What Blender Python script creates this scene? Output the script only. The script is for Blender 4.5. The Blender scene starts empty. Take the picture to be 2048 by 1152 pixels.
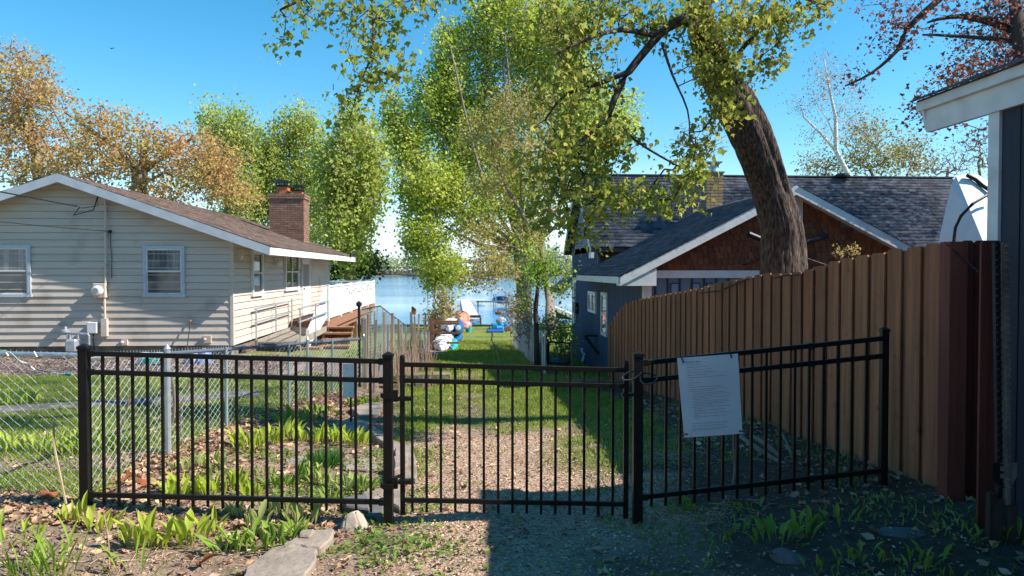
import bpy, math, random
import numpy as np
from mathutils import Vector, Matrix
random.seed(7)
RNG = np.random.default_rng(11)
R = math.radians
S = bpy.context.scene
COL = S.collection

# ------------------------------------------------------------------ camera, sky, sun
YAW, PITCH, F = R(3.586), R(1.30), 1500.0
CAM = Vector((0.0, 0.0, 1.9))
cd = bpy.data.cameras.new('camera'); cam = bpy.data.objects.new('camera', cd); COL.objects.link(cam)
cam.location = CAM; cam.rotation_euler = (R(90) - PITCH, 0, -YAW)
cd.sensor_width = 36.0; cd.lens = 36.0 * F / 2048.0; cd.clip_start = 0.05; cd.clip_end = 5000
S.camera = cam
SUN_EL, SUN_AZ = R(43.0), R(12.0)            # azimuth measured from +X towards -Y
TOSUN = Vector((math.cos(SUN_EL) * math.cos(SUN_AZ), -math.cos(SUN_EL) * math.sin(SUN_AZ), math.sin(SUN_EL)))
w = bpy.data.worlds.new('World'); S.world = w; w.use_nodes = True
nt = w.node_tree; nt.nodes.clear()
sky = nt.nodes.new('ShaderNodeTexSky'); sky.sky_type = 'NISHITA'; sky.sun_disc = False
sky.sun_elevation = SUN_EL; sky.sun_rotation = R(90) + SUN_AZ
sky.air_density = 1.0; sky.dust_density = 0.05; sky.ozone_density = 2.2; sky.altitude = 300
hs = nt.nodes.new('ShaderNodeHueSaturation'); hs.inputs['Saturation'].default_value = 1.38; hs.inputs['Hue'].default_value = .485; hs.inputs['Value'].default_value = 1.0
bg = nt.nodes.new('ShaderNodeBackground'); bg.inputs['Strength'].default_value = 0.116
wo = nt.nodes.new('ShaderNodeOutputWorld')
gc = nt.nodes.new('ShaderNodeTexCoord'); sx = nt.nodes.new('ShaderNodeSeparateXYZ'); nt.links.new(gc.outputs['Generated'], sx.inputs[0])
cmap = nt.nodes.new('ShaderNodeMapping'); cmap.inputs['Scale'].default_value = (2.2, 2.2, 9); nt.links.new(gc.outputs['Generated'], cmap.inputs[0])
cn = nt.nodes.new('ShaderNodeTexNoise'); cn.inputs['Scale'].default_value = 2.0; cn.inputs['Detail'].default_value = 6; nt.links.new(cmap.outputs[0], cn.inputs['Vector'])
ca2 = nt.nodes.new('ShaderNodeMath'); ca2.operation = 'MULTIPLY_ADD'; nt.links.new(cn.outputs['Fac'], ca2.inputs[0]); ca2.inputs[1].default_value = -.10; nt.links.new(sx.outputs['Z'], ca2.inputs[2])
hz = nt.nodes.new('ShaderNodeMapRange'); hz.interpolation_type = 'SMOOTHSTEP'; nt.links.new(ca2.outputs[0], hz.inputs['Value'])
hz.inputs['From Min'].default_value = -.04; hz.inputs['From Max'].default_value = .10; hz.inputs['To Min'].default_value = .9; hz.inputs['To Max'].default_value = 0
hm_ = nt.nodes.new('ShaderNodeMix'); hm_.data_type = 'RGBA'; nt.links.new(hz.outputs[0], hm_.inputs['Factor']); hm_.inputs[7].default_value = (4.6, 5.7, 6.4, 1)
nt.links.new(sky.outputs[0], hs.inputs['Color']); nt.links.new(hs.outputs[0], hm_.inputs[6]); nt.links.new(hm_.outputs[2], bg.inputs[0]); nt.links.new(bg.outputs[0], wo.inputs[0])
sd = bpy.data.lights.new('sun', 'SUN'); sd.energy = 4.8; sd.angle = R(0.53); sd.color = (1.0, 0.93, 0.82)
sun = bpy.data.objects.new('sun', sd); COL.objects.link(sun)
sun.rotation_euler = (-TOSUN).to_track_quat('-Z', 'Y').to_euler()
S.view_settings.view_transform = 'Standard'; S.view_settings.look = 'None'
S.view_settings.exposure = 0.85; S.view_settings.gamma = 1.0
S.render.engine = 'CYCLES'
S.cycles.max_bounces = 6; S.cycles.diffuse_bounces = 4; S.cycles.glossy_bounces = 2
S.cycles.transmission_bounces = 3; S.cycles.transparent_max_bounces = 6; S.cycles.use_denoising = True
S.cycles.caustics_reflective = False; S.cycles.caustics_refractive = False

# ------------------------------------------------------------------ survey helpers (where a sight line meets a plane or a distance)
FW = Vector((math.sin(YAW) * math.cos(PITCH), math.cos(YAW) * math.cos(PITCH), -math.sin(PITCH)))
RT = Vector((math.cos(YAW), -math.sin(YAW), 0)); UP = RT.cross(FW)
def ray(px, py): return FW + RT * ((px - 1024) / F) + UP * ((576 - py) / F)
def P(px, py, d): return CAM + ray(px, py) * d
def onY(px, py, Y): r = ray(px, py); return CAM + r * (Y / r.y)
def onX(px, py, X): r = ray(px, py); return CAM + r * (X / r.x)
def onZ(px, py, Z): r = ray(px, py); return CAM + r * ((Z - CAM.z) / r.z)
def sm(a, b, t):
    t = np.clip((np.asarray(t, float) - a) / (b - a), 0, 1); return t * t * (3 - 2 * t)
def vn(x, y, s, seed=0):
    x = np.asarray(x, float) / s + seed * 17.3 + 1000; y = np.asarray(y, float) / s + seed * 9.1 + 1000
    xi = np.floor(x); yi = np.floor(y); fx = x - xi; fy = y - yi; fx = fx * fx * (3 - 2 * fx); fy = fy * fy * (3 - 2 * fy)
    def h(a, b):
        v = np.sin(a * 127.1 + b * 311.7 + seed * 74.7) * 43758.5453; return v - np.floor(v)
    return (h(xi, yi) * (1 - fx) + h(xi + 1, yi) * fx) * (1 - fy) + (h(xi, yi + 1) * (1 - fx) + h(xi + 1, yi + 1) * fx) * fy
def gz(x, y):
    x = np.asarray(x, float); y = np.asarray(y, float)
    b = np.where(y < 5.6, 0.0, -0.037 * (y - 5.6)); b = np.where(y > 50, -1.643 - 0.10 * (y - 50), b); b = np.maximum(b, -2.7)
    zl = 0.12 - 0.02 * (np.maximum(y, 5.0) - 5.6)
    wl = sm(-1.5, -3.0, x) * (1 - sm(18, 27, y)) * sm(2.5, 5.4, y)
    z = b + wl * (zl - b)
    z = z + 0.22 * sm(0.9, 3.0, x) * (1 - sm(8, 14, y)) * sm(2, 5, y)
    z = z - 0.15 * sm(2.5, 3.3, x) * sm(14, 18, y) * (1 - sm(28, 36, y))
    z = z + (vn(x, y, .9, 3) - .5) * 0.05 + (vn(x, y, .25, 5) - .5) * 0.022
    return z
def gf(x, y): return float(gz(x, y))
def G(px, py, up=0.0):
    r = ray(px, py); t = 2.0
    while t < 200:
        p = CAM + r * t
        if p.z <= gf(p.x, p.y) + up: break
        t += 0.03 if t < 12 else 0.15
    return CAM + r * t

# ------------------------------------------------------------------ scene-graph helpers
def tag(o, label=None, cat=None, group=None, kind=None):
    if label: o['label'] = label
    if cat: o['category'] = cat
    if group: o['group'] = group
    if kind: o['kind'] = kind
    return o
def thing(name, label, cat, loc, group=None):
    o = bpy.data.objects.new(name, None); COL.objects.link(o); o.location = loc; o.empty_display_size = 0.2
    return tag(o, label, cat, group)
def adopt(o, parent):
    if parent is None: return
    o.parent = parent
    if parent.type == 'EMPTY': o.matrix_parent_inverse = Matrix.Translation(parent.location).inverted()
def link(name, me, parent=None, loc=None):
    o = bpy.data.objects.new(name, me); COL.objects.link(o)
    if loc is not None: o.location = loc
    adopt(o, parent); return o
def fast(name, V, Fc, mats, smooth=False, mi=None):
    V = np.asarray(V, np.float32); Fc = np.asarray(Fc, np.int32)
    me = bpy.data.meshes.new(name); me.vertices.add(len(V)); me.vertices.foreach_set('co', V.ravel())
    k = Fc.shape[1]; me.loops.add(Fc.size); me.loops.foreach_set('vertex_index', Fc.ravel())
    me.polygons.add(len(Fc)); me.polygons.foreach_set('loop_start', np.arange(0, Fc.size, k, dtype=np.int32))
    if smooth: me.polygons.foreach_set('use_smooth', np.ones(len(Fc), bool))
    for m in (mats if isinstance(mats, (list, tuple)) else [mats]): me.materials.append(m)
    if mi is not None: me.polygons.foreach_set('material_index', np.asarray(mi, np.int32))
    me.update(calc_edges=True); return me
class MB:
    def __init__(s): s.v = []; s.f = []; s.m = []; s.cm = 0
    def add(s, vs, fs):
        b = len(s.v); s.v += [tuple(v) for v in vs]; s.f += [tuple(i + b for i in f) for f in fs]; s.m += [s.cm] * len(fs); return s
    def box(s, x0, x1, y0, y1, z0, z1):
        return s.add([(x0, y0, z0), (x1, y0, z0), (x1, y1, z0), (x0, y1, z0), (x0, y0, z1), (x1, y0, z1), (x1, y1, z1), (x0, y1, z1)],
                     [(0, 3, 2, 1), (4, 5, 6, 7), (0, 1, 5, 4), (1, 2, 6, 5), (2, 3, 7, 6), (3, 0, 4, 7)])
    def beam(s, a, b, w, h, up=(0, 0, 1)):
        a = Vector(a); b = Vector(b); d = (b - a).normalized(); u = Vector(up)
        if abs(d.dot(u)) > 0.99: u = Vector((0, 1, 0))
        x = d.cross(u).normalized(); z = x.cross(d).normalized(); vs = []
        for p in (a, b):
            for i, j in ((-1, -1), (1, -1), (1, 1), (-1, 1)): vs.append(p + x * (i * w / 2) + z * (j * h / 2))
        return s.add(vs, [(3, 2, 1, 0), (4, 5, 6, 7), (0, 1, 5, 4), (1, 2, 6, 5), (2, 3, 7, 6), (3, 0, 4, 7)])
    def tube(s, pts, r, n=6, cap=True):
        pts = [Vector(p) for p in pts]; m = len(pts)
        rs = r if isinstance(r, (list, tuple)) else [r] * m
        vs = []; ref = Vector((0.3, 0.2, 1)).normalized()
        for i, p in enumerate(pts):
            d = (pts[min(i + 1, m - 1)] - pts[max(i - 1, 0)]).normalized()
            if abs(d.dot(ref)) > 0.95: ref = Vector((1, 0.1, 0)).normalized()
            x = d.cross(ref).normalized(); y = d.cross(x)
            for k in range(n):
                a = 2 * math.pi * k / n; vs.append(p + (x * math.cos(a) + y * math.sin(a)) * rs[i])
        fs = [(i * n + k, i * n + (k + 1) % n, (i + 1) * n + (k + 1) % n, (i + 1) * n + k) for i in range(m - 1) for k in range(n)]
        if cap: fs += [tuple(range(n - 1, -1, -1)), tuple((m - 1) * n + k for k in range(n))]
        return s.add(vs, fs)
    def prism(s, poly, off):
        off = Vector(off); n = len(poly); vs = [Vector(p) for p in poly] + [Vector(p) + off for p in poly]
        return s.add(vs, [tuple(range(n)), tuple(range(2 * n - 1, n - 1, -1))] + [(i, i + n, (i + 1) % n + n, (i + 1) % n) for i in range(n)])
    def lathe(s, c, prof, n=16, axis='z'):
        c = Vector(c); vs = []
        for r, h in prof:
            for k in range(n):
                a = 2 * math.pi * k / n
                q = (r * math.cos(a), r * math.sin(a), h)
                if axis == 'y': q = (q[0], q[2], q[1])
                vs.append(c + Vector(q))
        m = len(prof)
        fs = [(i * n + k, i * n + (k + 1) % n, (i + 1) * n + (k + 1) % n, (i + 1) * n + k) for i in range(m - 1) for k in range(n)]
        fs += [tuple(range(n - 1, -1, -1)), tuple((m - 1) * n + k for k in range(n))]
        return s.add(vs, fs)
    def mesh(s, name, mats, smooth=False, bevel=0):
        me = bpy.data.meshes.new(name); me.from_pydata(s.v, [], s.f)
        for m in (mats if isinstance(mats, (list, tuple)) else [mats]): me.materials.append(m)
        if max(s.m or [0]) > 0: me.polygons.foreach_set('material_index', s.m)
        import bmesh
        bm = bmesh.new(); bm.from_mesh(me); bmesh.ops.recalc_face_normals(bm, faces=bm.faces)
        if bevel: bmesh.ops.bevel(bm, geom=bm.edges[:], offset=bevel, segments=1, affect='EDGES')
        bm.to_mesh(me); bm.free()
        if smooth: me.polygons.foreach_set('use_smooth', [True] * len(me.polygons))
        me.update(); return me
    def build(s, name, mats, parent=None, smooth=False, bevel=0, loc=None):
        return link(name, s.mesh(name, mats, smooth, bevel), parent, loc)

# ------------------------------------------------------------------ materials
MATS = {}
def M(name, col, rough=0.8, col2=None, ns=4.0, stretch=(1, 1, 1), lo=.35, hi=.65, var=0.0, vmode='object', bump=0.0, bs=30.0, bstretch=None,
      metal=0.0, trans=0.0, spec=0.3, detail=5.0, dirt=None, coat=0):
    if name in MATS: return MATS[name]
    m = bpy.data.materials.new(name); m.use_nodes = True; n = m.node_tree.nodes; L = m.node_tree.links
    b = n['Principled BSDF']; b.inputs['Roughness'].default_value = rough; b.inputs['Metallic'].default_value = metal
    b.inputs['Specular IOR Level'].default_value = spec; b.inputs['Coat Weight'].default_value = coat
    tc = n.new('ShaderNodeTexCoord'); mp = n.new('ShaderNodeMapping'); mp.inputs['Scale'].default_value = stretch
    L.new(tc.outputs['Object'], mp.inputs[0])
    rgb = n.new('ShaderNodeRGB'); rgb.outputs[0].default_value = (*col, 1); out = rgb.outputs[0]
    if col2 is not None:
        no = n.new('ShaderNodeTexNoise'); no.inputs['Scale'].default_value = ns; no.inputs['Detail'].default_value = detail
        L.new(mp.outputs[0], no.inputs['Vector'])
        mr = n.new('ShaderNodeMapRange'); mr.inputs['From Min'].default_value = lo; mr.inputs['From Max'].default_value = hi
        L.new(no.outputs['Fac'], mr.inputs['Value'])
        mx = n.new('ShaderNodeMix'); mx.data_type = 'RGBA'; L.new(mr.outputs[0], mx.inputs['Factor'])
        L.new(out, mx.inputs[6]); mx.inputs[7].default_value = (*col2, 1); out = mx.outputs[2]
    if dirt is not None:      # (colour, scale, threshold) : stains
        no = n.new('ShaderNodeTexNoise'); no.inputs['Scale'].default_value = dirt[1]; no.inputs['Detail'].default_value = 6
        L.new(tc.outputs['Object'], no.inputs['Vector'])
        mr = n.new('ShaderNodeMapRange'); mr.inputs['From Min'].default_value = dirt[2]; mr.inputs['From Max'].default_value = dirt[2] + .2
        L.new(no.outputs['Fac'], mr.inputs['Value'])
        mx = n.new('ShaderNodeMix'); mx.data_type = 'RGBA'; L.new(mr.outputs[0], mx.inputs['Factor'])
        L.new(out, mx.inputs[6]); mx.inputs[7].default_value = (*dirt[0], 1); out = mx.outputs[2]
    if var:
        if vmode == 'object': src = n.new('ShaderNodeObjectInfo').outputs['Random']
        else: src = n.new('ShaderNodeNewGeometry').outputs['Random Per Island']
        mr = n.new('ShaderNodeMapRange'); mr.inputs['To Min'].default_value = 1 - var; mr.inputs['To Max'].default_value = 1 + var
        L.new(src, mr.inputs['Value'])
        hv = n.new('ShaderNodeHueSaturation'); L.new(mr.outputs[0], hv.inputs['Value']); L.new(out, hv.inputs['Color'])
        m2 = n.new('ShaderNodeMapRange'); m2.inputs['To Min'].default_value = .5 - var * (.06 if vmode == 'island' else .018); m2.inputs['To Max'].default_value = .5 + var * (.06 if vmode == 'island' else .018)
        wn = n.new('ShaderNodeTexWhiteNoise'); wn.noise_dimensions = '1D'; L.new(src, wn.inputs['W']); L.new(wn.outputs['Value'], m2.inputs['Value'])
        L.new(m2.outputs[0], hv.inputs['Hue']); out = hv.outputs[0]
    L.new(out, b.inputs['Base Color'])
    if bump:
        bn = n.new('ShaderNodeTexNoise'); bn.inputs['Scale'].default_value = bs; bn.inputs['Detail'].default_value = 6
        bm_ = n.new('ShaderNodeMapping'); bm_.inputs['Scale'].default_value = bstretch or stretch
        L.new(tc.outputs['Object'], bm_.inputs[0]); L.new(bm_.outputs[0], bn.inputs['Vector'])
        bu = n.new('ShaderNodeBump'); bu.inputs['Strength'].default_value = bump; bu.inputs['Distance'].default_value = 0.02
        L.new(bn.outputs['Fac'], bu.inputs['Height']); L.new(bu.outputs[0], b.inputs['Normal'])
    if trans:
        tr = n.new('ShaderNodeBsdfTranslucent'); L.new(out, tr.inputs['Color'])
        ms = n.new('ShaderNodeMixShader'); ms.inputs[0].default_value = trans
        L.new(b.outputs[0], ms.inputs[1]); L.new(tr.outputs[0], ms.inputs[2]); L.new(ms.outputs[0], n['Material Output'].inputs[0])
    MATS[name] = m; return m
def glassy(name, col, rough=0.03):
    m = M(name, col, rough, spec=1.0); return m

siding = M('siding', (.55, .465, .405), .6, (.60, .51, .445), 2.0, (.3, .3, 3), var=.05, bump=.15, bs=40, dirt=((.36, .29, .24), 1.3, .58))
white = M('white_paint', (.74, .75, .76), .5, (.62, .63, .64), 5.0, var=.03, bump=.1, dirt=((.45, .44, .42), 3.0, .62))
bluewhite = M('pale_trim', (.52, .56, .62), .5, (.44, .48, .55), 4.0, bump=.1)
brightwhite = M('bright_white', (.84, .84, .83), .45, (.78, .78, .77), 4.0)
concrete = M('concrete', (.22, .20, .18), .9, (.13, .12, .11), 5.0, bump=.5, bs=60)
asph_brown = M('brown_shingle', (.16, .11, .09), .95, (.10, .07, .06), 8.0, var=.22, vmode='island', bump=.6, bs=120, dirt=((.045, .036, .03), .9, .52))
asph_dark = M('charcoal_shingle', (.105, .11, .135), .92, (.055, .058, .075), 6.0, var=.40, vmode='island', bump=.6, bs=120)
brick = M('brown_brick', (.30, .17, .12), .9, (.22, .12, .085), 9.0, var=.20, bump=.5, bs=90)
tanbrick = M('tan_brick', (.40, .28, .16), .9, (.30, .20, .11), 9.0, var=.18, bump=.5, bs=90)
mortar = M('mortar', (.20, .15, .12), .95, (.26, .21, .17), 20.0, bump=.3)
clay = M('clay_flue', (.55, .16, .08), .85, (.45, .12, .06), 8.0)
blackmetal = M('black_powder_coat', (.007, .007, .008), .42, (.012, .011, .011), 12.0, spec=.28, bump=.04, bs=200, dirt=((.035, .03, .026), 9.0, .70))
darkmetal = M('dark_metal', (.03, .03, .035), .5, metal=.4)
galv = M('galvanised', (.50, .55, .60), .42, (.40, .44, .50), 14.0, metal=.55, bump=.06)
galvwire = M('galvanised_wire', (.56, .62, .68), .5, (.42, .47, .53), 3.0, metal=.1)
oldwire = M('weathered_wire', (.30, .38, .42), .6, (.22, .28, .30), 3.0, metal=.3)
cedar = M('cedar', (.37, .150, .075), .8, (.22, .082, .040), 2.2, (9, 9, .55), lo=.3, hi=.7, var=.22, bump=.35, bs=14, bstretch=(9, 9, .8), dirt=((.05, .024, .014), 7.5, .64))
cedar_dark = M('redwood_stain', (.20, .055, .04), .75, (.12, .035, .025), 2.0, (9, 9, .5), var=.1, bump=.3, bs=14)
cedar_shingle = M('cedar_shingle', (.30, .11, .055), .85, (.17, .06, .03), 5.0, (3, 3, .6), var=.28, bump=.4, bs=25, bstretch=(3, 3, .5))
bluewall = M('blue_grey_siding', (.16, .215, .31), .7, (.125, .175, .26), 3.0, (3, 3, .4), var=.06, bump=.15)
shedwall = M('dark_blue_panel', (.030, .038, .062), .6, (.024, .030, .050), 3.0, (4, 4, .4), bump=.2)
deckwood = M('deck_wood', (.36, .18, .11), .8, (.25, .12, .075), 3.0, (1, 6, 6), var=.12, bump=.3)
greywood = M('weathered_wood', (.34, .30, .26), .9, (.22, .19, .16), 3.0, (6, 6, .6), var=.18, bump=.4)
stakewood = M('stake_wood', (.46, .32, .20), .85, (.33, .22, .14), 3.0, (6, 6, .6), var=.2, bump=.3)
glass = M('window_glass', (.035, .05, .07), .04, spec=.9)
curtain = M('curtain', (.30, .33, .36), .9, (.12, .15, .18), 5.0, (9, 9, .4), lo=.4, hi=.6)
whitewrap = M('white_wrap', (.80, .82, .84), .5, (.68, .71, .74), 3.0, bump=.8, bs=6)
stone = M('flagstone', (.33, .27, .225), .9, (.22, .18, .15), 5.0, bump=.7, bs=22, dirt=((.15, .14, .10), 2.6, .55))
palerock = M('pale_rock', (.50, .42, .35), .9, (.40, .33, .27), 6.0, bump=.5, bs=16)
darkrock = M('dark_rock', (.16, .15, .15), .9, (.10, .10, .10), 6.0, bump=.6, bs=16)
bark = M('grey_bark', (.15, .11, .09), .95, (.045, .032, .027), 5.5, (7, 7, 1.6), lo=.36, hi=.6, bump=1.0, bs=7, bstretch=(8, 8, 1.6), detail=9)
bark2 = M('pale_bark', (.28, .23, .19), .95, (.15, .12, .10), 3.0, (3, 3, .6), bump=.6, bs=8)
barkd = M('dark_bark', (.085, .062, .052), .95, (.05, .038, .032), 3.0, (3, 3, .6), bump=.6, bs=8)
barkw = M('birch_bark', (.70, .67, .64), .8, (.36, .33, .31), 6.0, (.6, .6, 3), lo=.5, hi=.7)
def LF(name, c, c2, v=.35, t=.45): return M(name, c, .55, c2, .55, var=v, vmode='island', trans=t, spec=.25, lo=.35, hi=.65, detail=3)
lf_maple = LF('leaf_maple', (.30, .37, .05), (.42, .40, .08))
lf_silver = LF('leaf_silver', (.42, .52, .06), (.60, .64, .15), v=.16)
lf_ochre = LF('leaf_ochre', (.42, .40, .10), (.50, .38, .13), v=.16)
lf_tan = LF('leaf_tan', (.50, .42, .12), (.64, .36, .16), v=.18)
lf_poplar = LF('leaf_poplar', (.38, .46, .08), (.52, .55, .14), v=.16)
lf_lime = LF('leaf_lime', (.26, .42, .03), (.34, .46, .04))
lf_pine = LF('leaf_pine', (.05, .11, .03), (.08, .15, .04), t=.2)
lf_purple = LF('leaf_purple', (.22, .08, .08), (.34, .15, .08))
lf_bare = LF('bud_bare', (.30, .21, .17), (.36, .28, .16))
lf_yellow = LF('leaf_yellow', (.40, .33, .09), (.34, .30, .10))
lf_far = LF('leaf_far', (.36, .44, .20), (.46, .44, .26), v=.15, t=.3)
lf_fardark = LF('leaf_far_dark', (.22, .27, .24), (.24, .28, .24), v=.15, t=.2)
lf_hosta = LF('leaf_hosta', (.40, .52, .06), (.50, .60, .10), v=.25, t=.5)
lf_lily = LF('leaf_lily', (.20, .36, .04), (.28, .44, .05), v=.25, t=.45)
lf_tuft = LF('leaf_tuft', (.06, .19, .035), (.09, .24, .04), v=.25)
lf_weed = LF('leaf_weed', (.16, .27, .05), (.25, .35, .07), v=.35)
lf_grass = LF('leaf_grass', (.22, .30, .04), (.33, .37, .08), v=.4, t=.35)
lf_shadegrass = lf_grass
deadleaf = M('dead_leaf', (.55, .38, .25), .85, (.36, .21, .13), 6, var=.45, vmode='island', trans=.15)
chipm = M('wood_chip', (.60, .43, .31), .9, (.34, .22, .155), 1.5, var=.6, vmode='island')
# ------------------------------------------------------------------ many-copy geometry in one mesh
def frames(d, roll=None):
    d = d / (np.linalg.norm(d, axis=1, keepdims=True) + 1e-9)
    h = RNG.normal(size=d.shape); x = np.cross(d, h); x /= (np.linalg.norm(x, axis=1, keepdims=True) + 1e-9)
    z = np.cross(d, x); return np.stack([d, x, z], axis=2)       # columns: along, across, normal
def frames_up(d, tilt=.35):
    d = d / (np.linalg.norm(d, axis=1, keepdims=True) + 1e-9)
    h = np.tile([0., 0., 1.], (len(d), 1)) + RNG.normal(size=d.shape) * tilt
    x = np.cross(h, d); x /= (np.linalg.norm(x, axis=1, keepdims=True) + 1e-9)
    return np.stack([d, x, np.cross(d, x)], axis=2)
def inst(TV, TF, pos, rot, sc):
    TV = np.asarray(TV, float); TF = np.asarray(TF, int); N = len(pos); k = len(TV)
    sc = np.asarray(sc, float)
    if sc.ndim == 1: sc = np.repeat(sc[:, None], 3, 1)
    V = np.einsum('nij,nkj->nki', rot, TV[None] * sc[:, None, :]) + pos[:, None, :]
    Fc = (TF[None] + (np.arange(N) * k)[:, None, None]).reshape(-1, TF.shape[1])
    return V.reshape(-1, 3), Fc
QUAD_V = [(0, 0, 0), (.5, .42, .08), (1, 0, -.05), (.5, -.42, .08)]; QUAD_F = [(0, 3, 2), (0, 2, 1)]
MAP_V = [(0, 0, 0), (.12, .34, .02), (.42, .50, -.06), (.48, .24, .04), (1, 0, -.10), (.48, -.24, .04), (.42, -.50, -.06), (.12, -.34, .02)]
MAP_F = [(0, 2, 1), (0, 3, 2), (0, 4, 3), (0, 5, 4), (0, 6, 5), (0, 7, 6)]
BL_V = [(0, -.5, 0), (0, .5, 0), (.55, .4, .06), (.55, -.4, .06), (1, 0, .28)]; BL_F = [(0, 1, 2), (0, 2, 3), (3, 2, 4)]
CURL_V = [(-.5, .05, .22), (-.12, .16, .0), (.02, .46, .2), (.62, .05, .12), (.1, -.22, .30), (-.25, -.42, .05), (.05, 0, .0)]
CURL_F = [(6, 0, 5), (6, 5, 4), (6, 4, 3), (6, 3, 2), (6, 2, 1), (6, 1, 0)]
def edges_mesh(A, B, ra, rb, n):
    d = B - A; d /= (np.linalg.norm(d, axis=1, keepdims=True) + 1e-9)
    h = np.tile([.31, .17, .93], (len(d), 1)); x = np.cross(d, h); x /= (np.linalg.norm(x, axis=1, keepdims=True) + 1e-9); y = np.cross(d, x)
    an = np.arange(n) * 2 * np.pi / n
    ring = x[:, None] * np.cos(an)[None, :, None] + y[:, None] * np.sin(an)[None, :, None]
    V = np.concatenate([A[:, None] + ring * ra[:, None, None], B[:, None] + ring * rb[:, None, None]], 1).reshape(-1, 3)
    k = np.arange(n); q = np.stack([k, (k + 1) % n, (k + 1) % n + n, k + n], 1)
    Fc = (q[None] + (np.arange(len(A)) * 2 * n)[:, None, None]).reshape(-1, 4)
    return V, Fc
def blob(px, py, d, rx, ry, rd, n):         # crown lobe: centre by sight line at a distance, radii in metres from the survey
    return (P(px, py, d), rx * d / F, rd, ry * d / F, n)
def sample_blobs(blobs, shell=.45):
    out = []
    for c, a, b, h, n in blobs:
        v = RNG.normal(size=(n, 3)); v /= np.linalg.norm(v, axis=1, keepdims=True)
        r = RNG.random(n) ** shell; out.append(np.array(c)[None] + v * r[:, None] * np.array([a, b, h]))
    return np.concatenate(out)
def grow(trunk, rad, pts, alpha=.35, tip=.006, wig=.12, rise=.10, pw=2.4, limbs=(), free=.5):
    nodes = [np.array(p, float) for p in trunk]; rr = list(rad)
    k0 = int(len(nodes) * free); pen = [60.0] * k0 + [0.0] * (len(nodes) - k0)
    par = [-1] + list(range(len(trunk) - 1))
    for lp, r0, r1 in limbs:
        for k in range(len(lp) - 1):
            for t in (0, .5):
                nodes.append(np.array(lp[k], float) * (1 - t) + np.array(lp[k + 1], float) * t); par.append(0); rr.append(r0 + (r1 - r0) * (k + t) / (len(lp) - 1)); pen.append(0.0)
        nodes.append(np.array(lp[-1], float)); par.append(0); rr.append(r1); pen.append(0.0)
    nt_ = len(nodes); cap = nt_ + 3 * len(pts) + 8
    A = np.zeros((cap, 3)); PL = np.zeros(cap); A[:nt_] = nodes; PL[:nt_] = pen; c = nt_; par = par + [0] * (cap - nt_)
    tr = A[:nt_][np.array(pen) < 1]
    order = np.argsort([np.min(np.linalg.norm(tr - p, axis=1)) for p in pts])
    for idx in order:
        p = pts[idx]; d = A[:c] - p; dist = np.linalg.norm(d, axis=1)
        cost = dist + alpha * PL[:c] + np.maximum(A[:c, 2] - p[2], 0) * .25
        j = int(np.argmin(cost)); L = dist[j]; prev = j
        if L > .5:
            for t in (.36, .7):
                q = A[j] * (1 - t) + p * t + RNG.normal(size=3) * L * wig * .5; q[2] += rise * L * math.sin(math.pi * t)
                A[c] = q; par[c] = prev; PL[c] = PL[prev] * (PL[prev] < 50) + L * .35; prev = c; c += 1
        A[c] = p; par[c] = prev; PL[c] = PL[prev] * (PL[prev] < 50) + L * .35; c += 1
    A = A[:c]; par = np.array(par[:c]); w = np.zeros(c)
    ch = np.bincount(par[nt_:], minlength=c); w[(ch == 0)] = tip ** pw; w[:nt_] = 0
    for i in range(c - 1, nt_ - 1, -1): w[par[i]] += w[i]
    r = np.maximum(w ** (1 / pw), tip); r[:nt_] = rr
    return A, par, np.where(np.arange(c) >= nt_, np.minimum(r, max(rr[-1], tip * 6) if not limbs else .12), r), nt_
def make_tree(name, label, cat, trunk, rad, blobs, barkm, leafm, nper, lsize, spread=.45, droop=0.0, up=0.0, group=None, trunk_n=10,
              shape='quad', alpha=.35, tip=.008, rise=.1, shell=.45, vs=1.0, limbs=(), sides=4, wig=.12, free=.5, trunkmb=None):
    """trunk: points; limbs: (list of points, r0, r1); crown lobes reached by a branching skeleton"""
    T = thing(name, label, cat, Vector(trunk[0]), group)
    pts = sample_blobs(blobs, shell)
    A, par, r, nt_ = grow(trunk, rad, pts, alpha, tip, rise=rise, limbs=limbs, wig=wig, free=free)
    mb = trunkmb or MB().tube(trunk, list(rad), trunk_n)
    for lp, r0, r1 in limbs: mb.tube(lp, [r0 + (r1 - r0) * k / (len(lp) - 1) for k in range(len(lp))], 8)
    mb.build('trunk', barkm, T, smooth=True)
    i = np.arange(nt_, len(A)); ra = np.minimum(r[par[i]], r[i] * 1.6)
    V, Fc = edges_mesh(A[par[i]], A[i], ra, r[i], sides)
    link('branches', fast('branches', V, Fc, barkm, True), T)['kind'] = 'stuff'
    tips = A[nt_:]
    if nper > 0:
        n = len(tips) * nper; c = np.repeat(tips, nper, 0)
        pos = c + RNG.normal(size=(n, 3)) * spread * .5 * np.array([1, 1, vs])
        d = RNG.normal(size=(n, 3)); d[:, 2] += -droop + up
        rot = frames_up(d, .75) if shape == 'quad' else frames(d)
        TV, TF = (MAP_V, MAP_F) if shape == 'maple' else (QUAD_V, QUAD_F)
        V, Fc = inst(TV, TF, pos, rot, lsize * (.45 + .95 * RNG.random(n) ** 1.3))
        o = link('crown', fast('crown', V, Fc, leafm, False), T); o['kind'] = 'stuff'
    return T

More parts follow.
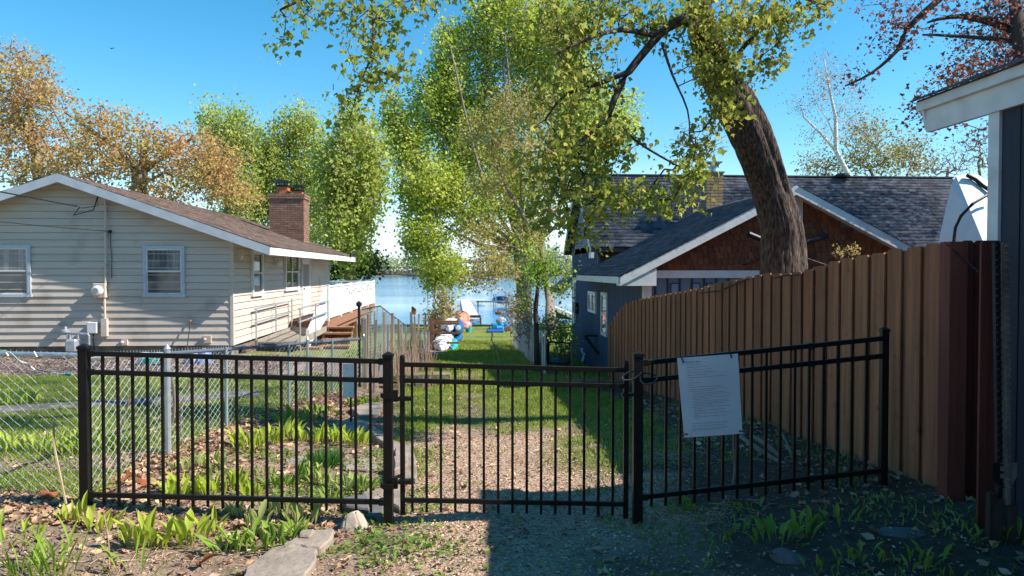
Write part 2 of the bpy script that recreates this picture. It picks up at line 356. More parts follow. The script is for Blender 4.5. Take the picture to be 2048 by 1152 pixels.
# ------------------------------------------------------------------ ground
def seg_dist(x, y, pts):
    best = np.full(np.shape(x), 1e9); side = np.zeros(np.shape(x))
    for (ax, ay), (bx, by) in zip(pts[:-1], pts[1:]):
        dx, dy = bx - ax, by - ay; t = np.clip(((x - ax) * dx + (y - ay) * dy) / (dx * dx + dy * dy), 0, 1)
        d = np.hypot(x - ax - t * dx, y - ay - t * dy); best = np.minimum(best, d)
    return best
EL = [(0, -.35), (5.6, -.42), (6.8, -.52), (8.4, -.75), (12, -1.05), (17, -1.3), (21, -.95), (25, -.5), (32, -.6), (40, -2.0), (60, -3)]
ER = [(0, 2.4), (5.6, 2.2), (9, 2.4), (13, 2.5), (17, 1.75), (22, 1.7), (28, 1.75), (36, 2.2), (45, 3.5), (60, 6)]
elx = lambda y: np.interp(y, [a for a, b in EL], [b for a, b in EL])
erx = lambda y: np.interp(y, [a for a, b in ER], [b for a, b in ER])
CF = [(-2.86, 5.75), (-2.98, 7.6), (-2.75, 9.6), (-2.42, 11.5), (-1.95, 14.3)]       # line of the receding chain-link fence
cfx = lambda y: np.interp(y, [b for a, b in CF], [a for a, b in CF])
def zones(x, y):
    n1 = vn(x, y, .6, 1); n2 = vn(x, y, .18, 2); n3 = vn(x, y, 2.2, 4)
    wob = (n1 - .5) * .5 + (n2 - .5) * .3
    onpath = sm(-.12, .12, x - elx(y) + wob * .4) * sm(-.15, .15, erx(y) - x + wob * .5)
    far = sm(9.0, 10.6, y + wob * 2.2 - np.abs(x - .4) * .2)
    edge = sm(6.6, 8.4, y + wob * 1.5) * (sm(.35, 1.1, np.abs(x - .35) + wob * .5))
    grass = onpath * np.clip(far + edge * .8, 0, 1)
    n4 = vn(x, y, .38, 21); worn = np.exp(-((x - .12) / .28) ** 2) * sm(17.5, 15.5, y) * sm(.40, .62, n1 + .15) * .75
    worn = np.maximum(worn, np.exp(-((x - .1) / .3) ** 2 - ((y - 16.3) / .8) ** 2))
    grass = grass * (1 - worn) * (1 - .75 * sm(.60, .80, n4) * sm(15, 9, y))
    leftyard = sm(.05, -.1, x - cfx(np.clip(y, 5.75, 14.3))) * sm(5.9, 6.3, y + wob) * sm(14.6, 14.1, y + wob)
    bed2 = sm(.45, .25, np.abs(y - 7.35 + (n1 - .5))) * (x < -2.9)
    leftyard = leftyard * (1 - bed2 * .8)
    lake = sm(25, 29, y + wob) * (1 - onpath) * sm(.25, .4, n1 + .3)
    mid = sm(17, 19, y) * (x < elx(y) - 1.2) * .8
    right = (x > 2.0) * sm(15, 17, y) * .9
    grass = np.clip(np.maximum.reduce([grass, leftyard, lake, mid, right]), 0, 1)
    grass = grass * (1 - sm(51.3, 52.0, y))
    chips = sm(-.1, .15, x - elx(y) + wob * .5) * (1 - .7 * sm(.2, 1.0, x) * sm(5.7, 5.0, y + wob)) * sm(.1, -.3, x - 1.9 + wob) * sm(10.4, 8.2, y + wob * 2)  # chips thinned in the near right to deepen the shade there
    gravel = (x < -3.3) * sm(14.2, 14.7, y + wob) * sm(19, 18, y)
    beach = sm(51.0, 51.8, y + wob)
    return grass, np.clip(chips * (1 - grass), 0, 1), np.clip(gravel + beach, 0, 1)
gx = np.concatenate([np.linspace(-320, -16, 12)[:-1], np.linspace(-16, -4.2, 80)[:-1], np.linspace(-4.2, 4.4, 150)[:-1], np.linspace(4.4, 16, 40)[:-1], np.linspace(16, 320, 12)])
gy = np.concatenate([np.linspace(-40, 2.2, 12)[:-1], np.linspace(2.2, 9.5, 150)[:-1], np.linspace(9.5, 22, 150)[:-1], np.linspace(22, 60, 150)[:-1], np.linspace(60, 75, 4)])
X, Y = np.meshgrid(gx, gy); Z = gz(X, Y)
nx, ny = len(gx), len(gy); idx = np.arange(nx * ny).reshape(ny, nx)
Fq = np.stack([idx[:-1, :-1], idx[:-1, 1:], idx[1:, 1:], idx[1:, :-1]], -1).reshape(-1, 4)
gm = bpy.data.materials.new('ground'); gm.use_nodes = True
def ground_mat(m):
    n = m.node_tree.nodes; L = m.node_tree.links; b = n['Principled BSDF']; b.inputs['Roughness'].default_value = .95; b.inputs['Specular IOR Level'].default_value = .15
    tc = n.new('ShaderNodeTexCoord'); at = n.new('ShaderNodeVertexColor'); at.layer_name = 'zone'
    sp = n.new('ShaderNodeSeparateColor'); L.new(at.outputs[0], sp.inputs[0])
    def noisemix(c1, c2, sc, lo=.35, hi=.65):
        no = n.new('ShaderNodeTexNoise'); no.inputs['Scale'].default_value = sc; no.inputs['Detail'].default_value = 8; L.new(tc.outputs['Object'], no.inputs['Vector'])
        mr = n.new('ShaderNodeMapRange'); mr.inputs['From Min'].default_value = lo; mr.inputs['From Max'].default_value = hi; L.new(no.outputs['Fac'], mr.inputs['Value'])
        mx = n.new('ShaderNodeMix'); mx.data_type = 'RGBA'; L.new(mr.outputs[0], mx.inputs['Factor'])
        for i, c in ((6, c1), (7, c2)):
            if isinstance(c, tuple): mx.inputs[i].default_value = (*c, 1)
            else: L.new(c, mx.inputs[i])
        return mx.outputs[2]
    def mix(f, a, c):
        mx = n.new('ShaderNodeMix'); mx.data_type = 'RGBA'; L.new(f, mx.inputs['Factor']); L.new(a, mx.inputs[6]); L.new(c, mx.inputs[7]); return mx.outputs[2]
    soil = noisemix((.17, .115, .085), (.30, .215, .165), 9)
    soil = noisemix(soil, (.34, .26, .20), 70, .55, .72)
    gr = noisemix((.12, .18, .03), (.20, .25, .055), 3); gr = noisemix(gr, (.27, .23, .11), 5, .5, .72); gr = noisemix(gr, (.25, .22, .10), 26, .55, .75)
    chip = noisemix((.34, .22, .155), (.52, .38, .28), 60, .4, .6); chip = noisemix(chip, (.17, .11, .08), 24, .52, .7)
    grav = noisemix((.20, .14, .115), (.36, .28, .24), 45, .4, .6)
    hum_shade = noisemix((.04, .028, .022), (.075, .052, .04), 12); soil = mix(at.outputs[1], hum_shade, soil)  # dark soil: right bed, plus shade painted into the right foreground
    c = mix(sp.outputs[1], soil, chip); c = mix(sp.outputs[2], c, grav); c = mix(sp.outputs[0], c, gr)
    L.new(c, b.inputs['Base Color'])
    bn = n.new('ShaderNodeTexNoise'); bn.inputs['Scale'].default_value = 45; bn.inputs['Detail'].default_value = 8; L.new(tc.outputs['Object'], bn.inputs['Vector'])
    bu = n.new('ShaderNodeBump'); bu.inputs['Strength'].default_value = .8; bu.inputs['Distance'].default_value = .03; L.new(bn.outputs['Fac'], bu.inputs['Height']); L.new(bu.outputs[0], b.inputs['Normal'])
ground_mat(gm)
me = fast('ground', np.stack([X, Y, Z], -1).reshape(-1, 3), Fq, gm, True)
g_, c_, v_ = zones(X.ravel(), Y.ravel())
ca = me.color_attributes.new('zone', 'FLOAT_COLOR', 'POINT'); ca.data.foreach_set('color', np.stack([g_, c_, v_, 1 - .85 * sm(.9, 1.7, X.ravel() + (vn(X.ravel(), Y.ravel(), .5, 33) - .5) * .8) * (Y.ravel() < 15) * 1.0 - .6 * sm(.2, .9, X.ravel()) * (1 - sm(.9, 1.7, X.ravel())) * sm(5.6, 5.0, Y.ravel() + (vn(X.ravel(), Y.ravel(), .4, 34) - .5))], -1).astype(np.float32).ravel())  # alpha: dark bed soil at right, and painted shade in the near right
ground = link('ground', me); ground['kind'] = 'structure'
# concrete garden walk in the left yard
mb = MB()
wp = [onZ(-260, 832, .06), onZ(120, 812, .05), onZ(345, 797, .03), onZ(520, 789, 0.0)]
for i in range(3):
    a, b_ = wp[i], wp[i + 1]; u = (b_ - a); u.z = 0; u.normalize(); nrm = Vector((-u.y, u.x, 0)) * .27
    a2, b2 = a + u * .01, b_ - u * .01
    za, zb = gf(a.x, a.y) + .035, gf(b_.x, b_.y) + .035
    mb.prism([(a2.x - nrm.x, a2.y - nrm.y, za), (b2.x - nrm.x, b2.y - nrm.y, zb), (b2.x + nrm.x, b2.y + nrm.y, zb), (a2.x + nrm.x, a2.y + nrm.y, za)], (0, 0, -.15))
mb.build('garden_walk', concrete)['kind'] = 'structure'

# water
wm = bpy.data.materials.new('lake_water'); wm.use_nodes = True
n = wm.node_tree.nodes; L = wm.node_tree.links; b = n['Principled BSDF']
b.inputs['Base Color'].default_value = (.03, .22, .48, 1); b.inputs['IOR'].default_value = 1.33; b.inputs['Specular IOR Level'].default_value = .5
tc = n.new('ShaderNodeTexCoord')
mp = n.new('ShaderNodeMapping'); mp.inputs['Scale'].default_value = (.5, 1.6, 1); L.new(tc.outputs['Object'], mp.inputs[0])
no = n.new('ShaderNodeTexNoise'); no.inputs['Scale'].default_value = 1.6; no.inputs['Detail'].default_value = 5; L.new(mp.outputs[0], no.inputs['Vector'])
mp2 = n.new('ShaderNodeMapping'); mp2.inputs['Scale'].default_value = (.0022, .016, 1); L.new(tc.outputs['Object'], mp2.inputs[0])
n2 = n.new('ShaderNodeTexNoise'); n2.inputs['Scale'].default_value = 1; n2.inputs['Detail'].default_value = 3; L.new(mp2.outputs[0], n2.inputs['Vector'])
mr = n.new('ShaderNodeMapRange'); mr.inputs['From Min'].default_value = .42; mr.inputs['From Max'].default_value = .60; mr.inputs['To Min'].default_value = .06; mr.inputs['To Max'].default_value = .75
L.new(n2.outputs['Fac'], mr.inputs['Value'])
bu = n.new('ShaderNodeBump'); bu.inputs['Distance'].default_value = .12; L.new(mr.outputs[0], bu.inputs['Strength']); L.new(no.outputs['Fac'], bu.inputs['Height']); L.new(bu.outputs[0], b.inputs['Normal'])
b.inputs['Roughness'].default_value = .08
WZ = -1.75
MB().add([(-900, 46, WZ), (900, 46, WZ), (900, 520, WZ), (-900, 520, WZ)], [(0, 1, 2, 3)]).build('lake_water', wm)['kind'] = 'structure'
mb = MB(); k = 60
vs = []
for j, (yy, zz) in enumerate(((500, -2.6), (507, -1.5), (525, -.4), (560, 1.0), (1400, 2))):
    for i in range(k + 1):
        xx = -1200 + 2400 * i / k; vs.append((xx, yy + 6 * math.sin(i * 1.3) * (j < 3), zz))
mb.add(vs, [(j * (k + 1) + i, j * (k + 1) + i + 1, (j + 1) * (k + 1) + i + 1, (j + 1) * (k + 1) + i) for j in range(4) for i in range(k)])
mb.build('far_shore', M('shore_earth', (.10, .10, .07), .95, (.16, .14, .10), .05))['kind'] = 'structure'
# the wood across the lake
pts = []; n = 210
for i in range(n):
    cx = RNG.uniform(-290, 290); cy = RNG.uniform(507, 545); r = RNG.uniform(4.2, 7.5); h = RNG.uniform(7.5, 10.5)
    v = RNG.normal(size=(240, 3)); v /= np.linalg.norm(v, axis=1, keepdims=True); v *= RNG.random((240, 1)) ** .4
    hump = 1 + .28 * math.sin(cx * .05) + .15 * math.sin(cx * .13)
    pts.append(np.array([cx, cy, h * hump * .86 - 1.0 + (cy - 507) * .04]) + v * [r, r, h * hump])
pts = np.concatenate(pts); low = pts[:, 2] < 2.0
def leafmass(pts, size, m, name, label, cat):
    V, Fc = inst(QUAD_V, QUAD_F, pts, frames(RNG.normal(size=pts.shape)), size * RNG.uniform(.6, 1.3, len(pts)))
    return tag(link(name, fast(name, V, Fc, m)), label, cat, kind='stuff')
leafmass(pts[~low], 1.5, lf_far, 'far_woods', 'hazy olive woods lining the far shore of the lake', 'woods')
leafmass(pts[low], 1.4, lf_fardark, 'far_underwood', 'dark undergrowth at the waterline across the lake', 'undergrowth')

# unseen trees added behind the viewpoint to block sky and deepen the shade
n = 150; pp = []
for i in range(n):
    cx = -24 + 48 * i / n + RNG.uniform(-1, 1); cz = RNG.uniform(1.0, 9.0); v = RNG.normal(size=(60, 3)); v /= np.linalg.norm(v, axis=1, keepdims=True)
    pp.append(np.array([cx, RNG.uniform(-17, -12), cz]) + v * [2.2, 1.8, 1.7])
leafmass(np.concatenate(pp), .75, lf_ochre, 'sky_blocker_trees', 'unseen belt of trees added behind the viewpoint to block sky light', 'trees')
# ------------------------------------------------------------------ cream house on the left
YH = 18.2; CX = onY(465, 600, YH).x; HB = 31.0
house = thing('siding_house', 'cream clapboard house with brown shingle roof, brick chimney and white deck', 'house', (CX - 4, YH, 0))
Yr = YH - .38; EX = onY(540, 490, Yr).x; EZ = onY(540, 489, Yr).z; pk = onY(115, 342, Yr); PX, PZ = pk.x, pk.z
slope = (PZ - EZ) / (EX - PX); LX = 2 * PX - EX; WX = 2 * PX - CX
def roofz(x): return PZ - slope * abs(x - PX)
zb = onY(465, 691, YH).z; nrow = 25; ztop = roofz(CX) - .14
# solid wall core
mb = MB().prism([(WX, YH + .03, zb), (CX - .03, YH + .03, zb), (CX - .03, YH + .03, ztop - .0), (PX, YH + .03, PZ - .14), (WX, YH + .03, ztop)], (0, HB - YH - .03, 0))
mb.build('wall', siding, house)
wins = [(onY(287, 492, YH), onY(371, 594, YH)), (onY(-22, 490, YH), onY(64, 594, YH))]
exp = .1665
z = zb; i = 0
while z < PZ - .2:
    z1 = z + exp; xr = CX; xl = WX
    if z1 > ztop:
        t = (PZ - .14 - z) / slope; t2 = max((PZ - .14 - z1) / slope, .02)
        xr, xr1, xl, xl1 = min(CX, PX + t), min(CX, PX + t2), max(WX, PX - t), max(WX, PX - t2)
    else: xr1, xl1 = CX, WX
    lo, hi = YH - .026, YH + .002
    g_ = z + .009
    b = MB().add([(xl, lo, g_), (xr, lo, g_), (xr1, hi, z1 + .002), (xl1, hi, z1 + .002), (xl, YH + .03, g_), (xr, YH + .03, g_)], [(0, 1, 2, 3), (0, 4, 5, 1)])
    o = b.build('siding_board', siding, house)
    z = z1; i += 1
for i in range(int((ztop - zb) / exp) + 1):
    z = zb + i * exp; z1 = min(z + exp, ztop + .02)
    MB().add([(CX + .022, YH - .022, z + .009), (CX + .022, HB, z + .009), (CX - .004, HB, z1 + .002), (CX - .004, YH - .022, z1 + .002), (CX - .03, YH, z + .009), (CX - .03, HB, z + .009)], [(0, 1, 2, 3), (0, 4, 5, 1)]).build('siding_board', siding, house)
MB().box(CX - .045, CX + .028, YH - .032, YH + .04, zb, ztop + .03).build('corner_trim', siding, house)
MB().box(WX + .05, CX - .05, YH + .05, HB - .05, -1.6, zb - .004).build('foundation', concrete, house)
# roof: deck slab, shingle tabs in courses, fascia, soffit
def roof_tabs(name, O, U, V_, nu, nv, expo, tab, thick, m, parent, clip=None):
    """courses of shingle tabs: O eave corner, U along the eave, V_ up the slope"""
    U = Vector(U); V_ = Vector(V_); N = U.cross(V_).normalized()
    if N.z < 0: N = -N
    A = []; Fs = []; lu = U.length; u = U.normalized(); lv = V_.length; v = V_.normalized()
    ncr = int(lv / expo)
    for r in range(ncr):
        x = -random.random() * tab
        while x < lu:
            wdt = tab * random.choice((.6, .8, 1, 1, 1.3)); x0, x1 = max(x, 0), min(x + wdt - .006, lu); x += wdt
            if x1 - x0 < .02: continue
            if clip and not clip(O + u * ((x0 + x1) / 2) + v * (r * expo + .05)): continue
            t = thick * random.uniform(.6, 1.5); y0 = r * expo - random.random() * .008; y1 = min((r + 1) * expo + .03, lv)
            q = [O + u * x0 + v * y0, O + u * x1 + v * y0, O + u * x1 + v * y1, O + u * x0 + v * y1]
            b = len(A); A += [q[0] + N * t, q[1] + N * t, q[2] + N * .002, q[3] + N * .002, q[0], q[1]]
            Fs += [(b, b + 1, b + 2, b + 3), (b, b + 4, b + 5, b + 1)]
    o = link(name, fast(name, [tuple(a) for a in A], Fs, m), parent); o['kind'] = 'stuff'; return o
HR = onX(710, 515, EX).y
mb = MB().prism([(EX, Yr, EZ - .05), (PX, Yr, PZ - .05), (LX, Yr, EZ - .05), (LX, Yr, EZ - .12), (PX, Yr, PZ - .12), (EX, Yr, EZ - .12)], (0, HR - Yr, 0))
mb.build('roof', asph_brown, house)
roof_tabs('roof_shingles', Vector((EX + .03, Yr - .03, EZ - .05)), (0, HR - Yr + .05, 0), (PX - EX - .03, 0, PZ - EZ), 0, 0, .14, .30, .012, asph_brown, house)
roof_tabs('roof_shingles', Vector((LX - .03, Yr - .03, EZ - .05)), (0, 3.5, 0), (PX - LX + .03, 0, PZ - EZ), 0, 0, .14, .30, .012, asph_brown, house)
fa = .20
for sgn in (1, -1):
    ex = EX if sgn > 0 else LX
    MB().prism([(PX, Yr - .03, PZ - .052), (ex, Yr - .03, EZ - .052), (ex, Yr - .03, EZ - .052 - fa), (PX, Yr - .03, PZ - .052 - fa)], (0, .028, 0)).build('rake_board', bluewhite, house)
MB().box(EX - .02, EX + .012, Yr + .002, HR, EZ - .24, EZ - .055).build('fascia', brightwhite, house)
MB().prism([(EX - .02, Yr, EZ - .20), (CX, Yr, ztop + .02), (CX, Yr, ztop + .05), (EX - .02, Yr, EZ - .17)], (0, HR - Yr, 0)).build('soffit', white, house)
MB().prism([(CX, Yr, ztop), (PX, Yr, PZ - .16), (WX, Yr, ztop), (WX, Yr, ztop + .04), (PX, Yr, PZ - .12), (CX, Yr, ztop + .04)], (0, .49, 0)).build('soffit', bluewhite, house)
# windows
def sash_window(a, b_, parent, plane='Y', out=-1, split=1, mull=False):
    """a top-left, b_ bottom-right corner on the wall plane"""
    def bx(u0, u1, z0, z1, d0, d1, mt, nm, par, bev=0):
        q = MB()
        if plane == 'Y': q.box(u0, u1, a.y + out * d1, a.y + out * d0, z0, z1)
        else: q.box(a.x + out * d1 if out < 0 else a.x + out * d0, a.x + out * d0 if out < 0 else a.x + out * d1, u0, u1, z0, z1)
        return q.build(nm, mt, par)
    ua, ub = (a.x, b_.x) if plane == 'Y' else (a.y, b_.y)
    z1, z0 = a.z, b_.z; f = .07 * min(1, (ub - ua))
    fr = MB()
    for q in ((ua, ub, z1 - f, z1), (ua - .02, ub + .02, z0, z0 + f), (ua, ua + f, z0 + f, z1 - f), (ub - f, ub, z0 + f, z1 - f)):
        if plane == 'Y': fr.box(q[0], q[1], a.y + out * .055, a.y + .02, q[2], q[3])
        else: fr.box(a.x - .02, a.x + .055, q[0], q[1], q[2], q[3])
    win = fr.build('window', bluewhite if plane == 'Y' else white, parent)
    zm = (z0 + z1) / 2; s = .035
    for (s0, s1, dd) in ((zm - .01, z1 - f, .03), (z0 + f, zm + .02, .018)):
        q = MB()
        for r in ((ua + f, ub - f, s1 - s, s1), (ua + f, ub - f, s0, s0 + s), (ua + f, ua + f + s, s0 + s, s1 - s), (ub - f - s, ub - f, s0 + s, s1 - s)):
            if plane == 'Y': q.box(r[0], r[1], a.y - dd - .012, a.y - dd + .02, r[2], r[3])
            else: q.box(a.x + dd - .02, a.x + dd + .012, r[0], r[1], r[2], r[3])
        if mull:
            m0 = (ua + ub) / 2
            if plane == 'Y': q.box(m0 - .02, m0 + .02, a.y - dd - .01, a.y - dd + .02, s0 + s, s1 - s)
            else: q.box(a.x + dd - .02, a.x + dd + .01, m0 - .05, m0 + .05, s0 + s, s1 - s)
        q.build('sash', white, win)
        if plane == 'Y': MB().box(ua + f + s, ub - f - s, a.y - .024, a.y - .020, s0 + s, s1 - s).build('pane', glass, win)
        else: MB().box(a.x + .004, a.x + .008, ua + f + s, ub - f - s, s0 + s, s1 - s).build('pane', glass, win)
    return win
curtglass = M('curtained_glass', (.05, .07, .09), .06, (.16, .19, .22), 3.0, (6, 6, .25), lo=.45, hi=.6, spec=.9)
darkpane = M('dark_pane', (.03, .038, .05), .05, (.05, .06, .075), 3.0, spec=.9)
for a, b_ in wins:
    wn = sash_window(a, b_, house)
    pn = [c for c in wn.children if c.name.startswith('pane')]
    pn[0].data.materials[0] = curtglass; pn[1].data.materials[0] = darkpane
def sidew(x0, y0, x1, y1, **k): 
    a = onX(x0, y0, CX); b_ = onX(x1, y1, CX); z0 = onX((x0 + x1) / 2, y1, CX).z; a.z = onX((x0 + x1) / 2, y0, CX).z; b_.z = z0
    a.x = CX + .026; return sash_window(a, b_, house, 'X', 1, **k)
sidew(500, 501, 522, 592); sidew(567, 507, 595, 581, mull=True)
# side door with storm glass, frame
d0 = onX(602, 516, CX).y; d1 = onX(618, 516, CX).y; dzt = onX(610, 517, CX).z; dzb = .34
MB().box(CX, CX + .05, d0, d0 + .09, dzb, dzt).box(CX, CX + .05, d1 - .09, d1, dzb, dzt).box(CX, CX + .05, d0 + .09, d1 - .09, dzt - .08, dzt).build('door_frame', white, house)
door = MB().box(CX, CX + .03, d0 + .09, d1 - .09, dzb, dzt - .08).build('door', white, house)
dm = dzb + .95
MB().box(CX + .031, CX + .036, d0 + .2, d1 - .2, dm + .1, dzt - .2).build('pane', M('dull_pane', (.20, .14, .13), .3), door)
MB().box(CX + .031, CX + .036, d0 + .2, d1 - .2, dzb + .2, dm - .1).build('door_panel', M('door_grey', (.55, .55, .55), .5), door)
MB().lathe((CX + .07, d0 + .16, dm), [(.0, -.03), (.03, -.02), (.03, .02), (0, .03)], 8).build('handle', darkmetal, door)
# wall lamp, flood lamps, numbers by the door
q = P(0, 0, 1)
lp = onX(548, 520, CX); MB().box(CX + .018, CX + .05, lp.y - .06, lp.y + .06, lp.z - .06, lp.z + .06).lathe((CX + .14, lp.y, lp.z - .07), [(.09, -.09), (.10, 0), (.05, .07), (.02, .09)], 10).build('wall_lamp', white, house)
fl = onX(700, 508, EX); mb = MB().tube([(EX + .01, fl.y, fl.z), (EX + .09, fl.y, fl.z)], .02)
mb.tube([(EX + .05, fl.y - .25, fl.z - .05), (EX + .16, fl.y + .12, fl.z + .06)], [.045, .075], 10).build('flood_lamp', darkmetal, house)
fl = onX(472, 512, CX); MB().tube([(CX + .01, fl.y, fl.z + .03), (CX + .15, fl.y, fl.z - .04)], [.03, .06], 8).build('flood_lamp', white, house)
nb = MB()
for k, (yy, hh) in enumerate(((542, .16), (556, .22), (566, .16))):
    c = onX(597, yy, CX); nb.box(CX + .018, CX + .035, c.y - .16, c.y - .11, c.z - hh / 2, c.z + hh / 2).box(CX + .018, CX + .035, c.y + .10, c.y + .15, c.z - hh / 2, c.z + hh / 2).box(CX + .018, CX + .035, c.y - .16, c.y + .15, c.z + hh / 2 - .05, c.z + hh / 2)
nb.build('wall_ornament', darkmetal, house)
# service mast, meter, boxes
c0 = onY(211, 396, YH - .08); c1 = onY(211, 572, YH - .08)
mast = MB().tube([c0, c1], .028, 10).tube([c0 + Vector((0, 0, 0)), c0 + Vector((-.03, -.1, .08)), c0 + Vector((-.1, -.16, .02))], .032, 8).build('service_mast', siding, house)
for yy in (420, 470, 530):
    c = onY(211, yy, YH - .05); MB().box(c.x - .05, c.x + .05, YH - .11, YH - .01, c.z - .015, c.z + .015).build('clamp', galv, mast)
c = onY(206, 581, YH); em = MB().box(c.x - .17, c.x + .11, YH - .14, YH - .01, c.z - .17, c.z + .17).build('electric_meter', siding, house, bevel=.01)
MB().lathe((c.x - .03, YH - .14, c.z), [(.105, -.02), (.12, -.03), (.12, -.10), (.10, -.16), (.06, -.17)], 20, 'y').build('meter_glass', M('meter_rim', (.75, .76, .78), .25), em)
MB().lathe((c.x - .03, YH - .314, c.z), [(.06, -.002), (.07, -.001), (.07, .0)], 16, 'y').build('meter_dial', M('meter_dial', (.28, .30, .34), .3), em)
c2 = onY(213, 672, YH); MB().tube([(c.x + .06, YH - .06, c.z - .17), (c2.x, YH - .06, c2.z + .35)], .025, 8).box(c2.x - .07, c2.x + .06, YH - .12, YH - .02, c2.z, c2.z + .42).build('conduit', siding, house)
c = onY(189, 655, YH); MB().box(c.x - .11, c.x + .11, YH - .14, YH - .02, c.z - .13, c.z + .13).build('utility_box', white, house, bevel=.01)
MB().tube([c + Vector((0, -.08, -.13)), c + Vector((.05, -.1, -.4)), c + Vector((.1, -.08, -.6))], .012, 6).tube([c + Vector((.03, -.08, -.13)), c + Vector((.0, -.09, -.3)), c + Vector((.04, -.08, -.6))], .009, 6).build('cable', darkmetal, house)
for (px_, py_, s) in ((251, 684, .07), (416, 678, .09)):
    c = onY(px_, py_, YH); MB().box(c.x - s, c.x + s, YH - .07, YH - .01, c.z - s, c.z + s * .9).lathe((c.x - s * .4, YH - .07, c.z), [(.02, 0), (.035, -.03), (.03, -.09), (.0, -.1)], 10, 'y').build('outlet_box', siding, house)
c = onY(222, 463, YH); MB().box(c.x - .03, c.x + .03, YH - .07, YH - .015, c.z - .03, c.z + .03).tube([c + Vector((0, -.04, 0)), c + Vector((.01, -.04, -.4)), c + Vector((.03, -.04, -.55)), c + Vector((.02, -.04, -1.1))], .007, 5).build('phone_line', darkmetal, house)
# chimney with single bricks
ch = MB(); CY = 27.5
cxl = onY(538.5, 440, CY).x; cxr = onY(607.5, 440, CY).x; czt = onY(575, 389, CY).z; cyb = CY + .95
ch.box(cxl + .012, cxr - .012, CY + .012, cyb, 2.2, czt - .02); chim = ch.build('chimney', mortar, house)
bm_ = MB().box(0, 1, 0, 1, 0, 1).mesh('brick', brick)
def place_bricks(x0, x1, y0, y1, z0, z1, parent, mesh, bl=.20, bh=.0675, dep=.05, skipz=None):
    r = 0; z = z1 - bh; g = .012
    while z > z0:
        off = (r % 2) * bl / 2; x = x0 - off
        while x < x1:
            a, b_ = max(x, x0), min(x + bl - g, x1)
            if b_ - a > .04 and not (skipz and z < skipz((a + b_) / 2, y0)):
                o = link('brick', mesh, parent); o.location = (a, y0 + random.uniform(-.003, .003), z + g); o.scale = (b_ - a, dep, bh - g)
            x += bl
        y = y0 + dep + g - off
        while y < y1:
            a, b_ = max(y, y0 + dep + g), min(y + bl - g, y1)
            if b_ - a > .04 and not (skipz and z < skipz(x1, (a + b_) / 2)):
                o = link('brick', mesh, parent); o.location = (x1 - dep + random.uniform(-.003, .003), a, z + g); o.scale = (dep, b_ - a, bh - g)
            y += bl
        z -= bh; r += 1
place_bricks(cxl, cxr, CY, cyb, 2.3, czt - .16, chim, bm_, bl=.26, bh=.078, skipz=lambda x, y: roofz(x) - .15)
place_bricks(cxl - .04, cxr + .04, CY - .04, cyb + .04, czt - .17, czt, chim, bm_, bl=.26, bh=.078)
MB().box(cxl - .03, cxr + .03, CY - .03, cyb + .03, czt - .002, czt + .03).build('chimney_crown', concrete, chim)
for (px0, px1, pt, pm, hz) in ((555, 577, 363, 374, .0), (590, 606, 372, 383, .0)):
    x0 = onY(px0, 380, CY + .4).x; x1 = onY(px1, 380, CY + .4).x; zm_ = onY(560, pm, CY + .4).z; zt = onY(560, pt, CY + .4).z; wv = x1 - x0
    fl_ = MB().box(x0, x1, CY + .25, CY + .25 + wv, czt + .03, zm_).build('flue', clay, chim)
    mb = MB().box(x0 - .03, x1 + .03, CY + .22, CY + .28 + wv, zm_ + .0, zm_ + .05)
    for xx in np.linspace(x0, x1, 5):
        for yy in (CY + .25, CY + .25 + wv): mb.box(xx - .008, xx + .008, yy - .008, yy + .008, zm_ + .05, zt - .03)
    cxm, cym = (x0 + x1) / 2, CY + .25 + wv / 2; q = wv * .78
    mb.add([(cxm - q, cym - q, zt - .03), (cxm + q, cym - q, zt - .03), (cxm + q, cym + q, zt - .03), (cxm - q, cym + q, zt - .03), (cxm - q * .55, cym - q * .55, zt + .04), (cxm + q * .55, cym - q * .55, zt + .04), (cxm + q * .55, cym + q * .55, zt + .04), (cxm - q * .55, cym + q * .55, zt + .04)],
           [(3, 2, 1, 0), (4, 5, 6, 7), (0, 1, 5, 4), (1, 2, 6, 5), (2, 3, 7, 6), (3, 0, 4, 7)])
    mb.build('chimney_cap', blackmetal, chim)
# ------------------------------------------------------------------ overhead wires
def wire(name, label, pts, r=.008, cat='cable', m=darkmetal):
    return tag(MB().tube(pts, r, 5).build(name, m), label, cat)
a = c0 + Vector((-.1, -.16, .02)); e = P(-60, 372, 12.5); k = onY(150, 412, YH - .6)
pts = [a, a + Vector((-.05, -.1, -.32)), a + Vector((-.45, -.2, -.45)), onY(160, 414, YH - .55), k] + [k.lerp(e, t) for t in (.25, .5, .75, 1)]
wire('service_cable', 'black service cable drooping to the mast under the cream gable', pts, .014)
wire('service_cable', 'thin bare wire looping just above the drooping service cable', [c0 + Vector((-.1, -.16, 0)), onY(195, 412, YH - .4), onY(165, 416, YH - .4), k + Vector((0, .02, .02))], .009)
wire('telephone_wire', 'thin telephone wire crossing the cream gable to a small grey clip', [onY(222, 463, YH - .06), onY(120, 455, YH - .8), P(-40, 440, 13)], .008)
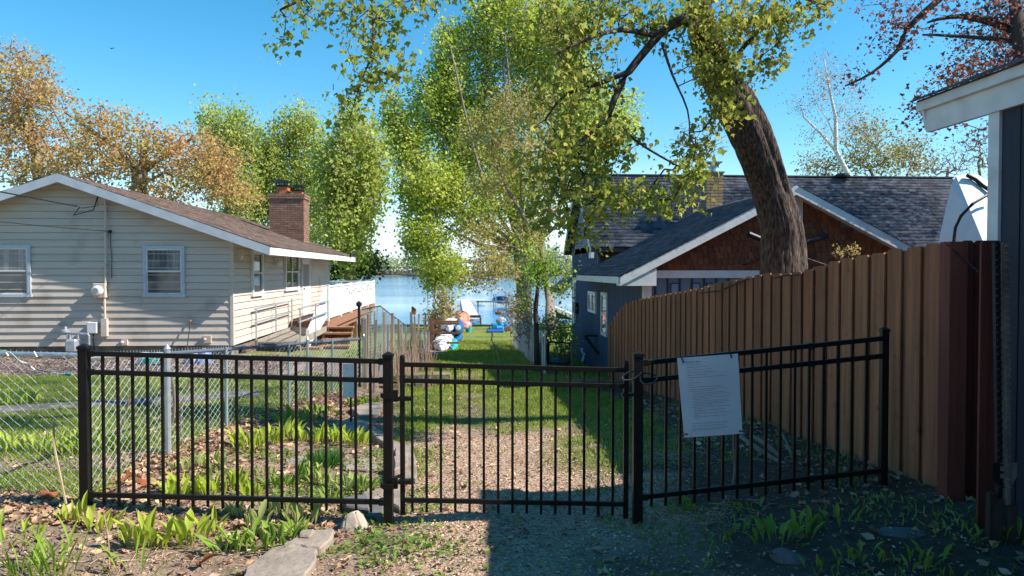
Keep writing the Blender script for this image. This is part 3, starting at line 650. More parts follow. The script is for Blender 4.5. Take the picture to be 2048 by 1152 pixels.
# ------------------------------------------------------------------ gas meter against the wall
gxx = onY(150, 690, YH - .35); gmt = thing('gas_meter', 'grey gas meter with bent pipes standing against the cream wall', 'gas meter', (gxx.x, YH - .35, gf(gxx.x, YH)))
def g2(px, py): return onY(px, py, YH - .35)
c = g2(147, 690); MB().box(c.x - .14, c.x + .12, YH - .48, YH - .24, c.z - .16, c.z + .14).build('meter_body', galv, gmt, bevel=.04)
MB().tube([g2(135, 720), g2(135, 668), g2(138, 665), g2(176, 668), g2(178, 672), g2(178, 700)], .026, 8).build('pipe', galv, gmt)
MB().lathe(g2(131, 662) + Vector((0, 0, -.06)), [(.04, 0), (.09, .03), (.09, .08), (.04, .1), (.03, .16)], 12).tube([g2(140, 680), g2(140, 668)], .03).tube([g2(156, 680), g2(156, 668)], .03).build('regulator', galv, gmt)
# broom stick leaning
a = onY(381, 643, YH - .05); b_ = onY(372, 712, YH - .45); t = thing('garden_rake', 'thin handled tool leaning on the cream wall right of the window', 'garden tool', b_)
MB().tube([a, b_], .013, 6).build('handle', darkmetal, t)
MB().tube([a, a + (b_ - a).normalized() * -.04], .022, 6).build('grip', M('orange_grip', (.6, .2, .05), .5), t)
# ------------------------------------------------------------------ deck
DZ = .33; DX = -4.34; DY0 = 24.0; DY1 = onX(748, 600, DX).y
deck = thing('timber_deck', 'raised timber deck with white railing along the lake side of the cream house', 'deck', (-5, 25, gf(-5, 25)))
nb_ = int((DY1 - DY0) / .15)
pl = MB().box(CX + .02, DX, 0, .142, DZ - .035, DZ).mesh('deck_plank', deckwood)
for i in range(nb_):
    o = link('deck_plank', pl, deck); o.location = Vector((0, DY0 + i * .15, 0)); 
MB().box(CX + .02, DX + .03, DY0 - .045, DY0 - .003, DZ - .20, DZ - .0).build('rim_board', deckwood, deck)
MB().box(CX + .02, DX - .02, DY0 - .0, DY0 + .045, DZ - .45, DZ - .204).build('rim_board', deckwood, deck)
MB().box(DX + .002, DX + .045, DY0, DY1, DZ - .26, DZ - .0).build('rim_board', deckwood, deck)
MB().box(DX - .2, DX - .05, DY0 + .1, DY1, DZ - .45, DZ - .26).build('beam', deckwood, deck)
for yy in (24.1, 26.2, 28.3, 30.6, 33.0, 35.2):
    MB().box(DX - .19, DX - .03, yy, yy + .15, gf(DX, yy) - .1, DZ - .455).build('post', deckwood, deck)
    if yy > 25: MB().box(CX + .1, CX + .24, yy, yy + .15, gf(DX, yy) - .1, DZ - .26).build('post', deckwood, deck)
MB().box(DX - 1.2, DX + .0, DY1, DY1 + .04, DZ - .26, DZ).build('rim_board', deckwood, deck)
# railing
rt = DZ + 1.08
def rail_run(a, b_, parent, gap=.105, pick=True):
    a = Vector(a); b_ = Vector(b_); d = b_ - a; L_ = d.length; MB().beam(a + Vector((0, 0, 1.08)), b_ + Vector((0, 0, 1.08)), .09, .05).build('top_rail', brightwhite, parent)
    MB().beam(a + Vector((0, 0, .09)), b_ + Vector((0, 0, .09)), .05, .06).build('bottom_rail', brightwhite, parent)
    n_ = int(L_ / gap); base = MB()
    u = d.normalized()
    for i in range(n_):
        p = a + d * ((i + .5) / n_); h = MB().beam(p + Vector((0, 0, .12)), p + Vector((0, 0, 1.055)), .088, .02, up=(u.y, -u.x, 0)); h.build('baluster', brightwhite, parent)
rail_run((DX, DY0, DZ), (DX, DY1 - .1, DZ), deck)
rail_run((DX - .05, DY1 - .02, DZ), (DX - 2.6, DY1 - .02, DZ), deck, .2)
for yy in np.linspace(DY0 + .03, DY1 - .06, 6): MB().box(DX - .05, DX + .05, yy - .05, yy + .05, DZ - .02, rt + .06).build('railing_post', brightwhite, deck)
# string of lamps
sl = []
for i in range(45):
    t = i / 44; yy = 27.5 + t * (DY1 - 28); sl.append(Vector((DX + .075, yy, rt - .10 - .22 * abs(math.sin(t * math.pi * 4)))))
lights = MB().tube(sl, .006, 4)
for q in sl[::3]: lights.lathe(q - Vector((0, 0, .07)), [(.012, 0), (.03, .02), (.03, .04), (.01, .07)], 6)
tag(lights.build('string_lights', M('bulb_string', (.30, .32, .28), .4)), 'string of small bulbs draped along the white deck railing', 'string lights')
# stair rail, steps
st = thing('deck_steps', 'timber steps with white sloping handrail going down from the deck corner', 'steps', (DX, 22.5, gf(DX, 22.5)))
for i in range(4):
    yy = DY0 - .05 - i * .28; zz = DZ - .17 * (i + 1); MB().box(DX - .05, DX + .85, yy - .30, yy, zz - .05, zz).build('step', deckwood, st)
    MB().box(DX - .03, DX + .8, yy - .03, yy - .003, zz - .17, zz - .053).build('riser', deckwood, st)
ta = Vector((DX - .02, DY0 - .1, DZ + 1.05)); tb = onX(641, 598, DX); tb = Vector((DX - .02, 21.2, DZ - .1))
zb_ = gf(DX, 21.2)
MB().beam(ta, tb, .06, .06).build('handrail', brightwhite, st)
MB().beam(ta - Vector((0, 0, .92)), Vector((DX - .02, 21.2, zb_ + .12)), .05, .05).build('bottom_rail', brightwhite, st)
for i in range(15):
    t = (i + .5) / 15; p = ta.lerp(tb, t); q_ = (ta - Vector((0, 0, .92))).lerp(Vector((DX - .02, 21.2, zb_ + .12)), t)
    MB().beam(q_, p, .15, .02, up=(1, 0, 0)).build('baluster', brightwhite, st)
MB().box(DX - .07, DX + .03, 21.1, 21.2, zb_ - .05, DZ - .05).build('post', brightwhite, st)
MB().box(DX - .3, DX + .35, 20.9, 21.4, zb_ - .1, zb_ + .1).build('landing_block', brick, st)
# ramp with pipe rails
rp = thing('timber_ramp', 'grey timber ramp with metal pipe handrails against the cream wall', 'ramp', (CX + .6, 21, gf(CX + .6, 21)))
ra0, ra1 = Vector((0, DY0 - .06, DZ - .2)), Vector((0, 19.6, zb - .05))
for i in range(16):
    a = ra0.lerp(ra1, i / 16); b_ = ra0.lerp(ra1, (i + .93) / 16)
    MB().prism([(CX + .2, a.y, a.z), (CX + .2, b_.y, b_.z), (CX + .2, b_.y, b_.z - .04), (CX + .2, a.y, a.z - .04)], (.95, 0, 0)).build('ramp_plank', greywood, rp)
for xx in (CX + .16, CX + 1.17): MB().prism([(xx, ra0.y, ra0.z + .05), (xx, ra1.y, ra1.z + .05), (xx, ra1.y, ra1.z - .12), (xx, ra0.y, ra0.z - .12)], (.04, 0, 0)).build('side_board', greywood, rp)
for xx in (CX + .13, CX + 1.25):
    h = MB(); u = (ra1 - ra0).normalized()
    for hh in (.85, .5):
        h.tube([ra0 + Vector((xx, 0, hh)) + u * .2, ra1 + Vector((xx, 0, hh))], .022, 8)
    for t in (.05, .5, .97):
        p = ra0.lerp(ra1, t) + Vector((xx, 0, 0)); h.tube([p - Vector((0, 0, .3)), p + Vector((0, 0, .87))], .022, 8)
    h.build('handrail', galv, rp)
tag(MB().tube([(CX + .12, DY0 - .2, -.2), (CX + .12, DY0 - .2, 1.05)], .025, 8).build('metal_post', galv), 'bare metal post standing at the top of the ramp by the wall', 'post')
# low block wall under the side wall
lw = thing('retaining_wall', 'low brown block wall along the foot of the cream side wall', 'wall', (CX + .1, 19, -.3))
for i in range(12):
    for r_ in range(2):
        yy = 18.6 + i * .42 + r_ * .2; MB().box(CX + .03, CX + .14, yy, yy + .405, zb - .42 + r_ * .19, zb - .24 + r_ * .19).build('stone', M('wall_block', (.24, .15, .11), .95, (.15, .10, .08), 6, var=.3, bump=.5), lw, bevel=.012)
# odds and ends by the foundation
def lump(name, c, r, m, label, cat, seed=0, flat=.7, sub=3, group=None, rough=.25, parent=None, rot=0, facet=False):
    import bmesh
    bm = bmesh.new(); bmesh.ops.create_icosphere(bm, subdivisions=sub, radius=1)
    rs = np.random.default_rng(seed); ph = rs.uniform(0, 6, 9); cr, sr = math.cos(rot), math.sin(rot)
    for v in bm.verts:
        p = v.co; k = 1 + rough * (math.sin(p.x * 2.3 + ph[0]) * .4 + math.sin(p.y * 3.1 + ph[1] + p.z * 2) * .35 + math.sin(p.z * 4.7 + ph[2] + p.x * 3) * .25 + math.sin(p.x * 7 + p.y * 6 + ph[3]) * .15)
        q = p * k; x, y = q.x * r[0], q.y * r[1]; zz = q.z * r[2]
        if zz < -r[2] * flat: zz = -r[2] * flat
        v.co = (c[0] + x * cr - y * sr, c[1] + x * sr + y * cr, c[2] + zz)
    me = bpy.data.meshes.new(name); bm.to_mesh(me); bm.free(); me.materials.append(m)
    if not facet: me.polygons.foreach_set('use_smooth', [True] * len(me.polygons))
    o = link(name, me, parent); return tag(o, label, cat, group)
bluetarp = M('blue_tarp', (.12, .20, .38), .5, (.20, .28, .45), 4.0, bump=.8, bs=8)
teal = M('teal_plastic', (.03, .22, .21), .45)
c = onZ(392, 742, 0); c = Vector((c.x, 16.6, gf(c.x, 16.6))); c = onY(384, 735, 16.6)
lump('plastic_bag', (c.x, 16.6, -.10), (.17, .16, .27), M('clear_plastic', (.38, .43, .50), .35, bump=.8, bs=8), 'pale full plastic bag by the house foundation', 'bag', 3)
c = onY(408, 735, 16.6); lump('tarp_bundle', (c.x, 16.6, -.08), (.16, .2, .30), bluetarp, 'blue tarp bundle beside the pale bag near the foundation', 'tarp', 5)
c = onY(300, 738, 16.2)
hose = []
for i in range(60): a_ = i * .42; hose.append((c.x + .16 * math.cos(a_) * (1 + .1 * math.sin(i)), 16.2 + .16 * math.sin(a_), gf(c.x, 16.2) + .03 + i * .0022))
tag(MB().tube(hose, .012, 5).build('garden_hose', teal), 'coiled teal garden hose lying in the mulch by the foundation', 'hose')
for i, (px_, py_, s, m_, lb) in enumerate(((287, 722, .13, whitewrap, 'white plastic pail in the mulch below the cream wall'), (330, 728, .12, greywood, 'grey flower pot standing by the teal hose'))):
    c = onY(px_, py_ + 14, 16.4); tag(MB().lathe((c.x, 16.4, gf(c.x, 16.4)), [(s * .75, 0), (s, s * 2), (s * 1.05, s * 2), (s * .9, s * 1.95)], 14).build('pot' if i else 'pail', m_), lb, 'pot' if i else 'pail')
c = onY(445, 728, 17.3); tag(MB().box(c.x - .55, c.x + .6, 17.1, 17.5, -.35, -.02).build('storage_box', M('pale_box', (.45, .46, .46), .6), bevel=.02), 'long pale storage box on the ground below the house corner', 'box')
# ------------------------------------------------------------------ blue-grey house on the right
YB = 14.0; BX = onY(1290, 560, YB).x; YS = onX(1195, 600, BX).y; YE = onX(1146, 600, BX).y
bh = thing('blue_house', 'blue-grey house with cedar shingle gable, dark roofs and white trim', 'house', (BX + 3, 17, -.6))
Yg = YB - .35; gp = onY(1592, 369, Yg); ge = onY(1240, 551, Yg); GX, GZ = gp.x, gp.z; gs = (gp.z - ge.z) / (gp.x - ge.x)
rx = 2 * GX - ge.x
# lower (front) wing walls
zt = ge.z - .05
gr_ = lambda x: GZ - gs * abs(x - GX)
MB().prism([(BX, YB, -1.2), (rx - .5, YB, -1.2), (rx - .5, YB, gr_(rx - .5) - .12), (GX, YB, GZ - .12), (BX, YB, gr_(BX) - .12)], (0, YS - YB + .5, 0)).build('wall', bluewall, bh)
MB().box(BX + .001, 14.0, YS, YE, -1.6, onY(1300, 494, YS).z + .05).build('wall', bluewall, bh)
# battens down the left wall
bt = MB().box(-.022, 0, 0, .03, -1.3, 0).mesh('batten', bluewall)
y = YB + .12
while y < YE:
    top = 1.78 if y < YS else 2.4
    sp_ = .145 if y < YS else .19
    o = link('batten', bt, bh); o.location = (BX, y, top + 0.0); o.scale = (1, 1, (top + 1.25) / 1.3); y += sp_
MB().box(BX - .03, BX + .12, YB - .03, YB + .11, -1.2, gr_(BX) - .12).build('corner_trim', white, bh)
MB().box(BX - .032, BX - .002, YE - .12, YE + .02, -1.5, 2.6).build('corner_trim', bluewall, bh)
# front wall below the band: vertical boards with pale strips
bandb = onY(1400, 556, YB).z; bandt = onY(1400, 541, YB).z
for i in range(22):
    xx = BX + .18 + i * .235; MB().box(xx, xx + .03, YB - .025, YB - .001, -.6, bandb - .002).build('batten', shedwall, bh)
for i, (p0, p1) in enumerate(((1340, 1358), (1381, 1400), (1412, 1424))):
    x0 = onY(p0, 580, YB).x; x1 = onY(p1, 580, YB).x; wv = MB().box(x0, x1, YB - .02, YB - .004, .2, bandb - .09).build('window', shedwall, bh); MB().box(x0 + .02, x1 - .02, YB - .024, YB - .021, .22, bandb - .11).build('pane', M('pale_pane', (.20, .27, .36), .15), wv)
MB().box(BX + .0, 8.2, YB - .045, YB - .002, bandb, bandt).build('band_board', white, bh)
# cedar shingles on the gable
shm = []
for k in range(6):
    w_ = (.12, .135, .105, .14, .125, .11)[k]
    shm.append((w_, MB().add([(0, -.032, 0), (w_ - .010, -.032, 0), (w_ - .010, -.002, .14), (0, -.002, .14), (0, 0, 0), (w_ - .006, 0, 0), (w_ - .006, 0, .14), (0, 0, .14)], [(0, 1, 2, 3), (0, 4, 5, 1), (1, 5, 6, 2), (0, 3, 7, 4)]).mesh('cedar_shingle', cedar_shingle)))
z = bandt + .004; row = 0; cnt = 0; more = MB()
while z < GZ - .3:
    half = (GZ - .22 - z) / gs; x = max(BX, GX - half); xe = min(GX + half, 8.15)
    while x < xe - .08:
        w_, me_ = shm[random.randrange(6)]; fill = (x > onY(1600, 500, YB).x and z < onY(1700, 505, YB).z + .1)
        if cnt < 300 and not (x > 7.35):
            o = link('cedar_shingle', me_, bh); o.location = (x, YB - .004, z - random.random() * .006); cnt += 1
        else: more.box(x, x + w_ - .006, YB - .02, YB - .003, z, z + .125)
        x += w_
    z += .115; row += 1
o = more.build('cedar_shingles', cedar_shingle, bh); o['kind'] = 'stuff'
# white centre post, rakes, fascia
x0 = onY(1588, 440, YB).x; x1 = onY(1603, 440, YB).x
MB().box(x0, x1, YB - .05, YB - .022, bandt + .002, GZ - .2).build('gable_post', white, bh)
wd = .17
for sg in (-1, 1):
    ex = ge.x if sg < 0 else rx
    ez = ge.z
    MB().prism([(GX, Yg - .03, GZ - .02), (ex, Yg - .03, ez - .02), (ex, Yg - .03, ez - .02 - wd), (GX, Yg - .03, GZ - .02 - wd)], (0, .03, 0)).build('rake_board', white, bh)
    MB().prism([(GX, Yg, GZ - .10), (ex, Yg, ez - .10), (ex, Yg, ez - .13), (GX, Yg, GZ - .13)], (0, .34, 0)).build('soffit', white, bh)
MB().prism([(ge.x, Yg, GZ * 0 + ge.z - .02), (GX, Yg, GZ - .02), (rx, Yg, ge.z - .02), (rx, Yg, ge.z - .09), (GX, Yg, GZ - .09), (ge.x, Yg, ge.z - .09)], (0, YS + .9 - Yg, 0)).build('roof', asph_dark, bh)
YL = onX(1155, 545, ge.x).y
roof_tabs('roof_shingles', Vector((ge.x - .03, Yg - .05, ge.z - .02)), (0, YL - Yg + .1, 0), (GX - ge.x + .03, 0, GZ - ge.z), 0, 0, .13, .22, .012, asph_dark, bh)
roof_tabs('roof_shingles', Vector((rx, Yg - .05, ge.z - .02)), (0, 5.0, 0), (GX - rx, 0, GZ - ge.z), 0, 0, .13, .22, .012, asph_dark, bh)
MB().box(ge.x - .03, ge.x - .002, Yg, YL, ge.z - .15, ge.z - .025).build('fascia', white, bh)
MB().box(ge.x, BX, Yg + .36, YL, ge.z - .15, ge.z - .12).build('soffit', white, bh)
MB().prism([(ge.x, Yg + .001, ge.z - .02 - wd), (BX + .13, Yg + .001, ge.z - .02 - wd), (BX + .13, Yg + .001, gr_(BX) - .15), (ge.x, Yg + .001, ge.z - .12)], (0, .32, 0)).build('eave_return', white, bh)
# main block roof
YM = YS - .4; mz = onY(1300, 494, YM).z; MXl = onY(1183, 494, YM).x; yr_ = (YS + YE) / 2; mr_ = onY(1500, 353, yr_).z; MXr = onY(1905, 356, yr_).x
MB().prism([(MXl, YM, mz), (MXl, yr_, mr_), (MXl, 2 * yr_ - YM, mz), (MXl, 2 * yr_ - YM, mz - .1), (MXl, yr_, mr_ - .12), (MXl, YM, mz - .1)], (MXr - MXl, 0, 0)).build('roof', asph_dark, bh)
roof_tabs('roof_shingles', Vector((MXl - .02, YM - .03, mz)), (MXr - MXl, 0, 0), (0, yr_ - YM + .03, mr_ - mz), 0, 0, .145, .26, .014, asph_dark, bh)
MB().box(MXl - .02, MXr, yr_ - .07, yr_ + .07, mr_ + .0, mr_ + .035).build('ridge_cap', asph_dark, bh)
MB().prism([(BX + .001, YS, mz - .15), (BX + .001, YE, mz - .15), (BX + .001, yr_, mr_ - .15)], (.15, 0, 0)).build('gable_wall', bluewall, bh)
for sg in (0, 1):
    ya = YM if sg == 0 else 2 * yr_ - YM
    MB().prism([(MXl - .03, ya, mz - .01), (MXl - .03, yr_, mr_ - .01), (MXl - .03, yr_, mr_ - .20), (MXl - .03, ya, mz - .20)], (.028, 0, 0)).build('rake_board', white, bh)
MB().box(MXl, MXr, YM - .03, YM - .004, mz - .13, mz - .02).build('gutter', darkmetal, bh)
MB().box(MXl - .02, MXl + .06, YM - .035, YM + .3, mz - .28, mz - .135).build('eave_return', white, bh)
for i in range(9):
    x = BX + .06 + i * .31; MB().box(x, x + .30, YS - .012, YS - .001, 1.7, mz - .1).build('plywood_panel', M('bare_plywood', (.20, .13, .07), .8, (.13, .08, .05), 4, var=.2), bh)
# small window, tall window, vents, lamp on the left wall
def lwin(px0, py0, px1, py1, nm='window', split=False):
    y0 = onX(px1, py0, BX).y; y1 = onX(px0, py0, BX).y; zt_ = onX((px0 + px1) / 2, py0, BX).z; zb_ = onX((px0 + px1) / 2, py1, BX).z; f = .08
    q = MB()
    for r in ((y0, y1, zt_ - f, zt_), (y0, y1, zb_, zb_ + f), (y0, y0 + f, zb_ + f, zt_ - f), (y1 - f, y1, zb_ + f, zt_ - f)): q.box(BX - .05, BX + .01, r[0], r[1], r[2], r[3])
    if split: q.box(BX - .045, BX + .01, y0 + f, y1 - f, (zt_ + zb_) / 2 - .03, (zt_ + zb_) / 2 + .03)
    else: q.box(BX - .045, BX + .01, (y0 + y1) / 2 - .03, (y0 + y1) / 2 + .03, zb_ + f, zt_ - f)
    wv = q.build(nm, white, bh); MB().box(BX - .03, BX - .024, y0 + f, y1 - f, zb_ + f, zt_ - f).build('pane', glass, wv); return wv
lwin(1179, 583, 1194, 625); lwin(1205, 585, 1217, 672, split=True)
c = onX(1156, 615, BX); MB().box(BX - .12, BX - .023, c.y - .22, c.y + .25, c.z - .17, c.z + .15).build('vent_box', darkmetal, bh)
MB().box(BX - .08, BX - .024, c.y + .27, c.y + .6, c.z - .5, c.z + .9).build('shutter', white, bh)
c = onX(1196, 671, BX); d_ = onX(1212, 695, BX); MB().box(BX - .35, BX - .02, c.y - .1, c.y + .1, c.z - .02, c.z + .02).beam((BX - .33, c.y, c.z - .02), (BX - .03, c.y - .3, c.z - .45), .05, .05).build('shelf_bracket', darkmetal, bh)
c = onX(1167, 697, BX); MB().beam((BX - .05, c.y, c.z), (BX - .05, c.y - .12, c.z - .14), .05, .06).build('pipe_stub', white, bh)
MB().beam((BX - .05, c.y - .5, c.z - .1), (BX - .16, c.y - .8, c.z - .3), .06, .06).build('pipe_stub', white, bh)
# porch eave at the lake end
pa = onX(1162, 452, BX); 
MB().prism([(BX - .45, YE - .05, 1.25), (BX + 1.5, YE - .05, 2.9), (BX + 1.5, YE - .05, 2.75), (BX - .45, YE - .05, 1.08)], (0, .04, 0)).build('porch_rake', white, bh)
MB().prism([(BX - .47, YE, 1.28), (BX + 1.5, YE, 2.94), (BX + 1.5, YE, 2.86), (BX - .47, YE, 1.2)], (0, 2.4, 0)).build('porch_roof', asph_dark, bh)
# tan chimney
cy = YS - .3; x0 = onY(1413, 400, cy).x; x1 = onY(1447, 400, cy).x; zc = onY(1430, 346, cy).z
ch2 = MB().box(x0 + .01, x1 - .01, cy + .01, cy + .45, 1.8, zc - .01).build('chimney', mortar, bh)
bm2 = MB().box(0, 1, 0, 1, 0, 1).mesh('brick', tanbrick)
place_bricks(x0, x1, cy, cy + .46, gr_(x0) - .2, zc, ch2, bm2, bl=.21, bh=.075, skipz=lambda x, y: gr_(x) - .08)
MB().box(x0 - .02, x1 + .02, cy - .02, cy + .48, zc, zc + .04).build('chimney_crown', concrete, ch2)
mx_ = (x0 + x1) / 2
MB().lathe((mx_, cy + .22, zc + .04), [(.09, 0), (.09, .12), (.12, .12), (.12, .16), (.09, .17)], 12).box(mx_ - .2, mx_ + .2, cy + .02, cy + .42, zc + .27, zc + .30).tube([(mx_, cy + .22, zc + .1), (mx_, cy + .22, zc + .28)], .07).build('chimney_cap', galv, ch2)
c = onY(1683, 351, yr_ - .1); MB().lathe((c.x, yr_ - .15, mr_ - .02), [(.22, 0), (.22, .05), (.16, .10), (.0, .13)], 14).build('roof_vent', darkmetal, bh)
# two dark pipes in a V and a cable on the shingle gable
tag(MB().tube([onY(1497, 468, YB - .25), onY(1555, 492, YB - .25)], .055, 8).build('downspout', darkmetal), 'short dark pipe on the shingle gable left of the leaning trunk', 'pipe')
tag(MB().tube([onY(1655, 470, YB - .25), onY(1590, 492, YB - .25)], .055, 8).build('downspout', darkmetal), 'short dark pipe on the shingle gable right of the leaning trunk', 'pipe')
wire('guy_cable', 'thin cable slanting down the shingle gable right of the trunk', [onY(1596, 511, YB - .3), onY(1660, 533, YB - .3)], .014)
wire('guy_cable', 'thin cable slanting over the shingle gable left of the trunk', [onY(1485, 530, YB - .15), onY(1530, 516, YB - .15)], .01)

# ------------------------------------------------------------------ white wrapped boat behind the fence
wb = thing('wrapped_boat', 'boat in white shrink-wrap with a dark rub line, behind the cedar fence', 'boat', P(1930, 560, 11.5))
def wp_(px, py, d): return P(px, py, d)
D0 = 11.0
outl = [(1872, 560), (1880, 470), (1893, 410), (1903, 368), (1912, 352), (1940, 353), (1958, 366), (1976, 382), (2060, 400), (2060, 560)]
front = [P(x, y, D0) for x, y in outl]; n_ = len(front)
mid = [P(x + 15, y - (4 if y < 480 else 0), D0 + 1.6) for x, y in outl]
back = [P(x + 40, y + (12 if y < 480 else 0), D0 + 3.2) for x, y in outl]
ctr = P(1965, 480, D0 - .45)
mb = MB().add(front + [ctr], [(i, (i + 1) % n_, n_) for i in range(n_)])
mb.add(front + mid + back, [(i, (i + 1) % n_, (i + 1) % n_ + n_, i + n_) for i in range(n_)] + [(i + n_, (i + 1) % n_ + n_, (i + 1) % n_ + 2 * n_, i + 2 * n_) for i in range(n_)])
mb.build('shrink_wrap', whitewrap, wb, smooth=False)
rl = [P(x, y, D0 - .52 + .25 * abs(x - 1940) / 60) for x, y in ((1906, 500), (1908, 480), (1911, 455), (1922, 432), (1945, 408), (1976, 389), (2010, 378))]
MB().tube(rl, .022, 6).build('rub_rail', darkmetal, wb)
MB().tube([P(x, y, D0 - .05) for x, y in ((1934, 350), (1950, 358), (1964, 370), (1985, 384), (2010, 390))], .03, 6).build('rope', darkmetal, wb)

# ------------------------------------------------------------------ dark blue shed, right edge
SX = onY(1985, 400, 5.0).x; SY = 5.0
shed = thing('garden_shed', 'dark blue shed with white eave boards at the right edge', 'shed', (SX + 2, 2, .2))
fb = onX(1868, 263, SX).z; SYe = onX(1862, 263, SX).y
FX = SX - .03
ed0 = onX(1850, 210, FX).z
MB().box(SX, SX + 4.5, -4, SY, -.2, fb + .06).build('wall', shedwall, shed)
MB().box(SX - .022, SX + .10, SY - .085, SY + .022, 0, fb).build('corner_trim', white, shed)
for yy in (SY - .25, SY - .66, SY - 1.07): MB().box(SX - .006, SX - .0005, yy - .012, yy, .1, fb).build('panel_seam', darkmetal, shed)
MB().box(FX - .01, FX + .028, -4, SYe, fb, fb + .17).build('frieze_board', white, shed)
MB().box(FX - .05, FX + .0, -4, SYe + .07, fb + .172, fb + .25).build('fascia', white, shed)
rs_ = .36; xr_ = SX + 2.2; zr_ = fb + .26 + rs_ * (xr_ - FX + .06)
MB().prism([(FX - .06, -4, fb + .255), (xr_, -4, zr_), (xr_, -4, zr_ - .1), (FX - .0, -4, fb + .18)], (0, SYe + .05 + 4, 0)).build('roof', asph_dark, shed)
MB().prism([(2 * xr_ - FX, -4, fb + .255), (xr_ + .001, -4, zr_), (xr_ + .001, -4, zr_ - .1), (2 * xr_ - FX, -4, fb + .18)], (0, SYe + .05 + 4, 0)).build('roof', asph_dark, shed)
MB().prism([(SX + .001, SY - .1, fb + .05), (xr_, SY - .1, zr_ - .1), (2 * xr_ - SX, SY - .1, fb + .05)], (0, .1, 0)).build('gable_wall', shedwall, shed)
MB().prism([(FX, SYe + .0, fb + .02), (xr_, SYe, zr_ - .16), (xr_, SYe, zr_ + .0), (FX - .05, SYe, fb + .25)], (0, .03, 0)).build('rake_board', white, shed)
for c_ in range(5):
    y_ = -3.0
    while y_ < SYe:
        wv = .25 * random.choice((.7, 1, 1.2)); t = .012 + .01 * random.random(); x0 = FX - .085 + c_ * .125 - random.random() * .012
        z0 = fb + .255 + rs_ * (x0 - FX + .06) + .004 + c_ * .004
        if y_ > 2.5: MB().prism([(x0, y_, z0), (x0 + .16, y_, z0 + rs_ * .16), (x0 + .16, y_, z0 + rs_ * .16 + t * .3), (x0, y_, z0 + t)], (0, min(wv - .005, SYe + .09 - y_), 0)).build('shingle', asph_dark, shed)
        y_ += wv
# ------------------------------------------------------------------ cedar fence
FXn, FYn = onY(1880, 700, 5.55).x, 5.55
fence = thing('cedar_fence', 'tall cedar board fence stepping down the slope toward the lake', 'fence', (3.2, 9, -.1))
prof = [(1880, 485), (1845, 491), (1800, 498), (1750, 506), (1700, 515), (1650, 528), (1610, 541), (1585, 546), (1540, 546), (1500, 552), (1450, 563), (1400, 576), (1330, 589), (1290, 596), (1256, 605), (1240, 620), (1228, 637), (1217, 655)]
fdir = Vector((-.045, 1, 0)).normalized()
def fpos(s): return Vector((FXn, FYn, 0)) + fdir * s
def ftop(p):
    r = p - CAM; px = 1024 + F * r.dot(RT) / r.dot(FW)
    xs_ = [a for a, _ in prof][::-1]; ys_ = [b for _, b in prof][::-1]; py = np.interp(px, xs_, ys_)
    q = ray(px, py); t = r.xy.length / q.xy.length; return (CAM + q * t).z, px
def board(s, wv, off, th, top, name, m, parent):
    a = fpos(s); b_ = fpos(s + wv); nrm = Vector((-fdir.y, fdir.x, 0)); a = a + nrm * off; b_ = b_ + nrm * off
    z0 = gf(a.x, a.y) - .05; c_ = .014; u = fdir; q = top + random.uniform(-.008, .008)
    lean = Vector((random.uniform(-.004, .004), random.uniform(-.003, .003), 0))
    poly = [Vector((a.x, a.y, z0)), Vector((b_.x, b_.y, z0)), Vector((b_.x, b_.y, q - c_)) + lean, Vector((b_.x, b_.y, q)) - u * c_ + lean, Vector((a.x, a.y, q)) + u * c_ + lean, Vector((a.x, a.y, q - c_)) + lean]
    return MB().prism(poly, nrm * th).build(name, m, parent)
s = -.02
while s < 11.6:
    p = fpos(s + .07); tz, px = ftop(p)
    if px < 1215: break
    board(s, .178 + random.uniform(-.010, .008), 0.0, .017, tz, 'fence_board', cedar, fence)
    board(s + .084, .22, -.026, .017, tz - .02, 'fence_board', cedar, fence)
    s += .242
sEnd = s
for hz in (.35, 1.0, 1.62):
    a, b_ = fpos(.1), fpos(sEnd - .3); pts = []
    for i in range(12):
        q1, q2 = a.lerp(b_, i / 12), a.lerp(b_, (i + 1) / 12)
        MB().beam((q1.x + .028, q1.y, ftop(q1)[0] - 1.85 + hz), (q2.x + .028, q2.y, ftop(q2)[0] - 1.85 + hz), .036, .085).build('rail', cedar, fence)
# corner post, dark end boards
cp = P(1904, 700, 5.47); z0 = .1; pt = P(1894, 484, 5.50).z
MB().box(cp.x - .065, cp.x + .07, cp.y - .06, cp.y + .06, z0, pt).build('corner_post', cedar_dark, fence, bevel=.004)
for (pa_, pb_, dd_) in ((1923, 1948, 5.5), (1949, 1968, 5.5), (1962, 2004, 4.90)):
    x0 = P(pa_, 600, dd_).x; x1 = P(pb_, 600, dd_).x; yy = P(pa_, 600, dd_).y; tp = P(pa_, 481, dd_).z
    MB().prism([(x0, yy, .1), (x1, yy, .1), (x1, yy, tp - .02), (x1 - .02, yy, tp), (x0 + .02, yy, tp), (x0, yy, tp - .02)], (0, .02, 0)).build('fence_board', cedar_dark, fence)
# grapevine / wire over the fence tops
wire('vine_stem', 'thin dark vine stem lying over the fence tops below the white band', [P(1400, 586, 10.4), P(1440, 582, 9.9), P(1475, 566, 9.4), P(1500, 556, 9.1)], .012, 'vine', barkd)
wire('vine_stem', 'thin dark twig trailing across the fence board tops near the trunk', [P(1600, 549, 7.7), P(1570, 551, 8.0), P(1550, 556, 8.2)], .01, 'vine', barkd)
wire('hanging_wire', 'thin wire hanging down from the dark corner post of the fence', [P(1890, 486, 5.40), P(1930, 520, 5.38), P(1968, 556, 5.38), P(1990, 575, 5.38)], .004)
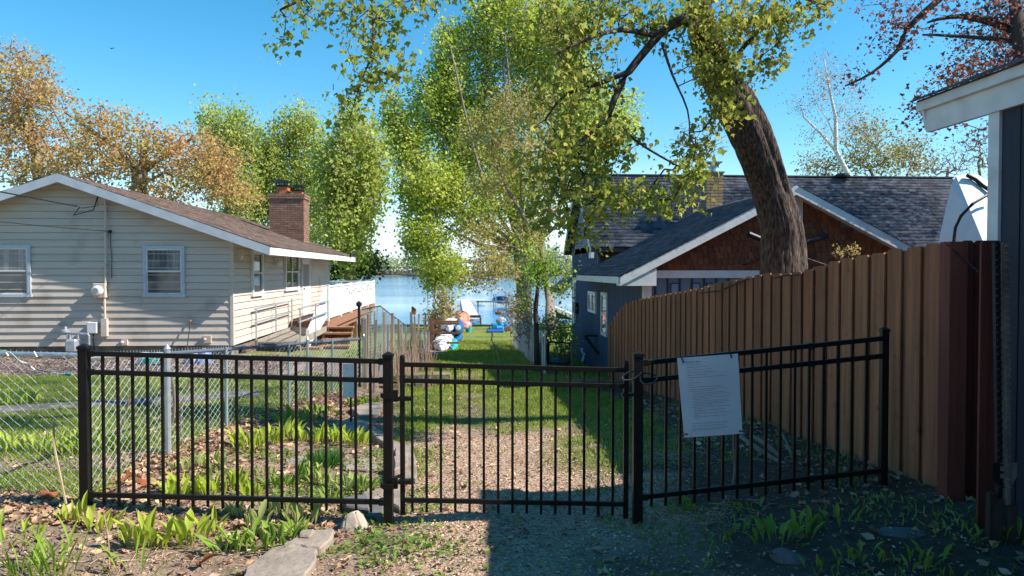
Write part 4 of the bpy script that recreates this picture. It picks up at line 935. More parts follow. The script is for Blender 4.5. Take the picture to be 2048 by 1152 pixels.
# steel posts leaning against the shed
for i, (pxa, pxb, m_, w_) in enumerate(((1993, 2000, darkmetal, .03), (2011, 2016, M('rusty_steel', (.16, .12, .10), .8, (.30, .26, .22), 6, (3, 3, .8)), .035))):
    a = P(pxa, 484 + i, 4.80); b_ = P(pxb, 1010, 4.72); t = thing('steel_post', ('dark' if i == 0 else 'rusty pale-topped') + ' steel fence post leaning on the shed corner', 'fence post', b_)
    MB().beam(a, b_, w_, .012).beam(a + Vector((0, .02, 0)), b_ + Vector((0, .02, 0)), .01, .035).build('shaft', m_, t)
    st_ = MB()
    for k in range(34): q = a.lerp(b_, (k + .5) / 36); st_.box(q.x - .012, q.x + .012, q.y - .02, q.y - .006, q.z - .006, q.z + .006)
    st_.build('studs', m_, t)['kind'] = 'stuff'
    q = a.lerp(b_, .84); MB().prism([(q.x - .055, q.y - .012, q.z), (q.x + .055, q.y - .012, q.z), (q.x + .055, q.y - .012, q.z - .09), (q.x + .02, q.y - .012, q.z - .14), (q.x - .02, q.y - .012, q.z - .14), (q.x - .055, q.y - .012, q.z - .09)], (0, .005, 0)).build('anchor_plate', m_, t)
for i, px_ in enumerate((1982, 1996, 2022)):
    a = P(px_, 985 + i * 12, 4.72); tag(MB().box(a.x - .02, a.x + .025, a.y - .02, a.y + .02, gf(a.x, a.y), a.z).build('wood_stake', barkd), ('leftmost' if i == 0 else 'middle' if i == 1 else 'rightmost') + ' short grey stake at the foot of the steel posts', 'stake', 'short stakes by the shed')
# ------------------------------------------------------------------ black metal fence and gate
DF = 5.63; mm = DF / F
nrmF = Vector((-FW.x, -FW.y, 0)).normalized()          # towards the camera
def fp(px, py, off=0.0, d=DF):
    p = P(px, py, d); return p + nrmF * off
def mpost(px, ptop, wpx, parent, d=DF, cap=True, deep=.25):
    a = P(px, ptop, d); w_ = wpx * d / F; z0 = gf(a.x, a.y) - deep; rx_ = RT * (w_ / 2); ry = nrmF * (w_ / 2)
    poly = [Vector((a.x, a.y, z0)) + q for q in (-rx_ - ry, rx_ - ry, rx_ + ry, -rx_ + ry)]
    o = MB().prism(poly, (0, 0, a.z - z0 - .035)).build('post', blackmetal, parent, bevel=.003)
    if cap:
        k = 1.14; mb = MB(); base = Vector((a.x, a.y, a.z - .035)); q = [base + (v - Vector((a.x, a.y, z0))) * k for v in poly]
        mb.prism(q, (0, 0, .022)); top = [v + Vector((0, 0, .022)) for v in q]; ap = base + Vector((0, 0, .045))
        mb.add(top + [ap], [(0, 1, 4), (1, 2, 4), (2, 3, 4), (3, 0, 4)]); mb.build('post_cap', blackmetal, o)
    return o
def rail_(a, b_, h, t, parent, name='rail'):
    return MB().beam(a, b_, t, h).build(name, blackmetal, parent, bevel=.0025)
def pickets(xs, rails, ext, parent, dfun, wv=.019):
    """rails: (top line, bottom line) as px->py; each picket a square bar"""
    for x in xs:
        d = dfun(x); a = P(x, rails[0](x), d); b_ = P(x, rails[1](x) + ext + random.uniform(-1.5, 1.5), d); b_.x, b_.y = a.x, a.y
        MB().box(a.x - wv / 2, a.x + wv / 2, a.y - wv / 2, a.y + wv / 2, b_.z, a.z).build('picket', blackmetal, parent)
lin = lambda x0, y0, x1, y1: (lambda x: y0 + (y1 - y0) * (x - x0) / (x1 - x0))
lf = thing('metal_fence', 'black metal picket fence panel on the left over the hosta bed', 'fence', fp(168, 1000))
mpost(168, 689, 18, lf); p2 = mpost(776, 705, 18, lf)
t1, t2, t3 = lin(177, 703, 767, 719), lin(177, 740, 767, 757), lin(177, 985, 767, 1000)
for f_ in (t1, t2, t3): rail_(fp(177, f_(177) + 4), fp(768, f_(768) + 4), .036, .03, lf)
pickets([205 + i * 29.75 for i in range(19)], (t1, t3), 26, lf, lambda x: DF)
for f_ in (t1, t2, t3):
    for x in (181, 763):
        MB().beam(fp(x - 5, f_(x) + 4, 0), fp(x + 5, f_(x) + 4, 0), .040, .047).build('rail_bracket', blackmetal, lf)
for (yy) in (791, 971):      # wrap-round bands with hinge bolts
    c = fp(776, yy); MB().beam(c - RT * .038, c + RT * .042, .078, .035).tube([c - RT * .055, c - RT * .038], .018, 8).build('hinge_band', blackmetal, p2)
gt = thing('metal_gate', 'closed black metal picket gate across the grass path', 'gate', fp(1030, 1030))
def stile(px, pt, pb, w_=.036):
    a = P(px, pt, DF); b_ = P(px, pb, DF); return MB().box(a.x - w_ / 2, a.x + w_ / 2, a.y - w_ / 2, a.y + w_ / 2, b_.z, a.z - .02).lathe((a.x, a.y, a.z - .02), [(.02, 0), (.018, .018), (.0, .03)], 8).build('stile', blackmetal, gt)
stile(804.5, 711, 1031); stile(1252, 722, 1038)
u1, u2, u3 = lin(810, 725, 1247, 736), lin(810, 757, 1247, 768), lin(810, 996, 1247, 1004)
for f_ in (u1, u2, u3): rail_(fp(809, f_(809) + 4), fp(1248, f_(1248) + 4), .034, .028, gt)
pickets([824 + i * 28.7 for i in range(15)], (u1, u3), 29, gt, lambda x: DF)
for yy in (791, 957):
    c = fp(804.5, yy + 6); a = fp(789, yy + 1 + (8 if yy > 900 else 0)); MB().beam(c - RT * .028, c + RT * .055, .05, .03).tube([c + RT * .055, c + RT * .07], .018, 8).box(a.x - .02, a.x + .025, a.y - .02, a.y + .02, a.z - .04, a.z + .045).build('hinge', blackmetal, gt)
c = fp(1252, 789); MB().beam(c - RT * .03, c + RT * .09, .045, .022).build('latch', blackmetal, gt)
rf = thing('metal_fence', 'black metal picket fence panel on the right climbing toward the cedar fence', 'fence', fp(1275, 1000))
mpost(1276, 703, 19, rf); mpost(1769, 655, 14, rf, 5.85, deep=.3)
dr = lambda x: DF + (x - 1276) / 493 * .2
r1, r2, r3 = lin(1285, 722, 1765, 674), lin(1285, 757, 1765, 709), lin(1285, 990, 1765, 938)
for f_ in (r1, r2, r3): rail_(P(1284, f_(1284) + 4, DF), P(1765, f_(1765) + 3, 5.84), .036, .03, rf)
pickets([1304 + i * 28.6 for i in range(16)], (r1, r3), 28, rf, dr)
for f_ in (r1, r2, r3):
    for x in (1290, 1622): MB().beam(P(x - 5, f_(x - 5) + 4, dr(x)), P(x + 5, f_(x + 5) + 4, dr(x)), .044, .048).build('rail_bracket', blackmetal, rf)
# cable loop holding the gate shut
def arc(pts, n=8):
    pts = [Vector(p) for p in pts]; out = []
    for i in range(len(pts) - 1):
        p0, p1, p2_, p3 = pts[max(i - 1, 0)], pts[i], pts[i + 1], pts[min(i + 2, len(pts) - 1)]
        for k in range(n):
            t = k / n; out.append(.5 * ((2 * p1) + (p2_ - p0) * t + (2 * p0 - 5 * p1 + 4 * p2_ - p3) * t * t + (3 * p1 - p0 - 3 * p2_ + p3) * t ** 3))
    return out + [pts[-1]]
lock = M('coated_cable', (.05, .05, .055), .25, spec=.8)
tag(MB().tube(arc([fp(1258, 742, .03), fp(1244, 752, .03), fp(1246, 758, .05), fp(1262, 757, .05), fp(1275, 749, .05), fp(1281, 742, .05)]), .007, 6).tube(arc([fp(1279, 750, .05), fp(1279, 760, .05), fp(1288, 766, .06), fp(1305, 763, .05), fp(1312, 752, .02), fp(1296, 748, -.03), fp(1262, 744, -.03)]), .007, 6).build('lock_cable', lock),
    'looped dark locking cable round the gate stile and right gate post', 'cable lock')
# notice on the right panel
paper = M('notice_paper', (.86, .84, .86), .45, (.80, .79, .82), 3.0)
ink = M('print_ink', (.10, .10, .13), .8)
ink2 = M('print_heading', (.16, .02, .05), .8)
sg = thing('rules_notice', 'white printed rules notice cable-tied to the right black fence panel', 'notice', fp(1415, 800, .04))
ca_, cb_, cc_, cd_ = [P(x, y, dr(x)) + nrmF * .035 for x, y in ((1352, 715), (1473, 706), (1482, 865), (1366, 873))]
def pos(u, v): return (ca_.lerp(cb_, u)).lerp(cd_.lerp(cc_, u), v)
NX = 10; vs = []
for j in range(NX + 1):
    for i in range(NX + 1): vs.append(pos(i / NX, j / NX) + nrmF * (.006 * math.sin(i / NX * 3.1) + .003 * math.sin(j * .9)))
MB().add(vs, [(j * (NX + 1) + i, (j + 1) * (NX + 1) + i, (j + 1) * (NX + 1) + i + 1, j * (NX + 1) + i + 1) for j in range(NX) for i in range(NX)]).build('sheet', paper, sg)
lines = MB()
def dash(u0, u1, v, h=.0035):
    x = u0
    while x < u1:
        l = random.uniform(.012, .05); x1 = min(x + l, u1)
        o = lambda u: nrmF * (.006 * math.sin(u * 3.1) + .003 * math.sin(v * NX * .9) + .0025)
        lines.add([pos(x, v) + o(x), pos(x, v + h) + o(x), pos(x1, v + h) + o(x1), pos(x1, v) + o(x1)], [(0, 1, 2, 3)]); x = x1 + .009
V_ = [(.14, .36, .093), (.14, .50, .125), (.14, .54, .16), (.14, .62, .193), (.14, .47, .225), (.14, .78, .255), (.17, .22, .285), (.14, .36, .32), (.14, .24, .35), (.14, .73, .378), (.14, .77, .408), (.14, .58, .43)]
v = .455; ls = [(.20, .74), (.20, .83), (.20, .53), (.20, .80), (.20, .49), (.20, .79), (.20, .80), (.20, .74), (.20, .52), (.18, .82), (.20, .34), (.20, .74), (.20, .39), (.20, .81), (.20, .31), (.20, .75), (.20, .30)]
for a, b_ in ls: V_.append((a, b_, v)); v += .0195
V_ += [(.14, .76, .83), (.14, .72, .862), (.14, .74, .895), (.14, .62, .915)]
for a, b_, v in V_: dash(a, b_, v)
lines.build('printed_lines', ink, sg)['kind'] = 'stuff'
tc_ = bpy.data.curves.new('heading', 'FONT'); tc_.body = 'Association Rules'; tc_.size = 1.0
to = bpy.data.objects.new('heading_src', tc_); COL.objects.link(to); bpy.context.view_layer.update()
hm = bpy.data.meshes.new_from_object(to); bpy.data.objects.remove(to); bpy.data.curves.remove(tc_)
xs_ = [v_.co.x for v_ in hm.vertices]; x0_, x1_ = min(xs_), max(xs_)
for v_ in hm.vertices:
    u = .13 + .24 * (v_.co.x - x0_) / (x1_ - x0_); vv = .068 - .024 * v_.co.y
    v_.co = pos(u, vv) + nrmF * (.006 * math.sin(u * 3.1) + .003 * math.sin(vv * NX * .9) + .0028)
hm.materials.clear(); hm.materials.append(ink2); link('heading', hm, sg)
for (u, v, du, dv) in ((.09, .05, -.03, -.075), (.88, .03, -.02, -.09), (.05, .955, -.05, .0), (.95, .965, .06, 0)):
    a = pos(u, v) + nrmF * .009; b_ = pos(u + du, v + dv) + nrmF * .010; MB().beam(a, b_, .009, .006).beam(a + nrmF * .002, a - (b_ - a) * .15 + nrmF * .002, .014, .010).build('cable_tie', blackmetal, sg)
# small back-turned sign on a stake in the bed
ss = thing('stake_sign', 'blank pale metal sign on a black stake in the garden bed', 'sign', G(703, 852)); dS = (G(703, 852) - CAM).dot(FW)
a, b_ = P(686, 728, dS), P(711, 795, dS)
MB().box(a.x, b_.x, a.y - .006, a.y, b_.z, a.z).build('plate', M('sign_back', (.88, .88, .88), .5, (.78, .78, .80), 3), ss)
for (x, y) in ((694, 737), (701, 761), (700, 786)): q = P(x, y, dS); MB().lathe((q.x, a.y - .006, q.z), [(.006, 0), (.006, -.004), (.0, -.005)], 8, 'y').build('rivet', darkmetal, ss)
q0, q1 = P(701, 740, dS), P(704, 856, dS); MB().box(q0.x - .012, q0.x + .012, a.y + .002, a.y + .02, q1.z, q0.z).build('stake', blackmetal, ss)

# ------------------------------------------------------------------ chain-link fence
def chain(pts2, zt, zbot, cell, rw, m, parent, name='wire_mesh'):
    """pts2: ground polyline; zt/zbot functions of arclength"""
    L_ = [0]
    for a, b_ in zip(pts2[:-1], pts2[1:]): L_.append(L_[-1] + math.hypot(b_[0] - a[0], b_[1] - a[1]))
    tot = L_[-1]
    fx = lambda s: np.interp(s, L_, [p[0] for p in pts2]); fy = lambda s: np.interp(s, L_, [p[1] for p in pts2])
    A = []; B = []; n_ = int(tot / cell)
    for i in range(n_ + 1):
        s0 = i * cell; prev = None; top = float(zt(min(s0, tot))); bot = float(zbot(min(s0, tot))); rows = int((top - bot) / (cell * .60))
        for j in range(rows + 1):
            s = s0 + (cell * .5 if (j + i) % 2 else -cell * .5) + (random.random() - .5) * .003; s = min(max(s, 0), tot)
            z = top - j * cell * .60; bend = .004 if j % 2 else -.004
            p = (float(fx(s)), float(fy(s)) + bend, z)
            if prev: A.append(prev); B.append(p)
            prev = p
        A.append((float(fx(min(s0, tot))), float(fy(min(s0, tot))) - .004, top)); B.append((float(fx(min(s0 + .01, tot))), float(fy(min(s0, tot))), top + .025))
    A, B = np.array(A), np.array(B); r = np.full(len(A), rw); V, Fc = edges_mesh(A, B, r, r, 4)
    o = link(name, fast(name, V, Fc, m, True), parent); o['kind'] = 'stuff'; return tot
a0 = P(-60, 700, 6.25); a1 = P(157, 700, 5.85)
cl = thing('chain_fence', 'galvanised chain-link fence left of the black fence post', 'fence', (a1.x, a1.y, gf(a1.x, a1.y)))
z1t = P(0, 705, 6.1).z; 
chain([(a0.x, a0.y), (a1.x, a1.y)], lambda s: z1t + .0, lambda s: .07, .066, .0019, galvwire, cl)
MB().tube([(a0.x - .5, a0.y + .1, z1t - .02), (a1.x + .06, a1.y + .02, z1t - .0)], .021, 10).build('top_rail', galv, cl)
tw = thing('twine', 'frayed pale green twine tangled in the near chain-link top', 'twine', P(60, 720, 6))
MB().tube(arc([P(-5, 700, 6.0), P(20, 705, 5.98), P(45, 726, 6.0), P(85, 742, 5.98), P(130, 748, 5.97), P(148, 744, 5.96)]), .004, 4).build('cord', M('green_twine', (.25, .45, .38), .8), tw)
for (x0, y0, x1, y1) in ((12, 705, 17, 712), (68, 703, 74, 714), (62, 733, 70, 740), (40, 722, 52, 726)): MB().beam(P(x0, y0, 5.95), P(x1, y1, 5.95), .012, .004).build('tatter', brightwhite, tw)
lump('twine_knot', P(135, 749, 5.94), (.022, .012, .016), M('teal_cord', (.02, .42, .32), .7), 'bright teal knot of cord caught in the chain-link', 'knot', 4)
CFp = [(P(176, 900, 5.9).x, P(176, 900, 5.9).y)] + CF[1:]
cl2 = thing('chain_fence', 'chain-link fence running back along the hosta bed behind the black panel', 'fence', (CF[1][0], CF[1][1], gf(*CF[1])))
pys = {345: 697, 480: 692, 610: 683, 722: 675}
Ls = [0]
for a, b_ in zip(CFp[:-1], CFp[1:]): Ls.append(Ls[-1] + math.hypot(b_[0] - a[0], b_[1] - a[1]))
def ztop2(s): return np.interp(s, Ls, [1.24, 1.10, .955, .83, .64])
def zbot2(s):
    x = np.interp(s, Ls, [p[0] for p in CFp]); y = np.interp(s, Ls, [p[1] for p in CFp]); return gf(x, y) + .03
chain(CFp, ztop2, zbot2, .066, .0017, galvwire, cl2)
tp = [Vector((x, y, float(ztop2(l)) - .02)) for (x, y), l in zip(CFp, Ls)]
MB().tube(tp[:2], .021, 8).build('top_rail', galv, cl2); MB().tube(tp[1:], .021, 8).build('top_rail', M('dull_rail', (.12, .15, .20), .6, metal=.3), cl2)
for i, (s_, r_) in enumerate(((1, .03), (3, .022), (4, .022))):
    x, y = CFp[s_]; MB().lathe((x + .04, y, gf(x, y) - .1), [(r_, 0), (r_, float(ztop2(Ls[s_])) - gf(x, y) + .13), (r_ * 1.3, float(ztop2(Ls[s_])) - gf(x, y) + .13), (0, float(ztop2(Ls[s_])) - gf(x, y) + .18)], 10).build('post', galv, cl2)
for s_ in (2.9, 4.8, 6.6):
    x = np.interp(s_, Ls, [p[0] for p in CFp]); y = np.interp(s_, Ls, [p[1] for p in CFp]); MB().tube([(x + .03, y, gf(x, y) - .1), (x + .03, y, float(ztop2(s_)))], .018, 8).build('post', oldwire, cl2)
# taller net fence beyond
NF = [(-1.95, 14.35), (-1.75, 15.6), (-1.75, 17.5), (-1.6, 20.0), (-1.35, 22.5), (-1.15, 24.5)]
nfz = [onX(738, 616, -1.9).z, 1.18, .92, .48, .10, -.05]
nf = thing('wire_net_fence', 'tall sagging wire net fence with wooden posts beside the deck', 'fence', (NF[0][0], NF[0][1], gf(*NF[0])))
Ln = [0]
for a, b_ in zip(NF[:-1], NF[1:]): Ln.append(Ln[-1] + math.hypot(b_[0] - a[0], b_[1] - a[1]))
nz = lambda s: np.interp(s, Ln, nfz); nxx = lambda s: np.interp(s, Ln, [p[0] for p in NF]); nyy = lambda s: np.interp(s, Ln, [p[1] for p in NF])
A = []; B = []
for s in np.arange(0, Ln[-1], .05):
    x, y = nxx(s), nyy(s); A.append((x, y, gf(x, y))); B.append((x + .02 * math.sin(s * 9), y, nz(s)))
for k in range(24):
    t = k / 23; sv = np.arange(0, Ln[-1], .35)
    for s, s2 in zip(sv[:-1], sv[1:]):
        z0, z1 = gf(nxx(s), nyy(s)), gf(nxx(s2), nyy(s2)); A.append((nxx(s), nyy(s), z0 + (nz(s) - z0) * t)); B.append((nxx(s2), nyy(s2), z1 + (nz(s2) - z1) * t))
r = np.full(len(A), .0032); V, Fc = edges_mesh(np.array(A), np.array(B), r, r, 3)
o = link('wire_net', fast('wire_net', V, Fc, oldwire), nf); o['kind'] = 'stuff'
MB().tube([(nxx(s), nyy(s), nz(s)) for s in Ln], .012, 6).build('top_wire', darkmetal, nf)
q = P(718, 611, 14.0); MB().tube([(q.x, q.y, gf(q.x, q.y)), (q.x, q.y, q.z)], .028, 8).lathe((q.x, q.y, q.z - .02), [(.03, 0), (.055, .02), (.055, .07), (.0, .11)], 10).build('corner_post', darkmetal, nf)
stakes = [(741, 612, 14.9, 3, 0), (749, 622, 15.2, 2, 0), (768, 624, 15.9, 2.6, .0), (785, 626, 17.0, 4, -.02), (822, 624, 18.5, 3.4, 0), (797, 638, 18, 3, .02)]
for i, (px_, pt_, d_, w_, ln) in enumerate(stakes):
    q = P(px_, pt_, d_); w2 = w_ * d_ / F; b0 = Vector((q.x + ln, q.y, gf(q.x, q.y) - .05))
    MB().beam(b0, q, w2 * 1.3, w2 * 1.3).build('post', stakewood if i % 3 != 1 else greywood, nf)
sts = [(736, 628, 745, 14.2), (731, 637, 775, 14.0), (793, 705, 768, 13.2), (752, 640, 770, 13.6), (825, 646, 745, 16.5), (829, 632, 742, 16.8), (838, 628, 735, 17.5), (848, 640, 735, 17.2), (857, 650, 728, 17.5), (776, 650, 760, 13.8), (812, 660, 745, 15.5), (802, 655, 750, 15)]
lbs = ['tall straight', 'leaning tan', 'short broken', 'slim grey', 'pale upright', 'tallest of the cluster', 'thin dark-tipped', 'bent brown', 'short thick', 'split grey', 'knotty', 'crooked']
for i, (px_, pt_, pb_, d_) in enumerate(sts):
    q = P(px_, pt_, d_); q2 = P(px_ + random.uniform(-6, 6), pb_, d_); b0 = Vector((q2.x, q2.y, gf(q2.x, q2.y) - .05)); w2 = random.uniform(.028, .045)
    tag(MB().beam(b0, q, w2, w2).build('garden_stake', stakewood if i % 2 == 0 else greywood), lbs[i] + ' wooden garden stake in the bed behind the gate post', 'stake', 'garden stakes in the bed left of the path')

# ------------------------------------------------------------------ wall blocks and edging by the path
bw = thing('stone_bed_wall', 'low weathered stone wall ending the garden bed left of the path', 'wall', G(840, 782))
c0_ = G(770, 778); c1_ = G(868, 776); u = (c1_ - c0_); u.z = 0; L_ = u.length; u.normalize(); nv = Vector((-u.y, u.x, 0))
for r_ in range(2):
    s = 0 if r_ == 0 else .12
    while s < L_:
        w_ = random.uniform(.22, .4); p = c0_ + u * s; zz = gf(p.x, p.y) - .05 + r_ * .16
        MB().prism([p + nv * -.02 + Vector((0, 0, zz - p.z)), p + u * (w_ - .015) + nv * random.uniform(-.04, 0) + Vector((0, 0, zz - p.z)), p + u * (w_ - .015) + nv * .25 + Vector((0, 0, zz - p.z)), p + nv * .25 + Vector((0, 0, zz - p.z))], (0, 0, .15)).build('stone', M('mossy_stone', (.22, .18, .13), .95, (.13, .13, .06), 5, var=.25, bump=.8, bs=20), bw, bevel=.02)
        s += w_
def slab(pxs, th, label, name='flagstone', m=stone, cat='flagstone', up=.03, seed=0, group=None):
    pg = [G(x, y) for x, y in pxs]; rs = random.Random(seed); q = []
    n_ = len(pg)
    for i in range(n_):
        a, b_ = pg[i], pg[(i + 1) % n_]
        for k in range(3):
            t = k / 3; p = a.lerp(b_, t); j = .012 if k else .0; q.append(Vector((p.x + rs.uniform(-j, j), p.y + rs.uniform(-j, j), 0)))
    zt_ = sum(gf(v.x, v.y) for v in q) / len(q) + up
    q = [Vector((v.x, v.y, zt_ - th)) for v in q]
    return tag(MB().prism(q, (0, 0, th)).build(name, m, bevel=.012), label, cat, group)
slab([(490, 1152), (545, 1108), (580, 1098), (640, 1112), (625, 1152), (600, 1195), (470, 1195)], .10, 'large flat flagstone at the bottom edge of the photo', seed=1, up=.055)
slab([(566, 1114), (605, 1078), (668, 1078), (660, 1105), (640, 1118), (600, 1112)], .10, 'grey flagstone just behind the large bottom-edge slab', seed=2, up=.07)
slab([(597, 1098), (604, 1082), (630, 1080), (622, 1098)], .05, 'small thin stone chip lying on the grey flagstone', seed=22, up=.085)
slab([(735, 873), (748, 868), (790, 893), (822, 905), (817, 925), (788, 912), (760, 893)], .16, 'narrow curved edging stone at the far end beside the lawn', seed=3, up=.07)
slab([(790, 915), (822, 907), (832, 935), (833, 970), (806, 972), (786, 940)], .16, 'broad edging stone seen between gate post and gate', seed=4, up=.09)
slab([(786, 945), (812, 940), (816, 960), (788, 968)], .08, 'square paver stacked on the broad edging stone', seed=5, up=.15)
slab([(786, 975), (805, 972), (812, 1000), (800, 1028), (782, 1020)], .12, 'upright-looking edging stone right behind the gate post', seed=6, up=.06)
slab([(570, 922), (600, 917), (622, 922), (618, 932), (575, 934)], .08, 'small paver left of the dark grass tuft', seed=7, up=.03)
slab([(684, 930), (700, 922), (748, 923), (760, 938), (735, 947), (690, 945)], .08, 'pale paver right of the dark grass tuft', seed=8, up=.03)
slab([(722, 985), (765, 984), (768, 1000), (730, 1003)], .08, 'pale paver low beside the gate post in the bed', seed=9, up=.03)
slab([(684, 1012), (735, 1008), (740, 1035), (690, 1030)], .08, 'dark slate slab behind the pale boulder', seed=10, up=.07, m=darkrock)
slab([(742, 1018), (768, 1022), (765, 1048), (735, 1042)], .06, 'dark slate piece between boulder and gate post', seed=11, up=.04, m=darkrock)
slab([(640, 862), (700, 846), (740, 850), (735, 862), (680, 868)], .06, 'thin shaded slab behind the far hostas', seed=12, up=.03)
slab([(700, 826), (745, 815), (765, 818), (760, 835), (720, 842)], .12, 'rough grey rock piece in the shaded part of the bed', seed=13, up=.08)
def rockhull(name, c, r, m, label, cat, seed, pts=None):
    import bmesh
    rs = np.random.default_rng(seed); bm = bmesh.new()
    if pts is None:
        v = rs.normal(size=(16, 3)); v /= np.linalg.norm(v, axis=1, keepdims=True); v[:, 2] = np.minimum(v[:, 2], rs.uniform(.55, .8)); pts = v
    for q in pts: bm.verts.new((c[0] + q[0] * r[0], c[1] + q[1] * r[1], c[2] + q[2] * r[2]))
    bmesh.ops.convex_hull(bm, input=bm.verts[:]); bmesh.ops.bevel(bm, geom=bm.edges[:], offset=min(r) * .12, segments=2, affect='EDGES')
    me = bpy.data.meshes.new(name); bm.to_mesh(me); bm.free(); me.materials.append(m); return tag(link(name, me), label, cat)
p = G(707, 1056); rockhull('boulder', (p.x, p.y, p.z), (.115, .10, .14), palerock, 'pale pink boulder at the foot of the left gate post', 'boulder', 8,
    [(-.95, -.5, -.4), (-.8, -.6, .25), (-.45, -.5, .8), (.1, -.35, 1.0), (.55, -.4, .7), (.95, -.5, .1), (.9, -.6, -.5), (-.7, .8, -.4), (-.3, .7, .7), (.4, .7, .8), (.9, .7, 0), (.8, .8, -.5), (.0, -.95, -.3), (-.5, -.9, .1), (.5, -.85, .2)])
for i, (x, y, rx_, rz_, lb) in enumerate(((1578, 1118, .13, .07, 'dark squarish rock between ferns in the right shade'), (1590, 1058, .14, .03, 'flat dark rock behind the squarish one'), (1800, 1068, .2, .04, 'dark rock beneath the corner post'))):
    p = G(x, y); rockhull('rock', (p.x, p.y, p.z), (rx_, .13, rz_), darkrock, lb, 'rock', 20 + i)

# ------------------------------------------------------------------ canoes, kayaks and boards on the rack
def hull(name, c, L_, w_, h_, m, label, cat, group=None, rot=0, parent=None, closed=True, bump=0, tipup=.0):
    n1, n2 = 17, 14; vs = []; 
    for i in range(n1):
        t = i / (n1 - 1) * 2 - 1; k = max(1 - abs(t) ** 2.0, 0) ** .8 * .97 + .03
        for j in range(n2):
            a = 2 * math.pi * j / n2; x = math.cos(a) * w_ / 2 * k; z = math.sin(a) * h_ / 2 * (k * .8 + .2 if True else k) + tipup * t * t
            wob = 1 + bump * math.sin(i * 1.3 + j * 2.9); x *= 1 + bump * .8 * math.sin(j * 2.6 + i * .9)
            vs.append((c[0] + (x * math.cos(rot) - t * L_ / 2 * math.sin(rot)) * 1, c[1] + t * L_ / 2 * math.cos(rot) + x * math.sin(rot), c[2] + z * wob))
    fs = [(i * n2 + j, i * n2 + (j + 1) % n2, (i + 1) * n2 + (j + 1) % n2, (i + 1) * n2 + j) for i in range(n1 - 1) for j in range(n2)] + [tuple(range(n2 - 1, -1, -1)), tuple((n1 - 1) * n2 + j for j in range(n2))]
    o = MB().add(vs, fs).build(name, m, parent, smooth=True); return tag(o, label, cat, group)
rk = thing('boat_rack', 'brown timber rack holding wrapped canoes beside the path', 'rack', P(868, 694, 26))
dkrope = M('strap_webbing', (.06, .06, .07), .7)
rackw = M('rack_wood', (.28, .14, .09), .85, (.13, .06, .04), 4)
for (px_, d_) in ((860, 24.8), (865, 27.5), (869, 30.2)):
    a = P(px_, 640, d_); MB().box(a.x - .06, a.x + .06, a.y - .06, a.y + .06, gf(a.x, a.y) - .1, P(px_, 626 + (30 - d_) * 2, d_).z).build('upright', rackw, rk)
    for yy in (.28, .60, .92): 
        z_ = gf(a.x, a.y) + yy; MB().box(a.x + .062, a.x + .95, a.y - .04, a.y + .04, z_ - .09, z_ - .02).build('arm', rackw, rk)
for (x, y, d_, w_, h_, m_, lb) in ((901, 650, 29.2, .84, .54, whitewrap, 'top wrapped canoe on the brown rack'), (896, 669, 28.2, .62, .38, whitewrap, 'middle wrapped canoe in the brown rack'), (886, 686, 26.2, .72, .50, whitewrap, 'lowest and nearest wrapped canoe of the rack')):
    q = P(x, y, d_); T_ = thing('wrapped_canoe', lb, 'canoe', (q.x, q.y, q.z), 'wrapped canoes on the rack'); hb = hull('tarp', q, 4.2, w_, h_, m_, None, None, parent=T_, bump=.14)
    for tt in (-.86, -.5, .0, .5):
        kk = max(1 - abs(tt) ** 2.0, 0) ** .8 * .97 + .03; MB().tube([(q.x + math.cos(a_) * w_ / 2 * kk * 1.07, q.y + tt * 2.1, q.z + math.sin(a_) * h_ / 2 * (kk * .8 + .2) * 1.07) for a_ in [2 * math.pi * i_ / 16 for i_ in range(17)]], .012, 4).build('strap', dkrope, T_)
dblue = M('deep_blue_hull', (.01, .10, .26), .35); dgreen = M('olive_hull', (.10, .11, .05), .5); tealh = M('teal_hull', (.02, .40, .45), .35); dk = M('black_hull', (.02, .022, .025), .5)
for (x, y, d_, w_, h_, m_, nm, lb) in ((917, 654, 28.6, .42, .56, dblue, 'kayak', 'deep blue kayak hanging beside the top wrapped canoe'), (914, 673, 28.6, .46, .33, dblue, 'kayak', 'blue kayak below the hanging deep blue one'), (908, 686, 27.2, .40, .26, dgreen, 'kayak', 'olive kayak low behind the nearest wrapped canoe'), (907, 689, 26.2, .34, .36, tealh, 'paddle_board', 'teal board edge at the foot of the rack'), (886, 659, 31.0, .46, .34, dk, 'kayak', 'black hull in the shade under the top canoe'), (873, 694, 26.0, .40, .34, dk, 'kayak', 'dark hull at the bottom left of the rack')):
    hull(nm, P(x, y, d_), 3.4, w_, h_, m_, lb, 'kayak' if nm == 'kayak' else 'paddle board')
q = P(917, 655, 26.8); tag(MB().lathe((q.x, q.y, q.z), [(.0, -.02), (.09, -.01), (.09, 0), (.0, .01)], 12, 'y').build('hatch_cover', whitewrap), 'round white hatch on the end of the deep blue kayak', 'hatch')
q = P(921, 640, 37); hull('rowboat', (q.x, q.y, q.z + .05), 2.6, 1.0, .85, M('coral_hull', (.72, .26, .17), .55), 'upturned coral-orange dinghy near the lake end of the path', 'dinghy')
q = P(928, 651, 34.5); lump('life_jacket_pile', (q.x, q.y, q.z), (.30, .2, .20), M('pink_fabric', (.75, .16, .24), .7, (.8, .5, .5), 5), 'pink and red pile of beach gear below the coral dinghy', 'beach gear', 31)
q = P(921, 649, 35.5); lump('bag', (q.x, q.y, q.z), (.25, .2, .18), M('red_fabric', (.50, .05, .05), .7), 'dark red bag between dinghy and pink gear', 'bag', 32)
q = P(937, 643, 38); tag(MB().lathe((q.x, q.y, gf(q.x, q.y)), [(.14, 0), (.18, .34), (.16, .34)], 12).build('bucket', tealh), 'teal bucket right of the coral dinghy', 'bucket')
q = P(868, 646, 23.0)
